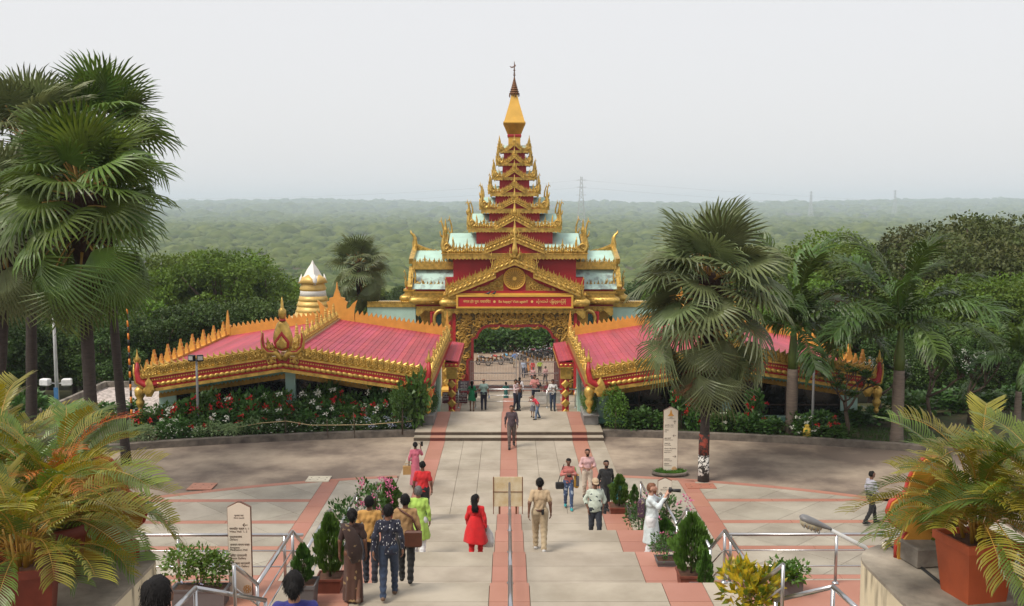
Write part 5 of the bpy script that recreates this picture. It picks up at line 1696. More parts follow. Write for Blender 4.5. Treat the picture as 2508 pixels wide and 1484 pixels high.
# potted arecas on the parapets
ARE = dict(y=[pinnate('frond', [ARECA_Y, ARECA_ST], 30 + i, 1.5, 36, .40, .022, .8 + .22 * i, .5, .35, .08, .012, .2, .28) for i in range(3)],
           g=[pinnate('frond', [ARECA_G, ARECA_ST], 40 + i, 1.5, 38, .40, .022, .8 + .22 * i, .45, .4, .08, .012, .2, .28) for i in range(3)],
           o=[pinnate('frond', [ARECA_O, ARECA_ST], 50, 1.45, 40, .34, .014, 1.0, .3, .7, .2, .012, .22)])
POT_R = M('dark_red_pot', (0.20, 0.035, 0.018), .55, 0, .25, 3, .1, 20)
POT_O = M('orange_terracotta_pot', (0.42, 0.085, 0.028), .55, 0, .15, 3, .1, 20)
POT_G = M('grey_plastic_planter', (0.115, 0.112, 0.115), .5, 0, .12, 3)
def square_pot(name, label, loc, w, h, mat, rz=0.0, taper=.78, group=None, d=None):
    """square tapered pot with a thick rim, filled with soil"""
    o = thing(name, label, 'plant pot', loc, rz, group)
    d = d or w
    def ring(q, z): return [(-w / 2 * q, -d / 2 * q, z), (w / 2 * q, -d / 2 * q, z), (w / 2 * q, d / 2 * q, z), (-w / 2 * q, d / 2 * q, z)]
    secs = [ring(taper, 0), ring(.93, h * .86), ring(1.0, h * .865), ring(1.0, h), ring(.9, h), ring(.86, h * .9)]
    vs = sum(secs, [])
    fs = [(k * 4 + j, k * 4 + (j + 1) % 4, k * 4 + 4 + (j + 1) % 4, k * 4 + 4 + j) for k in range(5) for j in range(4)] + [(3, 2, 1, 0)]
    B().add(vs, fs).build('pot', mat, o)
    B().add(ring(.87, h * .91), [(0, 1, 2, 3)]).build('soil', SOIL, o)
    return o
def round_pot(name, label, loc, r, h, mat, group=None):
    o = thing(name, label, 'plant pot', loc, 0, group)
    B().lathe([(r * .68, 0), (r * .88, h * .8), (r, h * .82), (r * 1.02, h), (r * .9, h), (r * .86, h * .9)], 20).build('pot', mat, o)
    B().lathe([(r * .87, h * .905), (.01, h * .91)], 16).build('soil', SOIL, o)
    return o
def areca(loc, label, n, keys, seed, sc=1.0, spread=(10, 82), azr=None):
    rr = random.Random(seed)
    o = thing('areca_palm', label, 'potted palm', loc, 0, None)
    for i in range(7):
        a = i * .9 + .3; q = .03 + .1 * (i % 3) / 2
        B().tube([(q * cos(a), q * sin(a), -.05), (q * 1.6 * cos(a), q * 1.6 * sin(a), .25 * sc), (q * 2.2 * cos(a), q * 2.2 * sin(a), .6 * sc)], [.022, .018, .01], 6).build('cane', ARECA_ST, o)
    for i in range(n):
        az = i * 2.39996 + rr.uniform(-.3, .3)
        el = spread[0] + (spread[1] - spread[0]) * rr.random() ** .8
        k = keys[i % len(keys)]
        place_frond(o, rr.choice(ARE[k]), az, R(el), (.1 * cos(az), .1 * sin(az), rr.uniform(.05, .65) * sc), sc * rr.uniform(.8, 1.15), rr.uniform(-.6, .6), 'frond')
    return o
ZP = 5.50
q = PZ(2405, 1480, ZP); PR1 = (q.x + .02, q.y + .25, ZP)
square_pot('plant_pot', 'orange square terracotta pot on the parapet beside the black cable', PR1, .62, .66, POT_O, R(12), .74)
areca((PR1[0], PR1[1], ZP + .6), 'yellow green areca palm growing in the orange square pot', 54, 'ygyyg', 1, .80, (-12, 80))
q = P(2590, 1500, 9.9); PR2 = (q.x, 9.9, ZP)
square_pot('plant_pot', 'orange square pot half hidden under the right hand arecas fronds', PR2, .62, .66, POT_O, R(-5), .74)
areca((PR2[0], PR2[1], ZP + .55), 'areca palm whose fronds hide its orange pot, next to the cable', 46, 'ygygg', 2, .85)
PL1 = (PZ(40, 1540, ZP).x, PZ(40, 1540, ZP).y + .2, ZP)
square_pot('plant_pot', 'dark red square pot in front of the round one on the parapet', PL1, .66, .62, POT_R, R(18), .78)
areca((PL1[0], PL1[1], ZP + .55), 'areca palm with yellow drooping fronds in the dark red square pot', 44, 'yyg', 3, .74, (-20, 72))
q = PZ(112, 1435, ZP); PL2 = (q.x, q.y + .3, ZP)
round_pot('plant_pot', 'dark red round pot near the gold painted flame ornament', PL2, .36, .62, POT_R)
areca((PL2[0], PL2[1], ZP + .55), 'green areca palm in the dark red round pot with orange fronds', 60, 'ggygyggo', 4, .84, (-18, 78))
PL3 = (PL2[0] - 1.1, PL2[1] + .9, ZP)
round_pot('plant_pot', 'dark red round pot hidden at the back of the parapet palms', PL3, .34, .6, POT_R)
areca((PL3[0], PL3[1], ZP + .55), 'tall yellowed areca palm at the back of the parapet palms', 56, 'yygy', 5, .82, (-10, 78))
# ================================================================== GARDEN PLANTS
def bush_parts(seed, h, rx, ry, n, L, W, up=.35, lumps=7, base=.05, upright=.0):
    """leaf cloud in an uneven mound (height h, half widths rx, ry)"""
    r = np.random.default_rng(seed)
    C = []
    for i in range(lumps):
        a = r.uniform(0, 6.28); q = math.sqrt(r.uniform(0, .6))
        C.append((q * rx * cos(a), q * ry * sin(a), h * r.uniform(.3, .72), r.uniform(.32, .5)))
    k = r.integers(0, lumps, n)
    C = np.array(C)[k]
    d = rdir(n, r); d[:, 2] = d[:, 2] * .9 + up; d = unit(d)
    s = C[:, 3:4] * r.uniform(.45, 1.0, (n, 1)) ** .5
    pos = C[:, :3] + d * s * np.array([rx, ry, h * .75]) * 1.15
    pos[:, 2] = np.maximum(pos[:, 2], base * r.uniform(.5, 2, n))
    ax = unit(d * .8 + rdir(n, r) * .6 + np.array([0, 0, upright]))
    LL = L * r.uniform(.7, 1.3, n)
    return pos, ax, d, LL, W / L
def bush_mesh(name, seed, h, rx, ry, n, L, W, mat, **kw):
    pos, ax, d, LL, wr = bush_parts(seed, h, rx, ry, n, L, W, **kw)
    r = np.random.default_rng(seed + 99)
    v, f = leafquads(pos, ax, unit(d + rdir(len(pos), r) * .5), LL, LL * wr, .15)
    return npmesh(name, v, f, mat)
def blossom_mesh(name, seed, h, rx, ry, ncl, per, rad, L, mat, zmin=.35):
    r = np.random.default_rng(seed)
    P_, A_ = [], []
    for i in range(ncl):
        a = r.uniform(0, 6.28)
        z = h * r.uniform(zmin, 1.02)
        q = math.sqrt(max(.08, 1 - (z / h - .45) ** 2 * 1.9))
        c = np.array([rx * q * cos(a), -abs(ry * q * sin(a)) * (1 if r.random() < .75 else -1), z])
        d = rdir(per, r)
        P_.append(c + d * rad * r.uniform(.1, 1, (per, 1)) * np.array([1, 1, .7])); A_.append(unit(d + np.array([0, -.3, .3])))
    pos = np.concatenate(P_); ax = np.concatenate(A_)
    v, f = leafquads(pos, ax, rdir(len(pos), r), L * r.uniform(.7, 1.2, len(pos)), L * .7, .1)
    return npmesh(name, v, f, mat)
def stems_mesh(name, seed, h, rx, n, mat, r0=.014):
    rr = random.Random(seed); b = B()
    for i in range(n):
        a = rr.uniform(0, 6.28); q = rr.uniform(.1, .5) * rx
        b.tube([(.12 * q * cos(a), .12 * q * sin(a), -.05), (.5 * q * cos(a), .5 * q * sin(a), h * .4), (q * cos(a), q * sin(a), h * .8)], [r0, r0 * .8, r0 * .4], 5)
    return b.mesh(name, mat)
SHR = [bush_mesh('foliage', 200 + i, 1.0, .5, .45, 620, .17, .085, LEAF_S, lumps=9) for i in range(4)]
SHS = [stems_mesh('stem', 210 + i, 1.0, .5, 6, BARK) for i in range(2)]
BLR = [blossom_mesh('red_blossom', 220 + i, 1.0, .52, .46, 7, 13, .065, .08, PETAL_R) for i in range(3)]
BLW = [blossom_mesh('white_blossom', 230 + i, 1.0, .52, .46, 6, 16, .075, .07, PETAL_W) for i in range(3)]
def shrub(name, label, x, y, z, h, w, blossoms=(), group=None, k=None, cat_='shrub', fol=None):
    o = thing(name, label, cat_, (x, y, z), random.uniform(-.3, .3), group)
    k = random.randrange(4) if k is None else k
    sc = (w, w * .9, h)
    inst('foliage', (fol or SHR)[k % len(fol or SHR)], o, scl=sc)
    inst('stem', SHS[k % 2], o, scl=sc)
    for me in blossoms: inst(me.name.split('.')[0], me, o, scl=sc)
    return o
rs = random.Random(3)
GB = 'flowering shrubs in front of the wing with the flower bed'
xs = np.linspace(-15.0, -4.9, 15)
for i, x in enumerate(xs):
    y = min(42.55, kerb_y(x) + 1.75) + rs.uniform(-.15, .15)
    h = rs.uniform(1.2, 1.75) if 2 < i < 14 else rs.uniform(1.0, 1.35)
    kind = 'RWRRBRRBRWBRRBR'[i]
    bl = {'R': [BLR[i % 3], BLR[(i + 1) % 3]], 'W': [BLW[i % 3], BLW[(i + 1) % 3]], 'B': [BLR[i % 3], BLW[i % 3]]}[kind]
    lab = {'R': 'leafy shrub with red bracts before the dark windows', 'W': 'leafy shrub with white flower heads before the dark windows', 'B': 'leafy shrub with both red and white flowers before the dark windows'}[kind]
    lab += f', {NTH[14 - i]} from the steps'
    shrub('flowering_shrub', lab, x, y, .13, h, rs.uniform(1.25, 1.5), bl, GB, i)
for i, x in enumerate(np.linspace(-14.2, -6.0, 9)):
    y = kerb_y(x) + 1.0
    shrub('flowering_shrub', f'low shrub with {"red bracts" if i % 2 else "white flowers"} amid the flower bed, {NTH[8 - i]} from the steps', x + .3, y, .13, rs.uniform(.75, 1.1), 1.3, [BLR[i % 3]] if i % 2 else [BLW[i % 3]], 'low flowering shrubs of the bed', i)
HED_P = [bush_mesh('foliage', 240 + i, .62, .62, .42, 900, .085, .04, LEAF_P, lumps=9) for i in range(2)]
HED_D = [bush_mesh('foliage', 250 + i, .62, .62, .42, 1000, .075, .04, M('hedge_leaves', (.070, .145, .034), .5, 0, .4, 4, rnd=.2, trans=.2), lumps=9) for i in range(2)]
HED_W = [blossom_mesh('white_blossom', 260, .62, .62, .42, 26, 2, .02, .045, PETAL_W, .3)]
HED_B = [blossom_mesh('blue_blossom', 261, .7, .62, .42, 24, 5, .05, .05, PETAL_B, .3)]
for i, x in enumerate(np.linspace(-15.6, -4.6, 15)):
    pale = i in (0, 1, 4, 5, 6)
    y = kerb_y(x) + .52
    o = thing('hedge_plant', f'{"pale variegated low hedge plant" if pale else "dark low hedge plant with tiny white flowers"} along the kerb, {NTH[14 - i]} from the steps', 'hedge', (x, y, .13), rs.uniform(-.2, .2), 'low hedge along the kerb')
    inst('foliage', (HED_P if pale else HED_D)[i % 2], o, scl=(1.0, .95, rs.uniform(.95, 1.25)))
    if not pale: inst('white_blossom', HED_W[0], o)
    if i >= 12: inst('blue_blossom', HED_B[0], o, scl=(1, 1, 1.1))
# clipped trees at the corners of the platform
TOP_D = bush_mesh('foliage', 270, 1.0, .5, .5, 1900, .06, .035, LEAF_S, lumps=16, up=.1)
TOP_L = bush_mesh('foliage', 271, 1.0, .42, .42, 2600, .06, .035, LEAF_L, lumps=18, up=.1)
def bush_at(name, label, px, y0, y1, D, me, wpx, zb=None, stem=.0, bl=None, cat_='bush'):
    a, c = P(px, y0, D), P(px, y1, D)
    h = c.z - a.z
    zb = a.z if zb is None else zb
    o = thing(name, label, cat_, (a.x, D, zb), 0)
    w = wpx / FD * D
    inst('foliage', me, o, (0, 0, a.z - zb), (0, 0, rs.uniform(0, 6)), (w, w, h))
    if stem or a.z - zb > .05: B().tube([(0, 0, -.05), (.02, 0, a.z - zb + h * .5)], .035, 6).build('stem', BARK, o)
    for m_ in (bl or ()): inst(m_.name.split('.')[0], m_, o, (0, 0, a.z - zb), scl=(w, w, h))
    return o
bush_at('clipped_bush', 'small dark ball shaped bush on a stem at the flower bed corner', 985, 1022, 945, 41.4, TOP_D, 60, .13)
bush_at('clipped_bush', 'tall light green clipped bush beside the platform steps', 1507, 1045, 950, 41.6, TOP_L, 82, .13)
bush_at('corner_shrub', 'tall leafy shrub with orange flowers leaning over the wing corner', 1020, 1050, 915, 41.9, SHR[1], 85, .13, bl=[blossom_mesh('orange_blossom', 280, 1.0, .5, .45, 4, 8, .05, .07, M('orange_petals', (.6, .12, .02), .5))])
def trough(name, label, px, D, z, w, h, d, mat, group=None):
    o = thing(name, label, 'planter', (P(px, 900, D).x, D, z), 0, group)
    B().cbox((0, 0, h / 2), (w, d, h), 0, .01).build('trough', mat, o)
    B().cbox((0, 0, h + .02), (w * 1.04, d * 1.06, .04)).build('rim', M('grey_granite_rim', (.26, .25, .24), .6), o)
    B().cbox((0, 0, h + .045), (w * .9, d * .8, .01)).build('soil', SOIL, o)
    return o
for s, nm in ((-1, 'flower bed'), (1, 'light green bush')):
    X = s * 3.55
    o = thing('planter_bench', 'grey stone planter bench at the platform edge on the ' + nm + ' side', 'planter', (X, 43.2, .30))
    B().cbox((0, 0, .2), (.62, 1.9, .4), 0, .01).build('trough', M('grey_granite', (.17, .165, .16), .6), o)
    B().cbox((0, 0, .42), (.7, 2.0, .045)).build('rim', M('grey_granite_rim', (.26, .25, .24), .6), o)
    for j in range(3):
        q = shrub('potted_bush', f'small rounded bush on the {nm} side planter bench, {NTH[j]} from the steps', X, 42.7 + j * .65, .74, .75, .95, (), 'bushes on the planter benches', j, 'bush', [TOP_D if s < 0 else TOP_L])
# right hand bed
GR2 = 'shrubs before the palm shaded wing'
for i, (px, hh, kind) in enumerate(((1560, .95, ''), (1600, .85, ''), (1668, 1.75, 'R'), (1700, 1.3, 'R'), (1762, .9, 'W'), (1800, .85, ''), (1850, 1.65, 'R'), (1832, .8, ''), (1880, .7, ''), (1962, .9, 'W'), (2012, 1.0, 'R'), (2050, .6, ''), (1985, .5, 'W'))):
    D = kerb_y(P(px, 900, 41).x) + (.75 if hh < 1.2 else 1.15)
    D = min(D, 41.9)
    x = P(px, 1050, D).x
    lab = {'R': 'slender leafy shrub with red bracts before the palm shaded wing', 'W': 'leafy shrub with a few white flowers before the palm shaded wing', '': 'plain green shrub at the foot of the palm shaded wing'}[kind]
    lab += f', {NTH[i]} of the bed'
    shrub('garden_shrub', lab, x, D, .13, hh, 1.25 if hh < 1.2 else .95, [BLR[i % 3]] if kind == 'R' else ([BLW[i % 3]] if kind == 'W' else ()), GR2, i)
r_ = np.random.default_rng(8)                       # grass of the bed
n = 9000
gx = r_.uniform(4.2, 21, n); gy = np.array([kerb_y(x) for x in gx]) + .25 + r_.uniform(0, 1, n) * 3.2
v, f = leafquads(np.stack([gx, gy, np.full(n, .13)], 1), unit(np.stack([r_.normal(0, .35, n), r_.normal(0, .35, n), np.ones(n)], 1)), rdir(n, r_), r_.uniform(.06, .2, n), .025)
tag(link(bpy.data.objects.new('grass', npmesh('grass', v, f, M('bed_grass', (.05, .11, .018), .6, 0, .4, 1.0, trans=.2)))), 'short rough grass of the bed along the kerb', 'grass', kind='stuff')
# frangipani trees
def frangipani(label, px, base_y, D, top_y, seed, wide=1.0, mat=None, flowers=True):
    a = P(px, base_y, D); t = P(px, top_y, D)
    h = t.z - .1
    rr = random.Random(seed); r = np.random.default_rng(seed)
    o = thing('frangipani_tree', label, 'tree', (a.x, D, .1), 0)
    b = B(); tips = []
    def grow(p, d, L, rad, lev_):
        q = p + d * L
        mid = p + d * L * .5 + Vector((rr.uniform(-.06, .06), rr.uniform(-.06, .06), 0)) * L
        b.tube([p, mid, q], [rad, rad * .85, rad * .7], 6)
        if lev_ == 0: tips.append(q); return
        for k in range(3 if lev_ > 1 else 2):
            nd = (d + Vector((rr.uniform(-1, 1), rr.uniform(-1, 1), rr.uniform(-.1, .7))) * .85).normalized()
            grow(q, nd, L * rr.uniform(.6, .8), rad * .68, lev_ - 1)
    b.tube([(0, 0, -.1), (.06, 0, h * .22), (-.05, .03, h * .42)], [.11, .09, .075], 8)
    for k in range(3):
        d = Vector((rr.uniform(-1, 1) * wide, rr.uniform(-1, 1), .8)).normalized()
        grow(Vector((-.05, .03, h * .42)), d, h * .24, .06, 3)
    b.build('trunk', BARK, o)
    P_, A_ = [], []
    for t_ in tips:
        k = 11
        a_ = np.arange(k) * 2.4; e = r.uniform(-.15, .8, k)
        P_.append(np.tile(np.array(t_), (k, 1))); A_.append(np.stack([np.cos(a_) * np.cos(e), np.sin(a_) * np.cos(e), np.sin(e)], 1))
    pos, ax = np.concatenate(P_), np.concatenate(A_)
    up = np.tile(np.array([0, 0, 1.0]), (len(pos), 1)) + rdir(len(pos), r) * .2
    v, f = leafquads(pos, ax, up, r.uniform(.2, .34, len(pos)), .085, .2)
    inst('crown', npmesh('crown', v, f, mat or LEAF_S), o)
    if flowers:
        ps = np.array([tips[i] for i in range(0, len(tips), 2)])
        ps = np.repeat(ps, 14, 0) + r.normal(0, .07, (len(ps) * 14, 3)) + np.array([0, 0, .1])
        v, f = leafquads(ps, rdir(len(ps), r), rdir(len(ps), r), .07, .05)
        inst('white_blossom', npmesh('white_blossom', v, f, PETAL_W), o)
    return o
frangipani('crooked young frangipani with bare trunk before the end of the wing', 2072, 1082, 40.2, 905, 4, .8, None, False)
frangipani('broad frangipani with white flower clusters next to the royal palm', 2270, 1090, 41.5, 850, 5, 1.4)
frangipani('broad frangipani with white flowers overhanging the pale path', 2370, 1085, 43.0, 860, 6, 1.5)
frangipani('frangipani with white flowers beside the last bay of the wing', 2150, 1080, 43.5, 880, 7, 1.2)
for i, (px, D, ty) in enumerate(((2110, 43.0, 1000), (2215, 44, 960), (2290, 45, 965), (2350, 46, 950), (2430, 46, 960), (2500, 47, 950))):
    t = P(px, ty, D)
    shrub('understorey_bush', f'dark leafy bush in the shade under the frangipanis, {NTH[i]} counted from the wing', t.x, D, .1, t.z - .1, 2.2, (), 'bushes under the frangipanis', i, 'bush')
for i, (px, D, ty) in enumerate(((15, 44, 970), (70, 46, 960), (165, 45, 1000), (230, 44, 990), (300, 46, 985))):
    t = P(px, ty, D)
    shrub('understorey_bush', f'leafy bush beside the flat roofed shed, {NTH[4 - i]} counted from the barrier arm', t.x, D, -.3, t.z + .3, 1.9, (), 'bushes beside the shed', i, 'bush')

# ---------------------------------------------------------------- potted plants along the stair
def thuja_mesh(name, seed, n=2800):
    r = np.random.default_rng(seed)
    t = r.uniform(0, 1, n) ** .8
    prof = np.clip(np.sin(PI * np.clip(.12 + .86 * t, 0, 1)) ** .75 * (1.08 - .45 * t), .02, 1)
    lump = 1 + .16 * np.sin(t * 17 + seed) + .12 * np.cos(t * 31)
    a = r.uniform(0, 2 * PI, n)
    lump = lump * (1 + .18 * np.sin(a * 3 + t * 9))
    rad = .5 * prof * lump * np.sqrt(r.uniform(.35, 1, n))
    pos = np.stack([rad * np.cos(a), rad * np.sin(a), .06 + t * .9], 1)
    ax = unit(np.stack([np.cos(a) * .55, np.sin(a) * .55, np.full(n, .9)], 1) + rdir(n, r) * .35)
    tang = np.stack([-np.sin(a), np.cos(a), np.zeros(n)], 1)
    nrm = unit(tang + rdir(n, r) * .6)
    L = r.uniform(.07, .16, n)
    v, f = leafquads(pos, ax, nrm, L, L * .55, .1)
    return npmesh(name, v, f, LEAF_T)
THU = [thuja_mesh('foliage', 300 + i) for i in range(3)]
def thuja(label, loc, h, w, k=0):
    o = thing('thuja_bush', label, 'potted bush', loc, k * 1.7)
    B().tube([(0, 0, -.05), (0, 0, h * .5)], .03, 6).build('stem', BARK, o)
    inst('foliage', THU[k % 3], o, scl=(w, w, h))
    return o
POT_B = M('brown_red_planter', (0.17, 0.045, 0.025), .65, 0, .3, 4, .15, 20)
def potted(label_pot, label_bush, x, y, z, pw, ph, mat, h, w, k, d=None):
    square_pot('plant_pot', label_pot, (x, y, z), pw, ph, mat, 0, .82, None, d)
    thuja(label_bush, (x, y, z + ph * .9), h, w, k)
def on(px, py, z): return PZ(px, py, z)
L_ = [lev(k) for k in range(7)]
potted('brown pot of the big thuja next to the woman in brown sari', 'big broad thuja bush rising beside the woman in brown sari', -3.10, 16.75, L_[3], .46, .26, POT_B, 1.08, .52, 0)
potted('grey square pot of the small thuja by the steel rail post', 'small cone shaped thuja in grey pot by the steel rail post', -3.42, 16.05, L_[3], .46, .42, POT_G, .66, .34, 1)
potted('brown pot under the round thuja behind the man in green', 'round topped thuja behind the man in the green tunic', -3.35, 27.4, L_[0], .5, .3, POT_B, .95, .56, 2)
potted('grey pot of the slim thuja behind the pink bougainvillea', 'slim thuja behind the pink bougainvillea', -3.55, 25.9, L_[0], .42, .32, POT_G, .7, .26, 1)
potted('brown pot of the thuja beside the man in black shirt', 'bushy thuja beside the man in black shirt', 3.22, 28.35, .70, .6, .32, POT_B, .9, .55, 0)
potted('grey pot of the thin thuja at the foot of the stair rail', 'thin thuja at the foot of the stair rail', 3.58, 27.7, L_[0], .42, .36, POT_G, .62, .26, 1)
potted('grey pot of the small thuja behind the man in white tunic', 'small twin thuja behind the man in white tunic', 3.62, 22.4, L_[1], .46, .45, POT_G, .52, .42, 2)
potted('brown pot of the largest thuja on the red paved edge', 'largest thuja bush, full and cone shaped, on the red paved edge', 3.55, 18.75, L_[2], .55, .3, POT_B, 1.15, .72, 2)
potted('grey pot of the narrow thuja by the bent handrail end', 'narrow pointed thuja by the bent handrail end', 3.58, 17.55, L_[2], .5, .46, POT_G, .72, .28, 1)
# bougainvillea
BOU = [bush_mesh('foliage', 310 + i, 1.0, .5, .5, 420, .11, .055, LEAF_S, lumps=9, up=.2) for i in range(2)]
BOUP = [blossom_mesh('pink_blossom', 320 + i, 1.05, .55, .55, 12, 12, .075, .055, PETAL_P, .25) for i in range(2)]
def boug(label, x, y, z, h, w, dens=1, k=0, pot=True, plab=None):
    if pot: square_pot('plant_pot', plab, (x, y, z), .42, .32, POT_G, 0, .82)
    o = thing('bougainvillea', label, 'flowering bush', (x, y, z + (.26 if pot else 0)), k * 2.0)
    inst('foliage', BOU[k % 2], o, scl=(w, w, h)); inst('stem', SHS[k % 2], o, scl=(w, w, h))
    for j in range(dens): inst('pink_blossom', BOUP[(j + k) % 2], o, rot=(0, 0, j * 1.1), scl=(w, w, h))
boug('bougainvillea full of pink flowers behind the sari group', -3.35, 24.4, L_[1], 1.15, .85, 2, 0, True, 'grey pot under the pink bougainvillea behind the sari group')
boug('loose green bougainvillea trailing over the rail behind the sari group', -3.7, 22.3, L_[1], 1.15, .9, 0, 1, True, 'grey pot of the green bougainvillea behind the sari group')
boug('pale pink bougainvillea at the backpack of the man in white tunic', 3.45, 25.3, L_[0], .95, .8, 1, 1, True, 'grey pot of the bougainvillea at the backpack')
boug('sparse bougainvillea between the white tunic and the bent handrail', 3.85, 23.6, L_[1], 1.0, 1.1, 1, 0, True, 'grey pot of the sparse bougainvillea')
boug('wispy bougainvillea with single pink flowers before the largest thuja', 3.25, 20.0, L_[2] - .2, .6, .6, 1, 1, True, 'grey pot below the wispy bougainvillea')
# croton with yellow leaves, planters on the side terraces
CROT = M('yellow_green_croton_leaf', (.10, .16, .012), .4, 0, .3, 5, trans=.2, col2=(.55, .40, .02), thr=(.42, .60))
cm_ = bush_mesh('foliage', 330, 1.0, .5, .5, 330, .26, .11, CROT, lumps=9, up=.3, upright=.3)
x_ = at(1855, 14.6)
square_pot('plant_pot', 'grey pot of the yellow croton', (x_, 14.6, L_[3]), .5, .4, POT_G, 0, .82)
o = thing('croton_bush', 'croton bush with big yellow and green leaves beside the lower handrail', 'potted bush', (x_, 14.6, L_[3] + .33)); inst('foliage', cm_, o, scl=(.8, .8, .85)); inst('stem', SHS[0], o, scl=(.7, .7, .8))
def planter_bush(lp, lb, x, y, z, w, d, ph, bh, n, mat, seed, bl=None, L=.09):
    square_pot('planter_box', lp, (x, y, z), w, ph, POT_G, 0, .9, None, d)
    o = thing('planter_shrub', lb, 'shrub', (x, y, z + ph * .85))
    inst('foliage', bush_mesh('foliage', seed, bh, w * .62, d * .85, n, L, L * .55, mat, lumps=12, up=.2), o)
    if bl: inst('blue_blossom', blossom_mesh('blue_blossom', seed + 1, bh, w * .6, d * .8, 14, 4, .04, .045, bl, .2), o)
    inst('stem', SHS[1], o, scl=(w * .9, d, bh))
g = PZ(492, 1478, 1.70)
planter_bush('long grey planter box on the terrace behind the First Level sign', 'light green climber spilling from the long grey planter', g.x, g.y, 1.70, 1.15, .42, .36, .85, 1500, M('climber_leaves', (.10, .19, .03), .5, 0, .35, 5, trans=.25), 340, PETAL_B)
g = PZ(1928, 1452, 1.70)
planter_bush('grey planter box on the terrace behind the croton', 'low bright green shrub in the terrace planter', g.x, g.y, 1.70, .6, .4, .36, .42, 700, LEAF_L, 345, None, .1)
planter_bush('grey box under the tall leafy plant near the cream parapet', 'tall leafy green plant before the cream parapet', at(1992, 13.2), 13.2, 2.9, .4, .4, .3, 1.0, 420, LEAF_L, 350, None, .16)
for i in range(13):                                  # undergrowth closing the parking ground
    px = 1110 + i * 26; D = 111.5 + (i % 3) * .8
    t = P(px, 812 - 14 * (i % 2), D)
    shrub('thicket_bush', f'leafy thicket bush behind the motorbikes, {NTH[i]} of the row', t.x, D, lot_z(D) - .1, t.z - lot_z(D), 3.8, (), 'thicket bushes behind the motorbikes', i, 'bush')
# ================================================================== RAILINGS, SIGNS, LAMPS, BACKGROUND THINGS
def rail_run(label, X, ks, h=.95, mid=True, group=None):
    """steel handrail that follows landings and flights"""
    o = thing('handrail', label, 'handrail', (X, 20, 0), 0, group)
    pts = []
    for k in ks:
        pts.append((0, crest(k) - 20, lev(k) + h)); pts.append((0, crest(k + 1) + 1.2 - 20, lev(k) + h))
    pts.append((0, crest(ks[-1] + 1) - 20, lev(ks[-1] + 1) + h))
    for i in range(len(pts) - 1):
        B().tube([pts[i], pts[i + 1]], .032, 10).build('top_rail', STEEL, o)
        if mid:
            for dz in (.33, .62):
                a, c = pts[i], pts[i + 1]
                B().tube([(a[0], a[1], a[2] - dz), (c[0], c[1], c[2] - dz)], .014, 6).build('mid_rail', STEEL, o)
    for i, p in enumerate(pts):
        zf = lev(ks[0] + i // 2)
        B().tube([(0, p[1], zf), (0, p[1], p[2])], .026, 8).build('post', STEEL, o)
        B().lathe([(.06, 0), (.06, .015), (.03, .05)], 10, (0, p[1], zf)).build('post_foot', STEEL, o)
    return o
rail_run('steel handrail down the middle of the stair', .02, [0, 1, 2, 3, 4], .92)
rail_run('zigzag steel handrail beside the man in white tunic', 3.80, [0, 1, 2, 3])
rail_run('zigzag steel handrail behind the woman in brown sari', -3.80, [0, 1, 2, 3])
def straight_rail(label, x0, x1, y, z, posts, h=1.08, group=None):
    o = thing('terrace_railing', label, 'railing', ((x0 + x1) / 2, y, z), 0, group)
    c = (x0 + x1) / 2
    B().tube([(x0 - c, 0, h), (x1 - c, 0, h)], .035, 10).build('top_rail', STEEL, o)
    for q in (.68, .36): B().tube([(x0 - c, 0, h * q), (x1 - c, 0, h * q)], .015, 6).build('mid_rail', STEEL, o)
    for x in posts:
        B().tube([(x - c, 0, 0), (x - c, 0, h - .02)], .032, 10).build('post', STEEL, o)
        B().lathe([(.075, 0), (.075, .02), (.035, .06)], 10, (x - c, 0, 0)).build('post_foot', STEEL, o)
    return o
straight_rail('steel railing of the terrace behind the First Level sign', -9.5, -4.35, 20.5, 1.70, (-9.2, -7.0, -4.75))
straight_rail('steel railing of the terrace running to the cream parapet', 4.62, 9.5, 20.5, 1.70, (4.7, 6.95, 9.2))
def short_rail(label, a, c, zf):
    a, c = Vector(a), Vector(c)
    o = thing('stair_rail_piece', label, 'handrail', (a.x, a.y, zf))
    B().tube([(0, 0, a.z - zf), tuple(c - Vector((a.x, a.y, zf)))], .034, 10).build('top_rail', STEEL, o)
    B().tube([(0, 0, 0), (0, 0, a.z - zf)], .028, 8).build('post', STEEL, o)
    d = c - Vector((a.x, a.y, zf))
    B().tube([(d.x, d.y, 0), (d.x, d.y, d.z)], .028, 8).build('post', STEEL, o)
a = P(478, 1440, 12.9)
short_rail('sloping steel rail piece in front of the First Level sign', P(478, 1440, 12.9), P(650, 1470, 14.0), lev(3))
short_rail('steel rail piece rising from the foot of the First Level sign to the stair', P(478, 1441, 12.86), P(420, 1500, 12.0), lev(3) + .2)
short_rail('sloping steel rail piece below the croton and parapet', P(2040, 1437, 12.9), P(1900, 1470, 13.9), lev(3))
short_rail('steel rail piece dropping beside the cream parapet', P(2041, 1437, 12.86), P(2110, 1500, 12.0), lev(3) + .2)

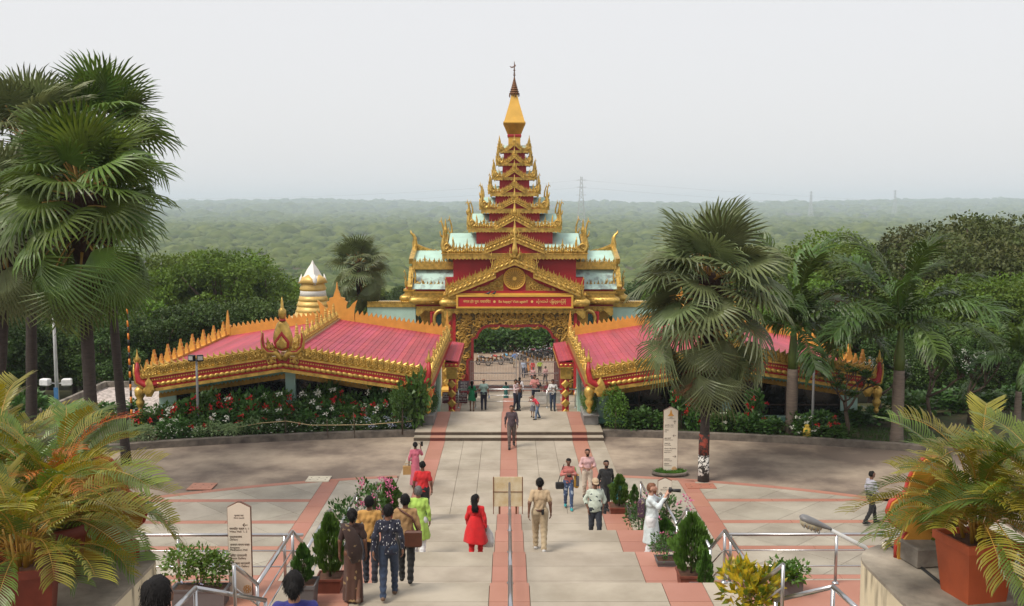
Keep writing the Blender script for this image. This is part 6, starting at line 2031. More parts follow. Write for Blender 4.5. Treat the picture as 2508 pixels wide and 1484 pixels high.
# ---------------------------------------------------------------- way-finding signs
SIGN_C = M('cream_sign_face', (.66, .60, .50), .5, 0, .04, 2)
SIGN_B = M('brown_sign_edge', (.13, .055, .03), .5)
INK = M('dark_brown_lettering', (.055, .028, .018), .6, 0, .05)
ORN = M('orange_ornament_print', (.55, .27, .05), .6, 0, .05)
def totem(label, x, y, z, w, h, lines, rz=0.0, rose=True, logo=False):
    """tall sign with pointed head; lines: (text, size, height fraction, align, x fraction)"""
    o = thing('way_sign', label, 'sign', (x, y, z), rz)
    pk = w * .24
    poly = [(-w / 2, 0), (w / 2, 0), (w / 2, h - pk), (w * .06, h), (-w * .06, h), (-w / 2, h - pk)]
    B().prism(poly, 0, .07).build('panel', SIGN_B, o)
    q = .965
    B().prism([(-w / 2 * q, .01), (w / 2 * q, .01), (w / 2 * q, h - pk - .006), (w * .06, h - .02), (-w * .06, h - .02), (-w / 2 * q, h - pk - .006)], -.006, -.001).build('face', SIGN_C, o)
    for (txt, s, fz, al, fx) in lines:
        if txt in ('<', '>', '^', 'v'):
            b = B(); L = s
            d = {'<': (-1, 0), '>': (1, 0), '^': (0, 1), 'v': (0, -1)}[txt]
            cx, cz = fx * w, fz * h
            tip = (cx + d[0] * L / 2, cz + d[1] * L / 2); tail = (cx - d[0] * L / 2, cz - d[1] * L / 2)
            b.bar((tail[0], -.009, tail[1]), (tip[0], -.009, tip[1]), L * .1, .004, (0, 1, 0))
            for sgn in (-1, 1):
                n_ = (-d[1] * sgn, d[0] * sgn)
                b.bar((tip[0], -.009, tip[1]), (tip[0] - d[0] * L * .36 + n_[0] * L * .36, -.009, tip[1] - d[1] * L * .36 + n_[1] * L * .36), L * .1, .004, (0, 1, 0))
            tag(b.build('arrow', INK, o), kind='stuff')
            continue
        me = text_mesh('lettering', txt, s, INK, .001, al)
        wd = max(max(v.co.x for v in me.vertices) - min(v.co.x for v in me.vertices), .01)
        inst('lettering', me, o, (fx * w, -.009, fz * h), (PI / 2, 0, 0), (min(1, .84 * w / wd), 1, 1))
    def rosette(cx, cz, r):
        b = B()
        for k in range(8):
            a = k * PI / 4
            b.tube([(cx + r * .62 * cos(a) + r * .3 * cos(t), -.009, cz + r * .62 * sin(a) + r * .3 * sin(t)) for t in np.linspace(0, 2 * PI, 9)], r * .07, 4, False)
        b.tube([(cx + r * .3 * cos(t), -.009, cz + r * .3 * sin(t)) for t in np.linspace(0, 2 * PI, 11)], r * .07, 4, False)
        tag(b.build('rosette', ORN, o), kind='stuff')
    if rose:
        rosette(w * .28, h * .07 if not logo else h * .045, w * .19)
        if not logo: rosette(-w * .15, h * .03, w * .12)
    if logo:
        b = B(); b.prism([(-w * .22, h * .862), (w * .22, h * .862), (w * .08, h * .9), (w * .02, h * .955), (-w * .02, h * .955), (-w * .08, h * .9)], -.012, -.007); b.build('pagoda_emblem', ORN, o)
    return o
g = PZ(600, 1458, 1.70)
totem('cream First Level sign with arrow, on the terrace', g.x - .08, g.y, 1.70, .48, 1.98,
      [('प्रथम तल', .05, .855, 'CENTER', 0), ('First Level', .05, .83, 'CENTER', 0), ('<', .10, .755, 'CENTER', .26),
       ('चलचित्र कक्ष १, २', .062, .715, 'LEFT', -.42), ('Video Hall  1, 2', .058, .685, 'LEFT', -.42), ('पुस्तकालय', .062, .628, 'LEFT', -.42), ('Library', .058, .60, 'LEFT', -.42),
       ('आनापान साधना कक्ष', .06, .545, 'LEFT', -.42), ('Anapana', .058, .515, 'LEFT', -.42), ('Meditation Hall', .058, .49, 'LEFT', -.42),
       ('चित्र प्रदर्शनी', .062, .43, 'LEFT', -.42), ('Photo Gallery', .058, .40, 'LEFT', -.42), ('चित्रकला प्रदर्शनी', .062, .345, 'LEFT', -.42), ('Paintings Gallery', .058, .315, 'LEFT', -.42)])
g = PZ(1641, 1161, 0)
totem('tallest cream way sign with emblem, standing in the grass ring', g.x, g.y, .08, .53, 2.40,
      [('भू तल', .05, .845, 'CENTER', 0), ('Ground Level', .045, .825, 'CENTER', 0), ('^', .12, .765, 'CENTER', .27), ('स्मारिका भंडार', .058, .72, 'LEFT', -.42), ('Souvenir Store', .054, .695, 'LEFT', -.42),
       ('निकास', .058, .645, 'LEFT', -.42), ('Exit', .054, .62, 'LEFT', -.42), ('<', .12, .56, 'CENTER', .27), ('बुद्ध मूर्ति', .058, .52, 'LEFT', -.42), ('Buddha Statue', .054, .495, 'LEFT', -.42),
       ('उपहार गृह', .058, .44, 'LEFT', -.42), ('Food Plaza', .054, .415, 'LEFT', -.42), ('शौचालय, शिशु देखभाल', .05, .36, 'LEFT', -.42), ('Washrooms,', .054, .33, 'LEFT', -.42), ('Baby Care', .054, .305, 'LEFT', -.42),
       ('>', .12, .24, 'CENTER', .27), ('धम्मालय', .058, .20, 'LEFT', -.42), ('Dhammalaya', .054, .175, 'LEFT', -.42), ('शौचालय', .058, .125, 'LEFT', -.42), ('Washrooms', .054, .10, 'LEFT', -.42)], 0, True, True)
o = thing('grass_ring', 'oval kerbed grass patch round the foot of the tallest way sign', 'planter', (g.x, g.y, 0))
B().lathe([(.66, 0), (.66, .1), (.58, .12), (.56, .06)], 28, (0, 0, 0), 1, .62).build('kerb_ring', KERBM, o)
r_ = np.random.default_rng(4); n = 1500
a_ = r_.uniform(0, 6.28, n); q_ = np.sqrt(r_.uniform(0, 1, n)) * .56
v, f = leafquads(np.stack([q_ * np.cos(a_), q_ * .62 * np.sin(a_), np.full(n, .05)], 1), unit(np.stack([r_.normal(0, .4, n), r_.normal(0, .4, n), np.ones(n)], 1)), rdir(n, r_), r_.uniform(.08, .18, n), .03)
tag(inst('grass', npmesh('grass', v, f, M('bright_grass', (.07, .17, .02), .6, 0, .3, 3, trans=.2)), o), kind='stuff')
g = P(1629, 1170, 27.6)
totem('cream Ground Level sign with arrow behind the photographer in white', g.x, 27.6, 0.0, .40, g.z, [('भू तल', .05, .86, 'CENTER', 0), ('Ground Level', .045, .83, 'CENTER', 0), ('^', .12, .74, 'CENTER', .27), ('स्मारिका भंडार', .055, .68, 'LEFT', -.42), ('Souvenir Store', .05, .645, 'LEFT', -.42), ('निकास', .055, .585, 'LEFT', -.42), ('Exit', .05, .55, 'LEFT', -.42)], 0, False)
# notice board seen from behind
a, c = P(1207, 1168, 30.2), P(1281, 1240, 30.2)
o = thing('notice_board', 'weathered cream notice board seen from behind at the stair foot', 'notice board', ((a.x + c.x) / 2, 30.2, 0))
w_, z0, z1 = (c.x - a.x), c.z, a.z
B().cbox((0, 0, (z0 + z1) / 2), (w_, .03, z1 - z0), 0, .004).build('panel', M('yellowed_board', (.50, .36, .17), .7, 0, .2, 2.5, .1, 10, col2=(.66, .58, .42)), o)
for x in (-w_ / 2 + .02, w_ / 2 - .02): B().box(x - .012, x + .012, -.03, .03, 0, z1).build('frame_leg', M('rusty_iron', (.16, .06, .03), .8), o)
for x in (-w_ * .28, w_ * .28): B().box(x - .03, x + .03, .02, .06, 0, z0 + .3).build('leg', M('rusty_iron', (.16, .06, .03), .8), o)
B().box(-w_ / 2, w_ / 2, -.03, -.018, (z0 + z1) / 2 - .01, (z0 + z1) / 2 + .01).build('batten', M('rusty_iron', (.16, .06, .03), .8), o)

# ---------------------------------------------------------------- barrier fence and boards at the gate landing
fx0, fx1 = P(1120, 1000, 54).x, P(1436, 1000, 54).x
straight_rail('steel barrier across the walk before the gate', fx0, fx1, 54.2, -1.40, [fx0 + .05, fx0 + 1.0, P(1190, 1000, 54).x, P(1340, 1000, 54).x, fx1 - .6, fx1 - .05], 1.05)
PURP = M('maroon_board', (.10, .018, .030), .5)
WHT = M('white_lettering', (.7, .68, .66), .6, 0, .05)
def board(label, px0, px1, py0, py1, D, mat, lines, zf):
    a, c = P(px0, py0, D), P(px1, py1, D)
    o = thing('standing_board', label, 'sign', ((a.x + c.x) / 2, D, zf))
    w_ = c.x - a.x
    B().cbox((0, 0, (a.z + c.z) / 2 - zf), (w_, .05, a.z - c.z), 0, .005).build('panel', mat, o)
    for s in (-1, 1): B().box(s * w_ * .4 - .02, s * w_ * .4 + .02, .03, .07, 0, a.z - zf).build('leg', M('rusty_iron', (.16, .06, .03), .8), o)
    for (t, s, fz) in lines: inst('lettering', text_mesh('lettering', t, s, WHT, .002), o, (0, -.03, c.z - zf + (a.z - c.z) * fz), (PI / 2, 0, 0))
board('maroon Books and Souvenir Centre board behind the barrier', 1083, 1145, 960, 987, 55.4, PURP, [('पुस्तक व स्मारिका केंद्र', .15, .82), ('Books & Souvenir Centre', .13, .6), ('पुस्तके आणि स्मारिका केंद्र', .13, .36), ('बाहर  /  Exit', .13, .13)], -1.4)
board('grey purple Exit board beside the woman in green dress', 1122, 1150, 933, 958, 56.3, M('grey_purple_board', (.14, .10, .14), .5), [('बाहर', .22, .8), ('बाहेर', .22, .48), ('Exit', .22, .17)], -1.4)
a, c = P(1310, 960, 54.4), P(1372, 988, 54.4)
o = thing('barrier_panel', 'plain whitish panel fixed to the steel barrier', 'panel', ((a.x + c.x) / 2, 54.36, c.z)); B().cbox((0, 0, (a.z - c.z) / 2), (c.x - a.x, .03, a.z - c.z), 0, .004).build('sheet', M('whitish_sheet', (.55, .53, .50), .5), o)

# ---------------------------------------------------------------- lamps, poles, barrier arm
GREYP = M('grey_painted_steel', (.33, .34, .35), .5, .2)
def flood_post(label, px, D, ytop, zb=.1):
    t = P(px, ytop, D)
    o = thing('floodlight_post', label, 'lamp post', (t.x, D, zb))
    H = t.z - zb
    B().tube([(0, 0, -.1), (0, 0, H * .8), (0, 0, H)], [.055, .05, .04], 10).build('pole', GREYP, o)
    B().cbox((0, 0, .0), (.9, .5, .12)).build('footing', CONC, o)
    for s in (-1, 1):
        f = B(); f.cbox((s * .17, -.06, H + .06), (.27, .16, .27), s * .35, .02); h = f.build('lamp_housing', BLACKM, o)
        cx, cy = s * .17 + s * .03, -.145
        B().cbox((s * .17 + .085 * sin(s * .35), -.06 - .085 * cos(.35), H + .07), (.2, .012, .16), s * .35).build('lamp_glass', M('lamp_glass', (.5, .5, .48), .2), h)
    return o
flood_post('grey post with twin floodlights rising from the red and white flower bed', 481, 41.0, 880)
flood_post('grey post with twin floodlights next to the royal palm and yellow sack', 1994, 40.6, 887)
t = P(128, 700, 46); o = thing('camera_pole', 'white pole with globe camera and twin box lamps among the palms', 'pole', (t.x, 46, -.3))
H = t.z + .3
B().tube([(0, 0, 0), (0, 0, H * .55), (0, 0, H)], [.09, .075, .055], 10).build('pole', M('white_grey_paint', (.45, .46, .46), .5), o)
B().ball((.28, -.05, H - .55), .2, 12, 8, (.8, .8, 1.1)).build('globe_camera', M('white_plastic', (.7, .7, .7), .4), o)
B().tube([(0, 0, H - .35), (.28, -.05, H - .33)], .03, 6).build('bracket', GREYP, o)
zl_ = P(128, 938, 46).z + .3
for s in (-1, 1):
    B().cbox((s * .5, -.05, zl_ + .05), (.42, .3, .34), s * .2, .05).build('box_lamp', M('white_plastic', (.7, .7, .7), .4), o)
    B().tube([(0, 0, zl_ - .03), (s * .4, 0, zl_)], .03, 6).build('bracket', GREYP, o)
B().box(-.1, .1, -.12, -.08, zl_ - .75, zl_ - .2).build('blue_plate', M('blue_plate', (.05, .16, .33), .5), o)
# raised boom barrier, orange and black
b0, b1 = P(324, 1045, 42.5), P(308, 690, 42.5)
o = thing('boom_barrier', 'raised orange and black striped barrier arm beside the flower bed wing', 'barrier', (b0.x, 42.5, .1))
OR_ = M('orange_paint', (.70, .22, .02), .5); BL_ = M('black_paint', (.012, .012, .012), .5)
base = Vector((0, 0, .3)); tip = b1 - Vector((b0.x, 42.5, .1))
n = 22
for i in range(n):
    a, c = base.lerp(tip, i / n), base.lerp(tip, (i + 1) / n)
    B().tube([tuple(a), tuple(c)], [.055 - .025 * i / n, .055 - .025 * (i + 1) / n], 8).build('arm_stripe', OR_ if i % 2 else BL_, o)
for x in (-.22, .22):
    B().cbox((x, 0, .45), (.12, .14, .9), 0, .01).build('counterweight', BL_, o); B().cbox((x, 0, .12), (.125, .145, .24)).build('counterweight_foot', OR_, o)
B().cbox((.55, .1, .3), (.5, .4, .6), 0, .02).build('motor_box', M('yellow_box', (.6, .38, .04), .5), o)
# shed with flat roof covered in chips
a = P(215, 1030, 47); c = P(372, 960, 55)
o = thing('flat_roofed_shed', 'low shed whose flat roof is strewn with pale chips, under the palms', 'shed', (-20, 50, -1.7))
x0, x1, y0, y1 = -22.6, -16.6, 46.2, 55.0
zt = P(280, 1000, 49).z
CH = M('pale_roof_chips', (.20, .17, .15), .9, 0, .3, 5, .8, 12, col2=(.58, .50, .46), thr=(.35, .62))
B().box(x0, x1, y0, y1, -1.75, zt - .12).build('wall', CREAMW, o, True)
B().box(x0 + .2, x1 - .2, y0 + .2, y1 - .2, zt - .118, zt).build('roof_chips', CH, o, True)
for (p, q, r, s_) in ((x0, x1, y0, y0 + .2), (x0, x1, y1 - .2, y1), (x0, x0 + .2, y0 + .2, y1 - .2), (x1 - .2, x1, y0 + .2, y1 - .2)):
    B().box(p, q, r, s_, zt - .117, zt + .32).build('parapet', CONC, o, True)
# rope on stakes along the hedge
o = thing('rope_fence', 'sagging rope on thin stakes along the low hedge', 'rope fence', (-10, 40.5, .1))
st = [P(330, 1060, 39.9), P(513, 1050, 40.6), P(870, 1034, 41.0), P(1010, 1030, 41.6)]
pts = [P(x, y, D) for x, y, D in ((330, 1064, 39.9), (420, 1066, 40.3), (513, 1058, 40.6), (640, 1036, 40.7), (700, 1031, 40.8), (760, 1041, 40.9), (805, 1041, 41.0), (900, 1040, 41.2), (1010, 1031, 41.5))]
B().tube([tuple(p) for p in pts], .016, 5).build('rope', M('pale_rope', (.50, .38, .20), .9), o, True)
for (px, D, y0_) in ((333, 39.9, 1050), (700, 40.8, 1020), (868, 40.9, 1010), (803, 41.0, 1030)):
    p = P(px, y0_, D); B().tube([(p.x, D, .05), (p.x - .04, D, p.z)], .02, 6).build('stake', BARK, o, True)
# yellow sack
g = P(1975, 1074, 40.4); o = thing('sack', 'yellow woven sack leaning at the floodlight post', 'sack', (g.x, 40.35, .13))
B().lathe([(.13, 0), (.17, .06), (.17, .3), (.15, .44), (.08, .5), (.11, .58), (.05, .62)], 10, (0, 0, 0), 1, .8).build('bag', M('yellow_woven_sack', (.58, .40, .06), .8, 0, .25, 8, .5, 25), o)
# street lamp hung on the right parapet, cable, pipe
o = thing('street_lamp', 'street lamp with ribbed glass reaching over from the cream parapet', 'street lamp', (P(2120, 1345, 12.3).x, 12.3, 5.0))
off = Vector(o.location)
h0, h1 = P(1960, 1268, 12.35) - off, P(2035, 1298, 12.35) - off
e = P(2118, 1340, 12.3) - off
B().tube([tuple(h1), tuple(e), (e.x + .3, e.y - .05, e.z - .35)], [.025, .028, .028], 10).build('arm', M('white_grey_paint', (.45, .46, .46), .5), o)
ax = (h1 - h0).normalized()
b = B()
top = []; Ls = (h1 - h0).length
prof = [(0, .035), (.06, .075), (.2, .095), (.5, .085), (.75, .06), (.93, .04), (1, .03)]
b.tube([tuple(h0 + ax * Ls * t + Vector((0, 0, .015))) for t, r in prof], [r for t, r in prof], 12, True, .55); b.build('housing', M('lamp_grey', (.16, .16, .165), .45), o)
b = B(); b.tube([tuple(h0 + ax * Ls * t + Vector((0, 0, -.035))) for t in (.02, .1, .35, .6, .68)], [.04, .075, .085, .07, .03], 12, True, .7); gl = b.build('glass_bowl', M('dusty_lamp_glass', (.33, .29, .20), .25, 0, .2, 6), o)
for t in (.1, .22, .34, .46, .58):
    p = h0 + ax * Ls * t + Vector((0, 0, -.04)); B().tube([(p.x, p.y - .085, p.z), (p.x, p.y - .05, p.z - .06), (p.x, p.y + .05, p.z - .06), (p.x, p.y + .085, p.z)], .006, 4).build('rib', M('lamp_grey', (.16, .16, .165), .45), gl)
cab = [PZ(2170, 1325, 5.53), PZ(2205, 1352, 5.52), PZ(2250, 1385, 5.515), PZ(2300, 1425, 5.515), PZ(2330, 1450, 5.515)]
tag(B().tube([tuple(p) for p in cab], .018, 6).build('cable', BLACKM), 'black cable lying across the grimy parapet top', 'cable')
g = PZ(2166, 1345, 5.5)
tag(B().tube([(g.x, g.y, 5.49), (g.x, g.y, 5.58)], .03, 10).build('pipe_stub', M('pale_pipe', (.55, .5, .4), .6)), 'short pale pipe stub on the parapet beside the cable', 'pipe')
g = PZ(2290, 1395, 5.5); o = thing('concrete_block', 'grimy concrete block behind the orange square pot', 'block', (g.x, g.y + .25, 5.5)); B().cbox((0, 0, .12), (.5, .4, .24), .2, .02).build('block', CONC, o)
# gold painted flame ornaments with red edge
def flame_board(label, px, D, s):
    x = P(px, 1300, D).x
    o = thing('flame_ornament', label, 'ornament', (x, D, 5.5))
    prof = [(0, 0), (.62, 0), (.62, .30), (.50, .40), (.42, .52), (.60, .60), (.76, .74), (.82, .92), (.76, 1.1), (.60, 1.22), (.48, 1.3), (.44, 1.5), (.34, 1.75), (.16, 1.95), (0, 2.0)]
    prof = [(px_ * .62, pz_ * .62) for px_, pz_ in prof]
    poly = [(s * x_, z_) for x_, z_ in prof]
    full = poly + [(-p[0] * .9, p[1]) for p in reversed(poly[1:-1])]
    if s < 0: full = full[::-1]
    B().prism(full, -.07, .07).build('board', M('worn_gold_board', (.46, .22, .03), .6, 0, .2, 3, .25, 20), o)
    for side in (poly, [(-p[0] * .9, p[1]) for p in poly]):
        B().tube([(p[0], 0, p[1]) for p in side[1:]], .03, 6).build('red_edge', M('red_edge', (.40, .03, .02), .5), o)
flame_board('gold painted flame ornament with red edge behind the dark red pots', 255, 11.6, 1)
flame_board('gold painted flame ornament with red edge behind the orange pots', 2275, 11.6, -1)
# ---------------------------------------------------------------- small stupa behind the wing
c = P(768, 775, 62); X = c.x
o = thing('small_stupa', 'small white and gold stupa with petal crown behind the lotus wing', 'stupa', (X, 62, -3.3))
def zs(y): return P(768, y, 62).z + 3.3
def rs_(px): return px / FD * 62
STW = M('stupa_white', (.72, .70, .66), .5, 0, .05); STG = M('stupa_gold', (.60, .40, .12), .45, .25, .12, 4)
B().lathe([(rs_(62), 0), (rs_(60), zs(775))], 16).build('base', STG, o)
for (ya, yb, r0, r1) in ((778, 762, 50, 43), (764, 748, 44, 39), (750, 736, 41, 36), (737, 724, 37, 33)):
    B().lathe([(rs_(r0 - 5), zs(ya)), (rs_(r0), zs(ya - 3)), (rs_(r0 * .93), zs(ya - 8)), (rs_(r1), zs(yb))], 24).build('gold_tier', STG, o)
B().lathe([(rs_(33), zs(725)), (rs_(31), zs(712)), (rs_(25), zs(690)), (rs_(20), zs(675))], 20).build('white_bell', STW, o)
B().lathe([(rs_(30), zs(713)), (rs_(33), zs(706)), (rs_(27), zs(694)), (rs_(24), zs(684))], 20).build('gold_collar', STG, o)
B().lathe([(rs_(27), zs(690)), (rs_(23), zs(677)), (rs_(14), zs(660)), (rs_(5), zs(647)), (.01, zs(637))], 4, (0, 0, 0), a0=0.35, smooth=False).build('petal_crown', STW, o)
for k in range(4):
    a = k * PI / 2 + .35
    B().tube([(rs_(27) * cos(a), rs_(27) * sin(a), zs(697)), (rs_(31) * cos(a), rs_(31) * sin(a), zs(689)), (rs_(29) * cos(a), rs_(29) * sin(a), zs(680)), (rs_(27) * cos(a), rs_(27) * sin(a), zs(670))], [.07, .16, .12, .01], 8, True, .6).build('small_petal', STW, o)
    a += PI / 4
    b = B(); q = rs_(26)
    b.tube([(q * cos(a), q * sin(a), zs(693)), (q * .93 * cos(a), q * .93 * sin(a), zs(682)), (q * .72 * cos(a), q * .72 * sin(a), zs(672))], [.62, .42, .05], 10, True, .3, True, (0, 0, 1)); b.build('gold_arch', STG, o)
# ---------------------------------------------------------------- pylons and wires far out on the plain
PYL = M('galvanised_lattice', (.45, .46, .47), .6, .3)
def pylon(label, px, D, ytop, th=.22):
    t = P(px, ytop, D); zb = float(terrain(t.x, D))
    H = t.z - zb; o = thing('pylon', label, 'pylon', (t.x, D, zb))
    def w(z): return H * (.075 * (1 - z / H) ** 1.3 + .012)
    n = 14; b = B()
    zsq = [H * (i / n) ** .9 for i in range(n + 1)]
    for i in range(n):
        a, c = zsq[i], zsq[i + 1]
        for sx_, sy in ((-1, -1), (1, -1), (1, 1), (-1, 1)):
            b.bar((sx_ * w(a), sy * w(a), a), (sx_ * w(c), sy * w(c), c), th)
        for sy in (-1, 1):
            b.bar((-w(a), sy * w(a), a), (w(c), sy * w(c), c), th * .7); b.bar((w(a), sy * w(a), a), (-w(c), sy * w(c), c), th * .7)
    tag(b.build('lattice', PYL, o), kind='stuff')
    for q in (.74, .85, .95):
        b = B(); b.bar((-H * .07, 0, H * q), (H * .07, 0, H * q), th * 1.4); b.build('cross_arm', PYL, o)
    return o, t
_, tp = pylon('tall lattice pylon out on the mangrove plain behind the gate spire', 1424, 1100, 432, .30)
pylon('faint lattice pylon on the hazy hills, the taller of two', 1987, 3600, 468, .9)
pylon('faint thin pylon on the hazy hills, the farther of two', 2193, 3900, 465, .8)
for (dz, k) in ((-12, 0), (-4, 1)):
    pts = []
    for i in range(25):
        t = i / 24; x = -620 + 620 * t + tp.x * t
        pts.append((-620 + (tp.x + 620) * t, 1100 + 250 * (1 - t), tp.z + dz - 42 * 4 * t * (1 - t) * .25 - 14 * (1 - t)))
    pts2 = [(tp.x + 900 * t, 1100 + 200 * t, tp.z + dz - 30 * t - 40 * t * (1 - t)) for t in np.linspace(0, 1, 20)]
    o = B().tube(pts, .06, 4, False).build('power_line', PYL); tag(o, ('upper' if k else 'lower') + ' thin power line sagging from the pylon towards the palm cluster', 'power line', 'power lines on the pylon')
    o = B().tube(pts2, .06, 4, False).build('power_line', PYL); tag(o, ('upper' if k else 'lower') + ' thin power line running from the pylon towards the royal palms', 'power line', 'power lines on the pylon')

# ---------------------------------------------------------------- motorbikes beyond the gate
def motorbike(tank, label, x, y, z, rz, group='motorbikes parked beyond the gate'):
    o = thing('motorbike', label, 'motorbike', (x, y, z), rz, group)
    TY = M('tyre_rubber', (.012, .012, .012), .8); RIM = M('alloy_rim', (.3, .3, .3), .4, .7)
    for xx in (-.64, .64):
        w_ = B().tube([(xx + .27 * cos(a), 0, .3 + .27 * sin(a)) for a in np.linspace(0, 2 * PI, 17)], .055, 6, False).build('wheel', TY, o)
        b = B(); b.tube([(xx, -.03, .3), (xx, .03, .3)], .06, 8)
        for k in range(5):
            a = k * 2 * PI / 5; b.bar((xx, 0, .3), (xx + .24 * cos(a), 0, .3 + .24 * sin(a)), .03, .025, (0, 1, 0))
        b.build('rim', RIM, w_)
    B().cbox((-.02, 0, .42), (.42, .26, .34), 0, .05).build('engine', M('engine_grey', (.08, .08, .085), .4, .6), o)
    b = B(); b.tube([(.38, 0, .82), (.2, 0, .9), (-.05, 0, .86), (-.18, 0, .78)], [.07, .15, .14, .08], 10, True, .8); b.build('tank', tank, o)
    b = B(); b.tube([(-.12, 0, .82), (-.4, 0, .82), (-.7, 0, .9), (-.82, 0, .94)], [.1, .12, .1, .03], 8, True, .5); b.build('seat', BLACKM, o)
    b = B(); b.tube([(-.5, 0, .7), (-.75, 0, .8), (-.9, 0, .72)], [.07, .08, .03], 8, True, .6); b.build('tail', tank, o)
    for s in (-1, 1): B().tube([(.64, s * .08, .3), (.46, s * .08, .85), (.42, s * .08, .98)], .025, 6).build('fork', RIM, o)
    B().tube([(.36, -.36, 1.0), (.44, -.15, 1.02), (.44, .15, 1.02), (.36, .36, 1.0)], .018, 6).build('handlebar', BLACKM, o)
    B().ball((.55, 0, .86), .11, 8, 6, (.8, 1, 1)).build('headlamp', M('headlamp', (.5, .5, .52), .15, .3), o)
    b = B(); b.tube([(.64 - .28 * cos(a), 0, .3 + .34 * sin(a)) for a in np.linspace(.3, 2.3, 7)], [.06] * 7, 6, True, .5); b.build('mudguard', tank, o)
    for s in (-1, 1):
        m_ = B().tube([(.38, s * .3, 1.0), (.4, s * .38, 1.22)], .01, 5).build('mirror_stalk', BLACKM, o)
        B().ball((.4, s * .38, 1.26), .06, 8, 5, (.3, 1, .8)).build('mirror', M('mirror_white', (.75, .75, .75), .2, .2), m_)
    B().tube([(.1, -.15, .3), (-.3, -.17, .28), (-.75, -.18, .42)], [.03, .045, .05], 8).build('exhaust', RIM, o)
    return o
TB = [M('black_tank', (.012, .012, .014), .25), M('red_tank', (.35, .03, .02), .3), M('blue_tank', (.03, .22, .38), .3), M('silver_tank', (.3, .3, .31), .3, .4), M('maroon_tank', (.14, .02, .04), .3)]
NM = ['black', 'red', 'blue', 'silver', 'maroon']
rs = random.Random(9)
for i, (cx, ti) in enumerate(((395, 0), (640, 1), (850, 2), (1090, 3), (1180, 0), (1290, 0), (1380, 4), (1480, 0), (1590, 0), (1700, 4), (1780, 0))):
    px = (1850 + cx / 4.79) * .6123
    D = 101.5 + (0, 1.0, 2, 2.5, 4.5, 5, 7, 5.5, 6.5, 8, 7)[i] * .8
    g = P(px, 860, D)
    lab = {0: 'black motorbike parked in the row beyond the gate', 1: 'motorbike with red front in the row beyond the gate', 2: 'motorbike with bright blue tank beyond the gate', 3: 'motorbike with silver tank behind the man in blue shirt', 4: 'motorbike with maroon tank in the row beyond the gate'}[ti]
    if ti in (0, 4): lab = lab.replace('in the row', f'{NTH[i]} of the row')
    motorbike(TB[ti], lab, g.x, D, lot_z(D), R(180 - 35 + rs.uniform(-10, 10)))
# two pigeons on the ledge over the signboard
for i, cx in enumerate((652, 693)):
    p = P(*c2(cx, 566), 65.85)
    o = thing('pigeon', 'dark pigeon on the ledge above the red signboard, ' + ('outer of two' if i == 0 else 'the one nearer the wheel'), 'bird', (p.x, 65.85, sz1 + GZ), i * .8)
    PG = M('pigeon_grey', (.03, .032, .04), .6)
    B().tube([(-.16, 0, .10), (-.06, 0, .10), (.04, 0, .13), (.10, 0, .19), (.13, 0, .23)], [.015, .055, .07, .04, .03], 8).ball((.14, 0, .24), .035, 8, 5).build('body', PG, o)
    B().prism([(-.3, .06), (-.12, .08), (-.12, .12), (-.3, .075)], -.03, .03).build('tail', PG, o)
    B().tube([(.17, 0, .24), (.2, 0, .23)], [.012, .002], 5).build('beak', PG, o)
    for s in (-1, 1): B().tube([(.02, s * .025, .08), (.02, s * .025, 0)], .008, 5).build('leg', M('bird_leg', (.25, .06, .05), .6), o)
# ================================================================== PEOPLE
def surfnet(fn, lo, hi, h):
    """smooth closed surface of fn < 0 inside the box, as vertices and quads"""
    lo = np.array(lo, float); n = np.maximum(np.ceil((np.array(hi) - lo) / h).astype(int) + 1, 4)
    X, Y, Z = np.meshgrid(*[lo[i] + h * np.arange(n[i]) for i in range(3)], indexing='ij')
    V = fn(np.stack([X.ravel(), Y.ravel(), Z.ravel()], 1)).reshape(n)
    V[0] = V[-1] = 1; V[:, 0] = V[:, -1] = 1; V[:, :, 0] = V[:, :, -1] = 1
    S = V < 0
    cs = n - 1
    acc = np.zeros((*cs, 3)); cnt = np.zeros(cs)
    def sl(o): return tuple(slice(o[i], o[i] + cs[i]) for i in range(3))
    corners = [(a, b, c) for a in (0, 1) for b in (0, 1) for c in (0, 1)]
    for a in corners:
        for ax in range(3):
            if a[ax]: continue
            b_ = list(a); b_[ax] = 1
            va, vb = V[sl(a)], V[sl(b_)]
            cr = S[sl(a)] != S[sl(b_)]
            t = np.where(cr, va / np.where(cr, va - vb, 1), 0)
            for i in range(3):
                acc[..., i] += np.where(cr, a[i] + (t if i == ax else 0), 0)
            cnt += cr
    m = cnt > 0
    idx = -np.ones(cs, int); idx[m] = np.arange(m.sum())
    I = np.argwhere(m)
    verts = lo + h * (I + acc[m] / cnt[m][:, None])
    F = []
    for ax in range(3):
        o1, o2 = [(1, 2), (2, 0), (0, 1)][ax]
        s0 = [slice(None)] * 3; s1 = [slice(None)] * 3
        s0[ax] = slice(0, n[ax] - 1); s1[ax] = slice(1, n[ax])
        ch = S[tuple(s0)] != S[tuple(s1)]
        e = np.argwhere(ch)
        e = e[(e[:, o1] > 0) & (e[:, o2] > 0) & (e[:, o1] < cs[o1]) & (e[:, o2] < cs[o2])]
        def ix(d1, d2):
            q = e.copy(); q[:, o1] -= d1; q[:, o2] -= d2
            return idx[q[:, 0], q[:, 1], q[:, 2]]
        q = np.stack([ix(1, 1), ix(0, 1), ix(0, 0), ix(1, 0)], 1)
        ins = S[tuple(s0)][e[:, 0], e[:, 1], e[:, 2]]
        q[~ins] = q[~ins][:, ::-1]
        F.append(q)
    return verts, np.concatenate(F)
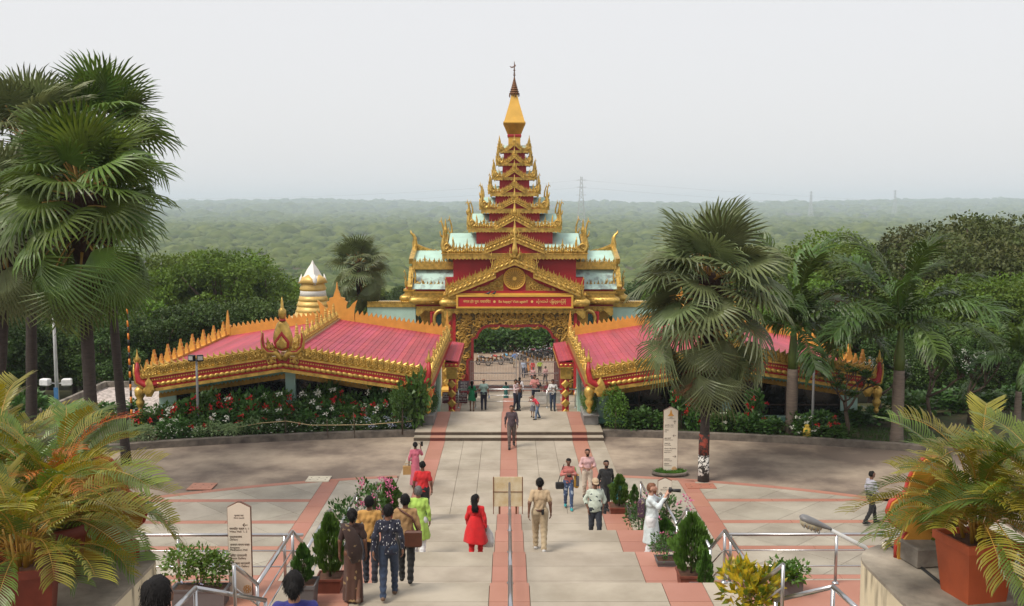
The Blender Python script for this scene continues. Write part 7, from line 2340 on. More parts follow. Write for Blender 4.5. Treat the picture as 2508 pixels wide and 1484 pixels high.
def cone(p, a, b, ra, rb, sc=(1, 1, 1)):
    a = np.array(a, float); b = np.array(b, float); sc = np.array(sc)
    pa = (p - a) * sc; ba = (b - a) * sc
    t = np.clip(pa @ ba / max(ba @ ba, 1e-9), 0, 1)
    return np.linalg.norm(pa - t[:, None] * ba, axis=1) - (ra + (rb - ra) * t)
def blend(ds, k=.022):
    s = 0
    for d in ds: s = s + np.exp(np.clip(-d / k, -60, 60))
    return -k * np.log(s)
def box_of(pr, pad):
    pts = np.array([q for p in pr for q in (p[0], p[1])]); r = max(max(p[2], p[3]) for p in pr)
    return pts.min(0) - r - pad, pts.max(0) + r + pad
def sdf_mesh(name, prims, h, mats, k=.022, cuts=(), warp=None, extra=None):
    def fn(p):
        d = blend([cone(p, *q) for q in prims], k)
        if warp is not None: d = d + warp(p)
        for c in cuts: d = np.maximum(d, c(p))
        return d
    lo, hi = box_of(prims, .04)
    v, f = surfnet(fn, lo, hi, h)
    if extra is None: return npmesh(name, v, f, None, True, None, mats)
    vs = [tuple(x) for x in v]; fs = [tuple(x) for x in f]; mi = [0] * len(fs)
    o = len(vs)
    vs += extra.v; fs += [tuple(i + o for i in q) for q in extra.f]; mi += extra.m
    me = bpy.data.meshes.new(name); me.from_pydata(vs, [], fs)
    for m in mats: me.materials.append(m)
    me.polygons.foreach_set('material_index', np.array(mi, dtype=np.int32)); me.polygons.foreach_set('use_smooth', np.ones(len(fs), dtype=bool)); me.update()
    return me
def ARM(kind, s):
    """elbow, wrist, finger direction for the arm on side s (x sign); the figure faces -y"""
    return {'down': ((s * .245, .03, 1.15), (s * .265, -.02, .91), (0, -.1, -1)),
            'fwd': ((s * .24, -.03, 1.15), (s * .245, -.16, .94), (0, -.35, -1)),
            'back': ((s * .25, .10, 1.17), (s * .27, .14, .93), (0, .2, -1)),
            'phone': ((s * .27, -.12, 1.23), (s * .24, -.28, 1.44), (0, -.25, 1)),
            'high': ((s * .24, -.2, 1.34), (s * .2, -.36, 1.55), (0, -.3, 1)),
            'cam': ((s * .24, -.18, 1.27), (s * .08, -.34, 1.53), (-s * .5, -.4, .6)),
            'chest': ((s * .25, -.06, 1.18), (s * .09, -.26, 1.25), (-s * .6, -.5, .3)),
            'belly': ((s * .26, .0, 1.16), (s * .10, -.22, 1.12), (-s * .8, -.4, 0)),
            'out': ((s * .33, -.02, 1.2), (s * .5, -.12, 1.12), (s * .8, -.2, -.1)),
            'hip': ((s * .33, .06, 1.18), (s * .2, -.04, 1.0), (-s * .4, -.3, -.8)),
            'pocket': ((s * .28, .05, 1.16), (s * .2, -.05, .93), (0, -.2, -1))}[kind]
def add_hand(b, w, d, s, curl=.5):
    """palm and five fingers of different length, thumb from the side of the palm"""
    w = Vector(w); d = Vector(d).normalized()
    side = Vector((0, -1, 0)) if abs(d.y) < .8 else Vector((-s, 0, 0))
    side = (side - d * side.dot(d)).normalized()          # towards the thumb
    nrm = d.cross(side) * s                                # back of the hand
    if nrm.x * s < 0: nrm = -nrm
    b.tube([w - d * .03, w + d * .02, w + d * .055, w + d * .088], [.026, .033, .040, .034], 8, True, .55, True, tuple(nrm))
    for i, (off, L) in enumerate(((.028, .070), (.010, .080), (-.009, .074), (-.027, .058))):
        p = w + d * .082 + side * off
        q1 = p + d * L * .5 - nrm * L * .18 * curl
        q2 = q1 + d * L * .30 - nrm * L * .38 * curl
        q3 = q2 + d * L * .12 - nrm * L * .35 * curl
        b.tube([p, q1, q2, q3], [.0095, .009, .0085, .006], 6)
    p = w + d * .03 + side * .030
    b.tube([p, p + side * .022 + d * .028, p + side * .026 + d * .062 - nrm * .012], [.012, .0105, .007], 6)
SKIN = [M('brown_skin', (.22, .105, .062), .5, 0, .1, 20), M('dark_brown_skin', (.155, .072, .044), .5, 0, .1, 20), M('fair_skin', (.50, .27, .19), .5, 0, .1, 20), M('tan_skin', (.26, .13, .08), .5, 0, .1, 20)]
HAIR = [M('black_hair', (.008, .007, .007), .75, 0, .3, 30, .4, 90, spec=.2), M('grey_hair', (.10, .095, .09), .6, 0, .3, 30), M('ginger_hair', (.16, .06, .025), .6, 0, .3, 30)]
EYE = M('dark_eye', (.01, .008, .008), .2); LIP = M('lips', (.20, .06, .05), .5); EYEW = M('eye_white', (.55, .52, .5), .3)
def cloth(name, col, rough=.85, var=.12, scale=7, **k): return M('cloth_' + name, col, rough, 0, var, scale, .8, 11, sheen=.15, **k)
def pattern(name, base, ink, kind='voronoi', scale=22, w=.09):
    if 'cloth_' + name in MATS: return MATS['cloth_' + name]
    m = cloth(name, base); nt = m.node_tree; N, L = nt.nodes, nt.links
    tc = N.new('ShaderNodeTexCoord'); mx = N.new('ShaderNodeMixRGB'); mx.inputs[2].default_value = (*ink, 1)
    pb = N['Principled BSDF']; src = pb.inputs['Base Color'].links[0].from_socket
    if kind == 'voronoi':
        mp = N.new('ShaderNodeMapping'); mp.inputs['Scale'].default_value = (1, 1, .45); L.new(tc.outputs['Object'], mp.inputs[0])
        v = N.new('ShaderNodeTexVoronoi'); v.inputs['Scale'].default_value = scale; L.new(mp.outputs[0], v.inputs['Vector'])
        r = N.new('ShaderNodeMath'); r.operation = 'LESS_THAN'; r.inputs[1].default_value = w * 3; L.new(v.outputs[0], r.inputs[0]); out = r.outputs[0]
    elif kind == 'blotch':
        v = N.new('ShaderNodeTexNoise'); v.inputs['Scale'].default_value = scale; v.inputs['Detail'].default_value = 1.5; L.new(tc.outputs['Object'], v.inputs['Vector'])
        r = N.new('ShaderNodeMath'); r.operation = 'GREATER_THAN'; r.inputs[1].default_value = w; L.new(v.outputs[0], r.inputs[0]); out = r.outputs[0]
    else:                                              # woven check
        outs = []
        for d in ('X', 'Z'):
            v = N.new('ShaderNodeTexWave'); v.bands_direction = d; v.inputs['Scale'].default_value = scale; L.new(tc.outputs['Object'], v.inputs['Vector'])
            r = N.new('ShaderNodeMath'); r.operation = 'GREATER_THAN'; r.inputs[1].default_value = 1 - w; L.new(v.outputs[1], r.inputs[0]); outs.append(r.outputs[0])
        mm = N.new('ShaderNodeMath'); mm.operation = 'MAXIMUM'; L.new(outs[0], mm.inputs[0]); L.new(outs[1], mm.inputs[1])
        m3 = N.new('ShaderNodeMath'); m3.operation = 'MULTIPLY'; m3.inputs[1].default_value = .7; L.new(mm.outputs[0], m3.inputs[0]); out = m3.outputs[0]
    L.new(out, mx.inputs[0]); L.new(src, mx.inputs[1]); L.new(mx.outputs[0], pb.inputs['Base Color'])
    return m
LEATHER = M('brown_leather', (.09, .028, .014), .5, 0, .2, 8); SHOE_B = M('black_shoe', (.015, .014, .014), .45); SHOE_T = M('sandal', (.13, .075, .045), .6); SHOE_W = M('white_shoe', (.5, .5, .5), .6)

def person(label, x, y, z, h, rz, top, bottom, arms=('down', 'down'), stride=.0, lead=1, skin=0, hair='short', haircol=0, sleeve='long', hem=.90, fem=False,
           fat=0.0, lean=0.0, turn=0.0, nod=0.0, shoe=SHOE_B, skirt=None, res=None, beard=False, bald=False, cap=None, tuck=False, group=None, folds=9, scarf=None, trouser_w=1.0, legs=True, bend=0.0):
    s = h / 1.72
    stride *= 1.5
    D = y
    res = res or (.016 if D < 24 else .02 if D < 46 else .028)
    root = thing('person', label, 'person', (x, y, z), rz, group)
    sh = .148 if fem else .166
    def up(p):                                           # lean of the upper body about the hips
        px_, py_, pz_ = p
        if lean == 0 or pz_ < .95: return (px_, py_, pz_)
        dz = pz_ - .95
        return (px_, py_ - dz * sin(lean), .95 + dz * cos(lean))
    def S(p): return (p[0] * s, p[1] * s, p[2] * s)
    ank, kne, hip = {}, {}, {}
    for sd in (-1, 1):
        f = stride if sd == lead else -stride
        hip[sd] = (sd * .088, 0, .92)
        if f >= 0: kne[sd] = (sd * .095, -f * .62 - .02, .505); ank[sd] = (sd * .09, -f, .085)
        else: kne[sd] = (sd * .095, -f * .30 - .03, .49); ank[sd] = (sd * .09, -f * 1.0, .105 + .12 * abs(f))
    shd = {sd: up((sd * sh, .01, 1.395)) for sd in (-1, 1)}
    elb, wri, fd = {}, {}, {}
    for sd, kd in zip((-1, 1), arms):
        e, w, d = ARM(kd, sd)
        kx = .90 if fem else .96
        elb[sd], wri[sd] = up((e[0] * kx, e[1], e[2])), up((w[0] if kd in ('cam', 'chest', 'belly') else w[0] * kx, w[1], w[2])); fd[sd] = d
    hc = up((0, -.005, 1.612))
    HM = Matrix.Translation(hc) @ Matrix.Rotation(turn, 4, 'Z') @ Matrix.Rotation(nod, 4, 'X')
    def hd(p): return tuple(HM @ Vector((p[0], p[1], p[2] - 1.60)))
    A = lambda a, b, ra, rb, sc=(1, 1, 1): (S(a), S(b), ra * s, rb * s, sc)
    # --- body
    sk = [A(hd((0, .012, 1.632)), hd((0, -.012, 1.628)), .080, .078), A(hd((0, -.04, 1.60)), hd((0, -.055, 1.535)), .058, .042),
          A(hd((0, -.098, 1.625)), hd((0, -.112, 1.592)), .010, .015), A(up((0, .012, 1.42)), hd((0, .012, 1.56)), .054, .050),
          A(up((-.06, 0, 1.33)), up((.06, 0, 1.33)), .065, .065), A((0, 0, .98), up((0, 0, 1.25)), .07, .07), A((-.05, 0, .94), (.05, 0, .94), .07, .07)]
    for sd in (-1, 1):
        sk += [A(hd((sd * .080, .005, 1.612)), hd((sd * .083, .008, 1.585)), .017, .012), A(shd[sd], elb[sd], .046 - .006 * fem, .037 - .004 * fem), A(elb[sd], wri[sd], .038 - .004 * fem, .026 - .003 * fem),
               A(hip[sd], kne[sd], .075, .052), A(kne[sd], ank[sd], .052, .036), A((ank[sd][0], ank[sd][1] + .02, ank[sd][2] - .035), (ank[sd][0] * 1.1, ank[sd][1] - .13, ank[sd][2] - .055), .034, .026)]
    ex = B()
    ex.mi(1)
    for sd in (-1, 1):
        ex.ball(S(hd((sd * .031, -.088, 1.618))), .0105 * s, 6, 4, (1.3, .7, .8))
        ex.tube([S(hd((sd * .016, -.096, 1.640))), S(hd((sd * .046, -.085, 1.642)))], .0045 * s, 4)
    ex.mi(2); ex.tube([S(hd((-.022, -.094, 1.556))), S(hd((0, -.099, 1.557))), S(hd((.022, -.094, 1.556)))], [.004 * s, .007 * s, .004 * s], 5)
    ex.mi(0)
    for sd in (-1, 1): add_hand(ex, S(wri[sd]), fd[sd], sd, .6 if arms[(sd + 1) // 2] in ('down', 'fwd', 'back', 'pocket') else .95)
    inst('body', sdf_mesh('body', sk, res, [SKIN[skin], EYE, LIP], .014 * s, extra=ex), root)
    # --- hair
    if not bald:
        hp = [A(hd((0, .018, 1.636)), hd((0, -.010, 1.638)), .086, .084), A(hd((-.02, .045, 1.60)), hd((.02, .045, 1.60)), .056, .056)]
        def keep(p):
            q = (np.linalg.inv(np.array(HM)) @ np.concatenate([p / s, np.ones((len(p), 1))], 1).T).T[:, :3]
            d = np.minimum(.068 - q[:, 2], -.012 - q[:, 1])
            return np.maximum(d, -.072 - q[:, 2] + (0 if hair == 'short' else -.2)) * s
        if hair == 'bun': hp.append(A(hd((0, .115, 1.60)), hd((0, .12, 1.57)), .045, .04))
        if hair == 'pony': hp += [A(hd((0, .10, 1.62)), up((.0, .14, 1.50)), .035, .045), A(up((0, .14, 1.50)), up((-.03, .15, 1.12)), .05, .02)]
        if hair == 'long': hp += [A(hd((0, .07, 1.6)), up((0, .11, 1.42)), .07, .065), A(up((0, .11, 1.42)), up((-.04, .15, 1.02)), .07, .025)]
        nz = lambda p: .004 * np.sin(p[:, 0] * 120 / s) * np.sin(p[:, 2] * 95 / s) + .005 * np.sin(p[:, 0] * 47 + p[:, 1] * 53)
        me = sdf_mesh('hair', hp, min(res, .018), [HAIR[haircol]], .012, (keep,), nz)
        if D < 26:                                       # loose strands over the cut
            vv = np.array([v.co for v in me.vertices]); ff = np.array([p.vertices[:] for p in me.polygons])
            r = np.random.default_rng(int(x * 100) % 9999); kk = r.integers(0, len(vv), 1400)
            nn = unit(vv[kk] - np.array(S(hc))); pp = vv[kk] - nn * .004 + r.normal(0, .006, (1400, 3))
            v2, f2 = leafquads(pp, unit(nn * .10 + np.array([0, .15, -.75]) + rdir(1400, r) * .28), nn, r.uniform(.02, .045, 1400), .007)
            me = npmesh('hair', np.concatenate([vv, v2]), np.concatenate([ff, f2 + len(vv)]), HAIR[haircol], True)
        inst('hair', me, root)
    else:
        hp = [A(hd((0, .022, 1.61)), hd((0, .0, 1.61)), .088, .084)]
        def keep2(p):
            q = (np.linalg.inv(np.array(HM)) @ np.concatenate([p / s, np.ones((len(p), 1))], 1).T).T[:, :3]
            return np.maximum(np.maximum(-.005 - q[:, 1], q[:, 2] - .03), -.05 - q[:, 2]) * s
        inst('hair', sdf_mesh('hair', hp, min(res, .018), [HAIR[1]], .012, (keep2,)), root)
    if beard:
        bp = [A(hd((0, -.045, 1.575)), hd((0, -.06, 1.53)), .066, .050)]
        def kb(p):
            q = (np.linalg.inv(np.array(HM)) @ np.concatenate([p / s, np.ones((len(p), 1))], 1).T).T[:, :3]
            return np.maximum(q[:, 2] + .035, -.0 + q[:, 1] - .03) * s
        inst('beard', sdf_mesh('beard', bp, min(res, .016), [HAIR[haircol]], .012, (kb,)), root)
    if cap is not None:
        cp = [A(hd((0, .018, 1.655)), hd((0, -.01, 1.657)), .098, .096)]
        def kc(p):
            q = (np.linalg.inv(np.array(HM)) @ np.concatenate([p / s, np.ones((len(p), 1))], 1).T).T[:, :3]
            return (.045 - q[:, 2]) * s
        c_ = inst('cap', sdf_mesh('cap', cp, min(res, .016), [cap], .012, (kc,)), root)
        b = B(); b.tube([S(hd((0, -.07, 1.66))), S(hd((0, -.13, 1.655))), S(hd((0, -.165, 1.645)))], [.085 * s, .075 * s, .03 * s], 10, True, .12); b.build('peak', cap, c_)
    # --- garments
    wr = lambda p: .008 * np.sin(p[:, 2] * 42 / s + 9 * p[:, 0] / s + 4 * np.sin(p[:, 0] * 11)) * np.clip(1.6 - p[:, 2] / s, .2, 1) + .005 * np.sin(p[:, 0] * 60 + p[:, 1] * 37 + p[:, 2] * 21)
    if bottom is not None and legs:
        tp = [A((-.055, .0, .97), (.055, .0, .97), .112 + fat * .6, .112 + fat * .6, (1, 1.05, 1))]
        for sd in (-1, 1):
            tp += [A(hip[sd], kne[sd], .098 * trouser_w + fat * .3, .070 * trouser_w), A(kne[sd], (ank[sd][0], ank[sd][1] + .005, ank[sd][2] - .01), .068 * trouser_w, .056 * trouser_w)]
        wl = lambda p: .009 * np.sin(p[:, 2] * 55 / s + 6 * np.sin(p[:, 0] * 18)) * np.clip(1.1 - p[:, 2] / s * 1.2, .1, 1)
        inst('trousers', sdf_mesh('trousers', tp, res, [bottom], .016, (lambda p: p[:, 2] - 1.055 * s, lambda p: .045 * s - p[:, 2]), wl), root)
    st = [A(up((-.065, .0, 1.30)), up((.065, .0, 1.30)), .108 + fat * .5 - .012 * fem, .108 + fat * .5 - .012 * fem, (1, 1.05, 1)), A(up((0, -fat * .6, 1.17)), up((0, -fat * .8, 1.02)), .118 + fat - .016 * fem, .122 + fat, (.92, 1.15, 1)),
          A(up((0, .012, 1.425)), shd[-1], .056, .050), A(up((0, .012, 1.425)), shd[1], .056, .050)]
    if fem: st += [A(up((-.07, -.075, 1.29)), up((.07, -.075, 1.29)), .062, .062)]
    if hem < .98:
        for sd in (-1, 1): st.append(A((sd * .045, -fat * .2, 1.0), (sd * .05, 0, hem - .04), .112 + fat * .7, .116 + fat * .6, (1, 1.08, 1)))
    for sd in (-1, 1):
        a, e, w = shd[sd], elb[sd], wri[sd]
        if sleeve == 'long': st += [A(a, e, .055, .049), A(e, tuple(e[i] + (w[i] - e[i]) * .93 for i in range(3)), .048, .038)]
        elif sleeve == 'roll': st += [A(a, e, .055, .050), A(e, tuple(e[i] + (w[i] - e[i]) * .35 for i in range(3)), .049, .047)]
        elif sleeve == 'short': st += [A(a, tuple(a[i] + (e[i] - a[i]) * .72 for i in range(3)), .058, .060)]
    cuts = [lambda p: p[:, 2] - 1.462 * s if lean == 0 else p[:, 2] - 1.6 * s]
    if skirt is None:
        cuts.append(lambda p: hem * s - p[:, 2] + .012 * s * np.sin(p[:, 0] * 22))
    inst('shirt' if skirt is None else 'tunic', sdf_mesh('shirt', st, res, [top], .013, cuts, wr), root)
    if skirt is not None:                                # long tunic, dress or draped cloth below the waist
        zt, zb, r0, r1, mat = skirt
        zt += .10; r0 -= .05
        def fs(p):
            q = p / s
            t = np.clip((zt - q[:, 2]) / (zt - zb), 0, 1)
            cy = -stride * .15 * t
            th = np.arctan2(q[:, 1] - cy, q[:, 0])
            rr = r0 + (r1 - r0) * t ** .62 + t * .014 * np.sin(folds * th + 2.0 * t) + .006 * np.sin(3 * th + 9 * q[:, 2])
            d = np.sqrt(q[:, 0] ** 2 + ((q[:, 1] - cy) * 1.18) ** 2) - rr
            d = np.maximum(d, q[:, 2] - zt); d = np.maximum(d, zb + .015 * np.sin(2 * th) - q[:, 2])
            return d * s * .9
        R_ = max(r0, r1) + .06
        v, f = surfnet(fs, (-R_ * s, -(R_ + stride * .3) * s, (zb - .06) * s), (R_ * s, R_ * s, (zt + .05) * s), res)
        inst('skirt', npmesh('skirt', v, f, mat, True), root)
    if scarf is not None:                                # cloth end over one shoulder
        b = B(); b.tube([S(up((.16, -.13, 1.2))), S(up((.13, -.1, 1.36))), S(up((.12, .02, 1.46))), S(up((.06, .13, 1.38))), S(up((-.02, .16, 1.2))), S((-.06, .17, .98)), S((-.08, .17, .80))],
                        [.05 * s, .07 * s, .085 * s, .11 * s, .14 * s, .16 * s, .10 * s], 10, True, .22, True, (0, 1, 0)); b.build('shoulder_cloth', scarf, root)
    if shoe is not None:
        for sd in (-1, 1):
            a = ank[sd]; b0 = a[2] - .085
            pr_ = [A((a[0], a[1] + .035, b0 + .045), (a[0] * 1.08, a[1] - .10, b0 + .038), .046, .045), A((a[0], a[1] - .1, b0 + .036), (a[0] * 1.15, a[1] - .17, b0 + .030), .044, .034)]
            inst('shoe', sdf_mesh('shoe', pr_, min(res, .02), [shoe], .012, (lambda p, q=b0: q * s - p[:, 2], lambda p, q=b0: p[:, 2] - (q + .10) * s)), root)
    RM = Matrix.Translation((x, y, z)) @ Matrix.Rotation(rz, 4, 'Z')
    def W(p): return RM @ Vector(S(p))
    return dict(root=root, W=W, wri=wri, elb=elb, shd=shd, s=s, up=up, rz=rz)
def item(name, label, cat_, pd, loc_local):
    return thing(name, label, cat_, pd['W'](loc_local), pd['rz'])
AWAY, TOWARD, RIGHT, LEFT = PI, 0.0, PI / 2, -PI / 2

NAVY = cloth('navy', (.012, .014, .035)); JEAN = cloth('blue_jeans', (.022, .038, .075), var=.35); BLK = cloth('black', (.011, .011, .012)); BEIGE_T = cloth('beige_trousers', (.42, .34, .24)); CHAR = cloth('charcoal', (.022, .022, .025))
# woman in brown sari
SARI = pattern('brown_sari', (.075, .032, .020), (.30, .20, .09), 'blotch', 7.5, .655); SARI2 = pattern('dark_sari_end', (.032, .014, .010), (.20, .13, .06), 'blotch', 11, .66)
g = PZ(866, 1474, lev(3))
person('woman in brown patterned sari walking down, hair in a bun', g.x, g.y, lev(3), 1.60, AWAY + .1, cloth('dark_brown_blouse', (.035, .015, .012)), None, ('down', 'down'), .10, 1, 1, 'bun', 0, 'short', 1.0, True, .012, shoe=SHOE_T, skirt=(1.12, .03, .165, .185, SARI), scarf=SARI2, folds=7)
pd = person('man in mustard yellow shirt half hidden behind the woman in sari', at(897, 17.75), 17.75, lev(3) - .3, 1.66, AWAY, cloth('mustard_shirt', (.48, .26, .07)), cloth('dark_blue_trousers', (.02, .022, .035)), ('down', 'fwd'), .06, 1, 1, 'short', 0, 'long', .86)
g = PZ(953, 1465, lev(3))
pd = person('young man in navy shirt with small white dashes and jeans', g.x, g.y, lev(3), 1.62, AWAY + .05, pattern('navy_dashes', (.012, .014, .032), (.6, .6, .6), 'voronoi', 30, .07), JEAN, ('down', 'back'), .14, -1, 0, 'short', 0, 'long', .84, shoe=SHOE_T, turn=.3)
g = at(988, 17.1)
pd = person('man in tan shirt with brown shoulder bag and black trousers', g, 17.05, lev(3), 1.60, AWAY, cloth('tan_shirt', (.34, .20, .085)), BLK, ('down', 'down'), .08, 1, 1, 'short', 0, 'long', .88, fat=.01)
o = item('shoulder_bag', 'brown leather bag hanging at the tan shirt man\'s hip', 'bag', pd, (-.16, .17, .92))
B().cbox((0, 0, 0), (.30, .09, .30), 0, .03).build('bag', LEATHER, o)
B().tube([(-.08, 0, .13), (.02, .0, .38), (.2, -.06, .48), (.3, -.18, .50)], .018, 6).build('strap', LEATHER, o)
pd = person('elderly man in long lime green tunic and white trousers', at(1020, 22.3), 22.3, lev(1), 1.72, AWAY, cloth('lime_green_tunic', (.36, .55, .10)), cloth('white_trousers', (.66, .66, .68)), ('down', 'fwd'), .10, 1, 0, 'short', 1, 'long', .9, False, .03, skirt=(1.1, .52, .165, .27, cloth('lime_green_tunic', (.36, .55, .10))), trouser_w=1.15, shoe=SHOE_T)
pd = person('man in bright red polo shirt walking away', at(1031, 27.3), 27.3, lev(0), 1.74, AWAY - .05, cloth('red_polo', (.50, .012, .016)), BLK, ('down', 'down'), .10, -1, 1, 'short', 0, 'short', .90, fat=.025)
g = PZ(1018, 1194, 0)
PINK = cloth('pink_dress', (.52, .13, .19))
pd = person('woman in long pink dress holding up a phone', g.x, g.y, 0, 1.60, AWAY + .15, PINK, None, ('phone', 'down'), .03, 1, 1, 'bun', 0, 'roll', 1.0, True, .02, skirt=(1.12, .10, .16, .20, PINK), folds=5)
o = item('phone', 'black phone held up by the woman in pink', 'phone', pd, (-.26, -.33, 1.55)); B().cbox((0, 0, .02), (.085, .012, .17), 0, .005).build('case', BLACKM, o)
o = item('paper_bag', 'kraft paper carrier bag in the pink dressed woman\'s hand', 'bag', pd, (.30, -.02, .52)); B().cbox((0, 0, .14), (.30, .12, .30), 0, .004).build('bag', cloth('kraft', (.42, .25, .09)), o)
for q in (-.03, .03): B().tube([(-.08, q, .29), (-.07, q, .38), (.07, q, .38), (.08, q, .29)], .006, 5).build('handle', cloth('kraft', (.42, .25, .09)), o)
REDC = cloth('scarlet', (.56, .008, .012))
pd = person('woman in scarlet tunic and trousers with long ponytail', at(1163, 21.95), 21.95, lev(1), 1.63, AWAY - .1, REDC, REDC, ('down', 'fwd'), .10, -1, 1, 'long', 0, 'long', .9, True, .02, skirt=(1.12, .56, .155, .30, REDC), folds=5, turn=-.6, shoe=SHOE_T)
o = item('carrier_bag', 'white dotted plastic carrier bag held by the woman in scarlet', 'bag', pd, (-.27, -.16, .55))
B().lathe([(.02, -.16), (.13, -.14), (.15, 0), (.12, .18), (.03, .30), (.02, .36)], 12, (0, 0, 0), 1, .5).build('bag', pattern('white_plastic_dots', (.62, .62, .62), (.4, .4, .42), 'voronoi', 60, .08), o)
g = PZ(1322, 1350, lev(1))
KH = cloth('khaki_uniform', (.46, .34, .21))
pd = person('police officer in khaki uniform with brown belt, seen from behind', g.x, g.y, lev(1), 1.76, AWAY, KH, cloth('khaki_trousers', (.42, .33, .21)), ('down', 'back'), .12, 1, 1, 'short', 0, 'short', .985, fat=.02, shoe=SHOE_W, trouser_w=1.1)
b = B(); b.lathe([(.165, 1.0), (.17, 1.0), (.17, 1.045), (.165, 1.045)], 20, (0, 0, 0), 1.0, .82); b.build('belt', LEATHER, pd['root'])
o = item('radio_set', 'black radio set clipped to the police officer\'s belt', 'radio', pd, (-.06, .165, .96)); B().cbox((0, 0, .02), (.06, .04, .13), 0, .008).build('case', BLACKM, o); B().tube([(-.02, 0, .08), (-.035, 0, .22)], .007, 5).build('aerial', BLACKM, o)
g = PZ(1253, 1096, 0)
person('man in dark checked shirt and brown trousers walking towards the stair', g.x, g.y, 0, 1.72, TOWARD, pattern('dark_check', (.030, .028, .038), (.14, .07, .08), 'check', 8, .12), cloth('brown_grey_trousers', (.095, .07, .06)), ('back', 'fwd'), .18, -1, 0, 'short', 0, 'long', .88, fat=.02)
g = PZ(1392, 1245, 0)
pd = person('young man in salmon shirt looking down at a camera', g.x, g.y, 0, 1.64, TOWARD, cloth('salmon_shirt', (.44, .14, .12)), pattern('faded_jeans', (.045, .075, .16), (.30, .36, .45), 'blotch', 9, .60), ('chest', 'chest'), .12, 1, 1, 'short', 0, 'long', .90, nod=.35, shoe=M('teal_shoes', (.03, .28, .30), .5))
o = item('camera', 'black camera in the salmon shirt man\'s hands', 'camera', pd, (0, -.33, 1.22)); B().cbox((0, 0, 0), (.13, .06, .09), 0, .01).build('body', BLACKM, o); B().tube([(0, -.03, 0), (0, -.10, 0)], .035, 10).build('lens', BLACKM, o)
o = item('camera_bag', 'black camera bag hanging from the salmon shirt man\'s shoulder', 'bag', pd, (-.30, -.02, .80)); B().cbox((0, 0, 0), (.26, .14, .22), .1, .03).build('bag', BLK, o); B().tube([(-.05, 0, .1), (.05, -.02, .45), (.14, -.02, .70)], .014, 5).build('strap', BLK, o)
o = item('backpack', 'yellow and grey backpack slung on the salmon shirt man\'s side', 'bag', pd, (.27, .02, .95)); B().cbox((0, 0, 0), (.16, .2, .46), -.1, .05).build('bag', cloth('yellow_bag', (.48, .26, .04)), o); B().cbox((.03, -.105, .02), (.1, .02, .34), 0, .005).build('pocket', cloth('grey_bag', (.12, .12, .13)), o); B().tube([(.0, -.05, .2), (-.05, -.08, .46)], .016, 5).build('strap', cloth('green_strap', (.12, .25, .05)), o)
person('man in pale pink shirt and cream trousers, hands before his belt', at(1442, 32.3), 32.3, 0, 1.70, TOWARD + .1, cloth('pale_pink_shirt', (.58, .36, .36)), cloth('cream_trousers', (.52, .44, .36)), ('belly', 'belly'), .08, 1, 0, 'short', 0, 'roll', .98, beard=True)
person('bearded man in black shirt and dark glasses', at(1489, 30.75), 30.75, 0, 1.72, TOWARD + .15, BLK, CHAR, ('down', 'back'), .16, -1, 1, 'short', 0, 'long', .86, fat=.03, beard=True)
person('woman in teal dress smiling behind the potted thuja', at(1520, 29.8), 29.8, 0, 1.52, TOWARD - .2, cloth('teal_dress', (.02, .17, .19)), None, ('down', 'down'), .04, 1, 1, 'bun', 0, 'short', 1.0, True, .02, skirt=(1.1, .08, .155, .23, pattern('teal_print', (.02, .17, .19), (.01, .04, .06), 'blotch', 14, .55)))
pd = person('man in pale printed shirt, backwards beige cap and sunglasses', at(1462, 25.6), 25.6, lev(0), 1.70, TOWARD + .1, pattern('pale_print', (.50, .56, .48), (.03, .04, .05), 'blotch', 10, .655), cloth('dark_jeans', (.022, .027, .04), var=.3), ('pocket', 'pocket'), .10, 1, 1, 'short', 0, 'roll', .86, fat=.035, nod=.2, cap=cloth('beige_cap', (.42, .31, .20)))
WK = cloth('white_blue_tunic', (.56, .62, .64))
pd = person('bearded man in long white tunic photographing, black camera at his eye', at(1603, 22.25), 22.25, lev(1), 1.80, RIGHT - .25, WK, cloth('white_trousers', (.66, .66, .68)), ('cam', 'cam'), .05, 1, 2, 'short', 2, 'long', .9, False, .03, skirt=(1.12, .42, .165, .225, WK), beard=True, folds=6, trouser_w=1.1, shoe=SHOE_T)
o = item('camera', 'black camera with long lens raised by the man in white tunic', 'camera', pd, (0, -.40, 1.60)); B().cbox((0, 0, 0), (.14, .07, .10), 0, .012).build('body', BLACKM, o); B().tube([(0, -.03, 0), (0, -.1, 0), (0, -.24, 0)], [.036, .038, .042], 12).build('lens', BLACKM, o); B().tube([(-.07, 0, .0), (-.09, .06, -.2), (-.05, .12, -.3), (.0, .2, -.25), (.06, .06, -.15)], .01, 5).build('strap', BLACKM, o)
o = item('backpack', 'plum coloured backpack on the man in white tunic', 'bag', pd, (0, .22, 1.15)); B().cbox((0, 0, 0), (.28, .15, .42), 0, .05).build('bag', pattern('plum_bag', (.055, .022, .045), (.2, .16, .1), 'blotch', 15, .62), o)
g = PZ(2131, 1284, 0)
person('security guard in light grey shirt and black trousers walking by', g.x, g.y, 0, 1.66, RIGHT + .25, cloth('light_grey_shirt', (.36, .36, .42)), BLK, ('fwd', 'down'), .17, 1, 1, 'short', 0, 'long', .985, fat=.035)
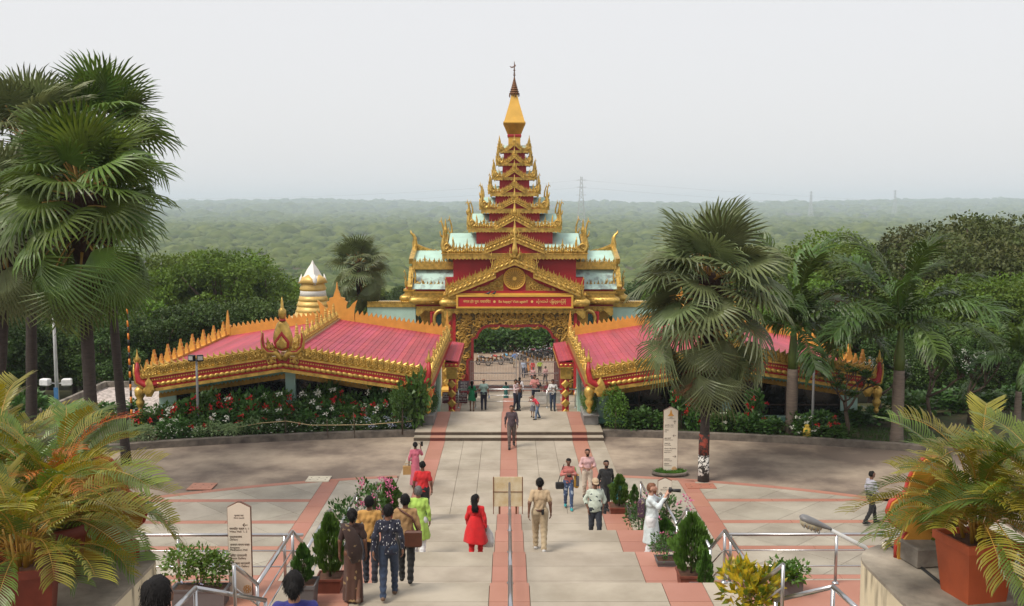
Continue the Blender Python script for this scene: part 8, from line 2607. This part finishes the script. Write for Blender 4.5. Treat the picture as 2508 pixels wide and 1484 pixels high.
# group at the barrier
GD = cloth('green_dress', (.015, .22, .09))
L1 = -1.40
pd = person('woman in short green dress with raised hand at the barrier', at(1155, 53.3), 53.3, L1, 1.66, AWAY, GD, None, ('down', 'phone'), .08, 1, 3, 'long', 0, 'short', 1.0, True, .01, skirt=(1.12, .62, .15, .24, GD), shoe=SHOE_T)
o = item('handbag', 'black handbag on the shoulder of the woman in green', 'bag', pd, (-.24, .05, .95)); B().cbox((0, 0, 0), (.12, .28, .28), 0, .04).build('bag', BLK, o); B().tube([(0, 0, .13), (.03, 0, .42)], .014, 5).build('strap', BLK, o)
pd = person('bald man in grey green shirt and dark trousers carrying a bottle', at(1184, 53.6), 53.6, L1, 1.74, AWAY, cloth('grey_green_shirt', (.22, .32, .30)), NAVY, ('down', 'down'), .08, -1, 3, 'short', 0, 'short', .88, fat=.03, bald=True)
o = item('water_bottle', 'clear plastic water bottle in the bald man\'s hand', 'bottle', pd, (-.29, -.03, .62)); B().lathe([(.035, 0), (.04, .02), (.04, .17), (.018, .22), (.018, .26)], 10).build('bottle', M('clear_plastic', (.45, .5, .55), .15), o); B().lathe([(.041, .07), (.041, .14)], 10).build('wrapper', M('blue_wrapper', (.05, .12, .35), .4), o)
person('man in white shirt with pink flowers looking at a phone', at(1263, 53.4), 53.4, L1, 1.74, RIGHT - .5, pattern('pink_floral', (.60, .50, .50), (.35, .06, .09), 'blotch', 15, .58), NAVY, ('chest', 'chest'), .05, 1, 0, 'short', 0, 'long', .90, nod=.4)
person('man in brown shirt and jeans leaning behind the floral shirt', at(1272, 53.9), 53.9, L1, 1.62, LEFT + .5, cloth('brown_shirt', (.16, .07, .045)), JEAN, ('chest', 'chest'), .05, 1, 1, 'short', 0, 'short', .90, nod=.3)
person('man in coral checked shirt looking into his hands at the barrier', at(1310, 55.0), 55.0, L1, 1.72, TOWARD, pattern('coral_check', (.50, .16, .15), (.60, .35, .32), 'check', 9, .15), NAVY, ('chest', 'chest'), .0, 1, 0, 'short', 0, 'long', .90, nod=.3)
pd = person('man in white shirt with black shoulder straps and jeans', at(1355, 53.5), 53.5, L1, 1.72, TOWARD, cloth('white_shirt', (.66, .66, .66)), JEAN, ('belly', 'chest'), .03, 1, 1, 'short', 0, 'roll', .90, nod=.2)
o = item('backpack', 'black backpack on the man in white shirt', 'bag', pd, (.05, .2, 1.2)); B().cbox((0, 0, 0), (.32, .16, .44), 0, .05).build('bag', BLK, o)
for q in (-.12, .12): B().tube([(q, 0, .2), (q * .95, -.17, .27), (q * .9, -.31, .1), (q, -.3, -.1)], .022, 5).build('strap', BLK, o)
g = PZ(1317, 1027, .30); person('child in red shirt and jeans stooping over the other child', g.x, g.y, .30, 1.18, LEFT + .35, cloth('child_red', (.56, .03, .06)), cloth('light_jeans', (.10, .15, .24), var=.3), ('chest', 'out'), .12, 1, 0, 'short', 0, 'long', .92, lean=.55, res=.02)
g = PZ(1305, 1022, .30); person('child in white shirt and grey skirt ducking, hands to face', g.x, g.y, .30, 1.02, TOWARD - .3, cloth('child_white', (.6, .6, .6)), None, ('cam', 'cam'), .05, 1, 0, 'short', 0, 'short', .95, lean=.3, skirt=(1.0, .48, .14, .22, cloth('grey_skirt', (.12, .12, .14))), res=.02)
L2 = -3.0
person('woman in dark green dress with red bag beyond the barrier', at(1239, 62.6), 62.6, L2, 1.56, AWAY + .3, cloth('dark_green_dress', (.012, .10, .09)), None, ('down', 'out'), .05, 1, 1, 'bun', 0, 'short', 1.0, True, skirt=(1.1, .1, .15, .22, cloth('dark_green_dress', (.012, .10, .09))))
person('man in white tee shirt with black sleeve bands beyond the barrier', at(1273, 63.4), 63.4, L2, 1.72, AWAY - .2, cloth('white_tee', (.6, .58, .6)), BLK, ('down', 'down'), .06, 1, 1, 'short', 0, 'long', .9)
person('woman in maroon with white shawl beyond the barrier', at(1341, 62.7), 62.7, L2, 1.55, TOWARD + .3, cloth('maroon_dress', (.16, .02, .03)), None, ('down', 'belly'), .0, 1, 1, 'bun', 0, 'long', 1.0, True, skirt=(1.1, .08, .15, .22, cloth('maroon_dress', (.16, .02, .03))), scarf=cloth('white_shawl', (.6, .6, .6)))
person('man in dark clothes just behind the coral checked shirt', at(1317, 63.2), 63.2, L2, 1.70, AWAY, CHAR, BLK, ('down', 'down'), .05, 1, 1, 'short', 0, 'short', .9)
person('woman in maroon low on the steps by the gilded pier', at(1385, 60.2), 60.2, L2, 1.30, LEFT, cloth('maroon_dress', (.16, .02, .03)), None, ('belly', 'belly'), .0, 1, 1, 'bun', 0, 'long', 1.0, True, skirt=(1.1, .05, .15, .3, cloth('maroon_dress', (.16, .02, .03))))
# beyond the gate
def far(label, px, D, h, rz, top, bottom, arms=('down', 'down'), **k):
    return person(label, at(px, D), D, lot_z(D), h, rz, top, bottom, arms, k.pop('stride', .06), 1, 1, k.pop('hair', 'short'), 0, k.pop('sleeve', 'long'), .9, res=.035, **k)
far('man in blue shirt and beige trousers before the motorbikes', 1260.6, 100.0, 1.72, TOWARD, cloth('sky_blue_shirt', (.13, .25, .55)), BEIGE_T, ('chest', 'chest'))
far('guard in pink shirt and dark trousers seen through the gate bars', 1306, 89.5, 1.70, AWAY, cloth('guard_pink', (.60, .34, .34)), CHAR)
far('second guard in pink, slimmer, seen through the gate bars', 1336.5, 90.2, 1.66, AWAY + .3, cloth('guard_pink', (.60, .34, .34)), CHAR, stride=.15)
far('woman in orange and yellow sari among the motorbikes', 1294, 97.5, 1.58, RIGHT, cloth('orange_sari', (.60, .25, .08)), None, skirt=(1.1, .08, .15, .24, cloth('orange_sari', (.60, .25, .08))), scarf=cloth('yellow_end', (.6, .42, .12)), fem=True, hair='bun')
far('woman in red dress behind the gate leaf', 1305, 94.5, 1.58, AWAY, cloth('red_dress', (.5, .03, .03)), None, skirt=(1.1, .08, .15, .24, cloth('red_dress', (.5, .03, .03))), fem=True, hair='bun')
far('man in light blue shirt behind the gate leaf', 1282, 94.0, 1.68, TOWARD, cloth('pale_blue_shirt', (.35, .42, .55)), JEAN)
far('person with lime green backpack behind the gate leaf', 1323, 95.0, 1.64, AWAY, cloth('lime_bag_shirt', (.40, .60, .05)), BLK)
far('man in dark clothes beside the light blue shirt', 1289, 95.2, 1.70, RIGHT, CHAR, BLK)
# heads at the bottom edge
person('man with thick black hair, only his head seen low before the parapet', at(358, 5.6), 5.6, 5.88, 1.67, AWAY, cloth('dull_shirt', (.20, .18, .16)), BLK, ('down', 'down'), .05, 1, 1, 'short', 0, 'long', .9)
person('woman in deep blue blouse with long tied hair by the grey pot', at(704, 8.0), 8.0, 5.08, 1.60, AWAY + .1, cloth('deep_blue_blouse', (.02, .02, .16)), BLK, ('down', 'down'), .04, 1, 3, 'bun', 0, 'short', .9, True)
# ================================================================== HAZE
_hz = B().box(-7500, 7500, -120, 9100, -60, 112)
_hm = bpy.data.materials.new('haze_air')
_hm.use_nodes = True
_hn = _hm.node_tree
_hn.nodes.clear()
_pv = _hn.nodes.new('ShaderNodeVolumePrincipled')
_pv.inputs['Color'].default_value = (0.77, 0.885, 1.0, 1)
_pv.inputs['Density'].default_value = 0.000175
_ho = _hn.nodes.new('ShaderNodeOutputMaterial')
_hn.links.new(_pv.outputs[0], _ho.inputs['Volume'])
haze = tag(_hz.build('haze', _hm), 'pale bluish haze lying over the whole landscape', 'haze', kind='stuff')
print('script time', round(time.time() - T0, 2), 'objects', len(bpy.data.objects))
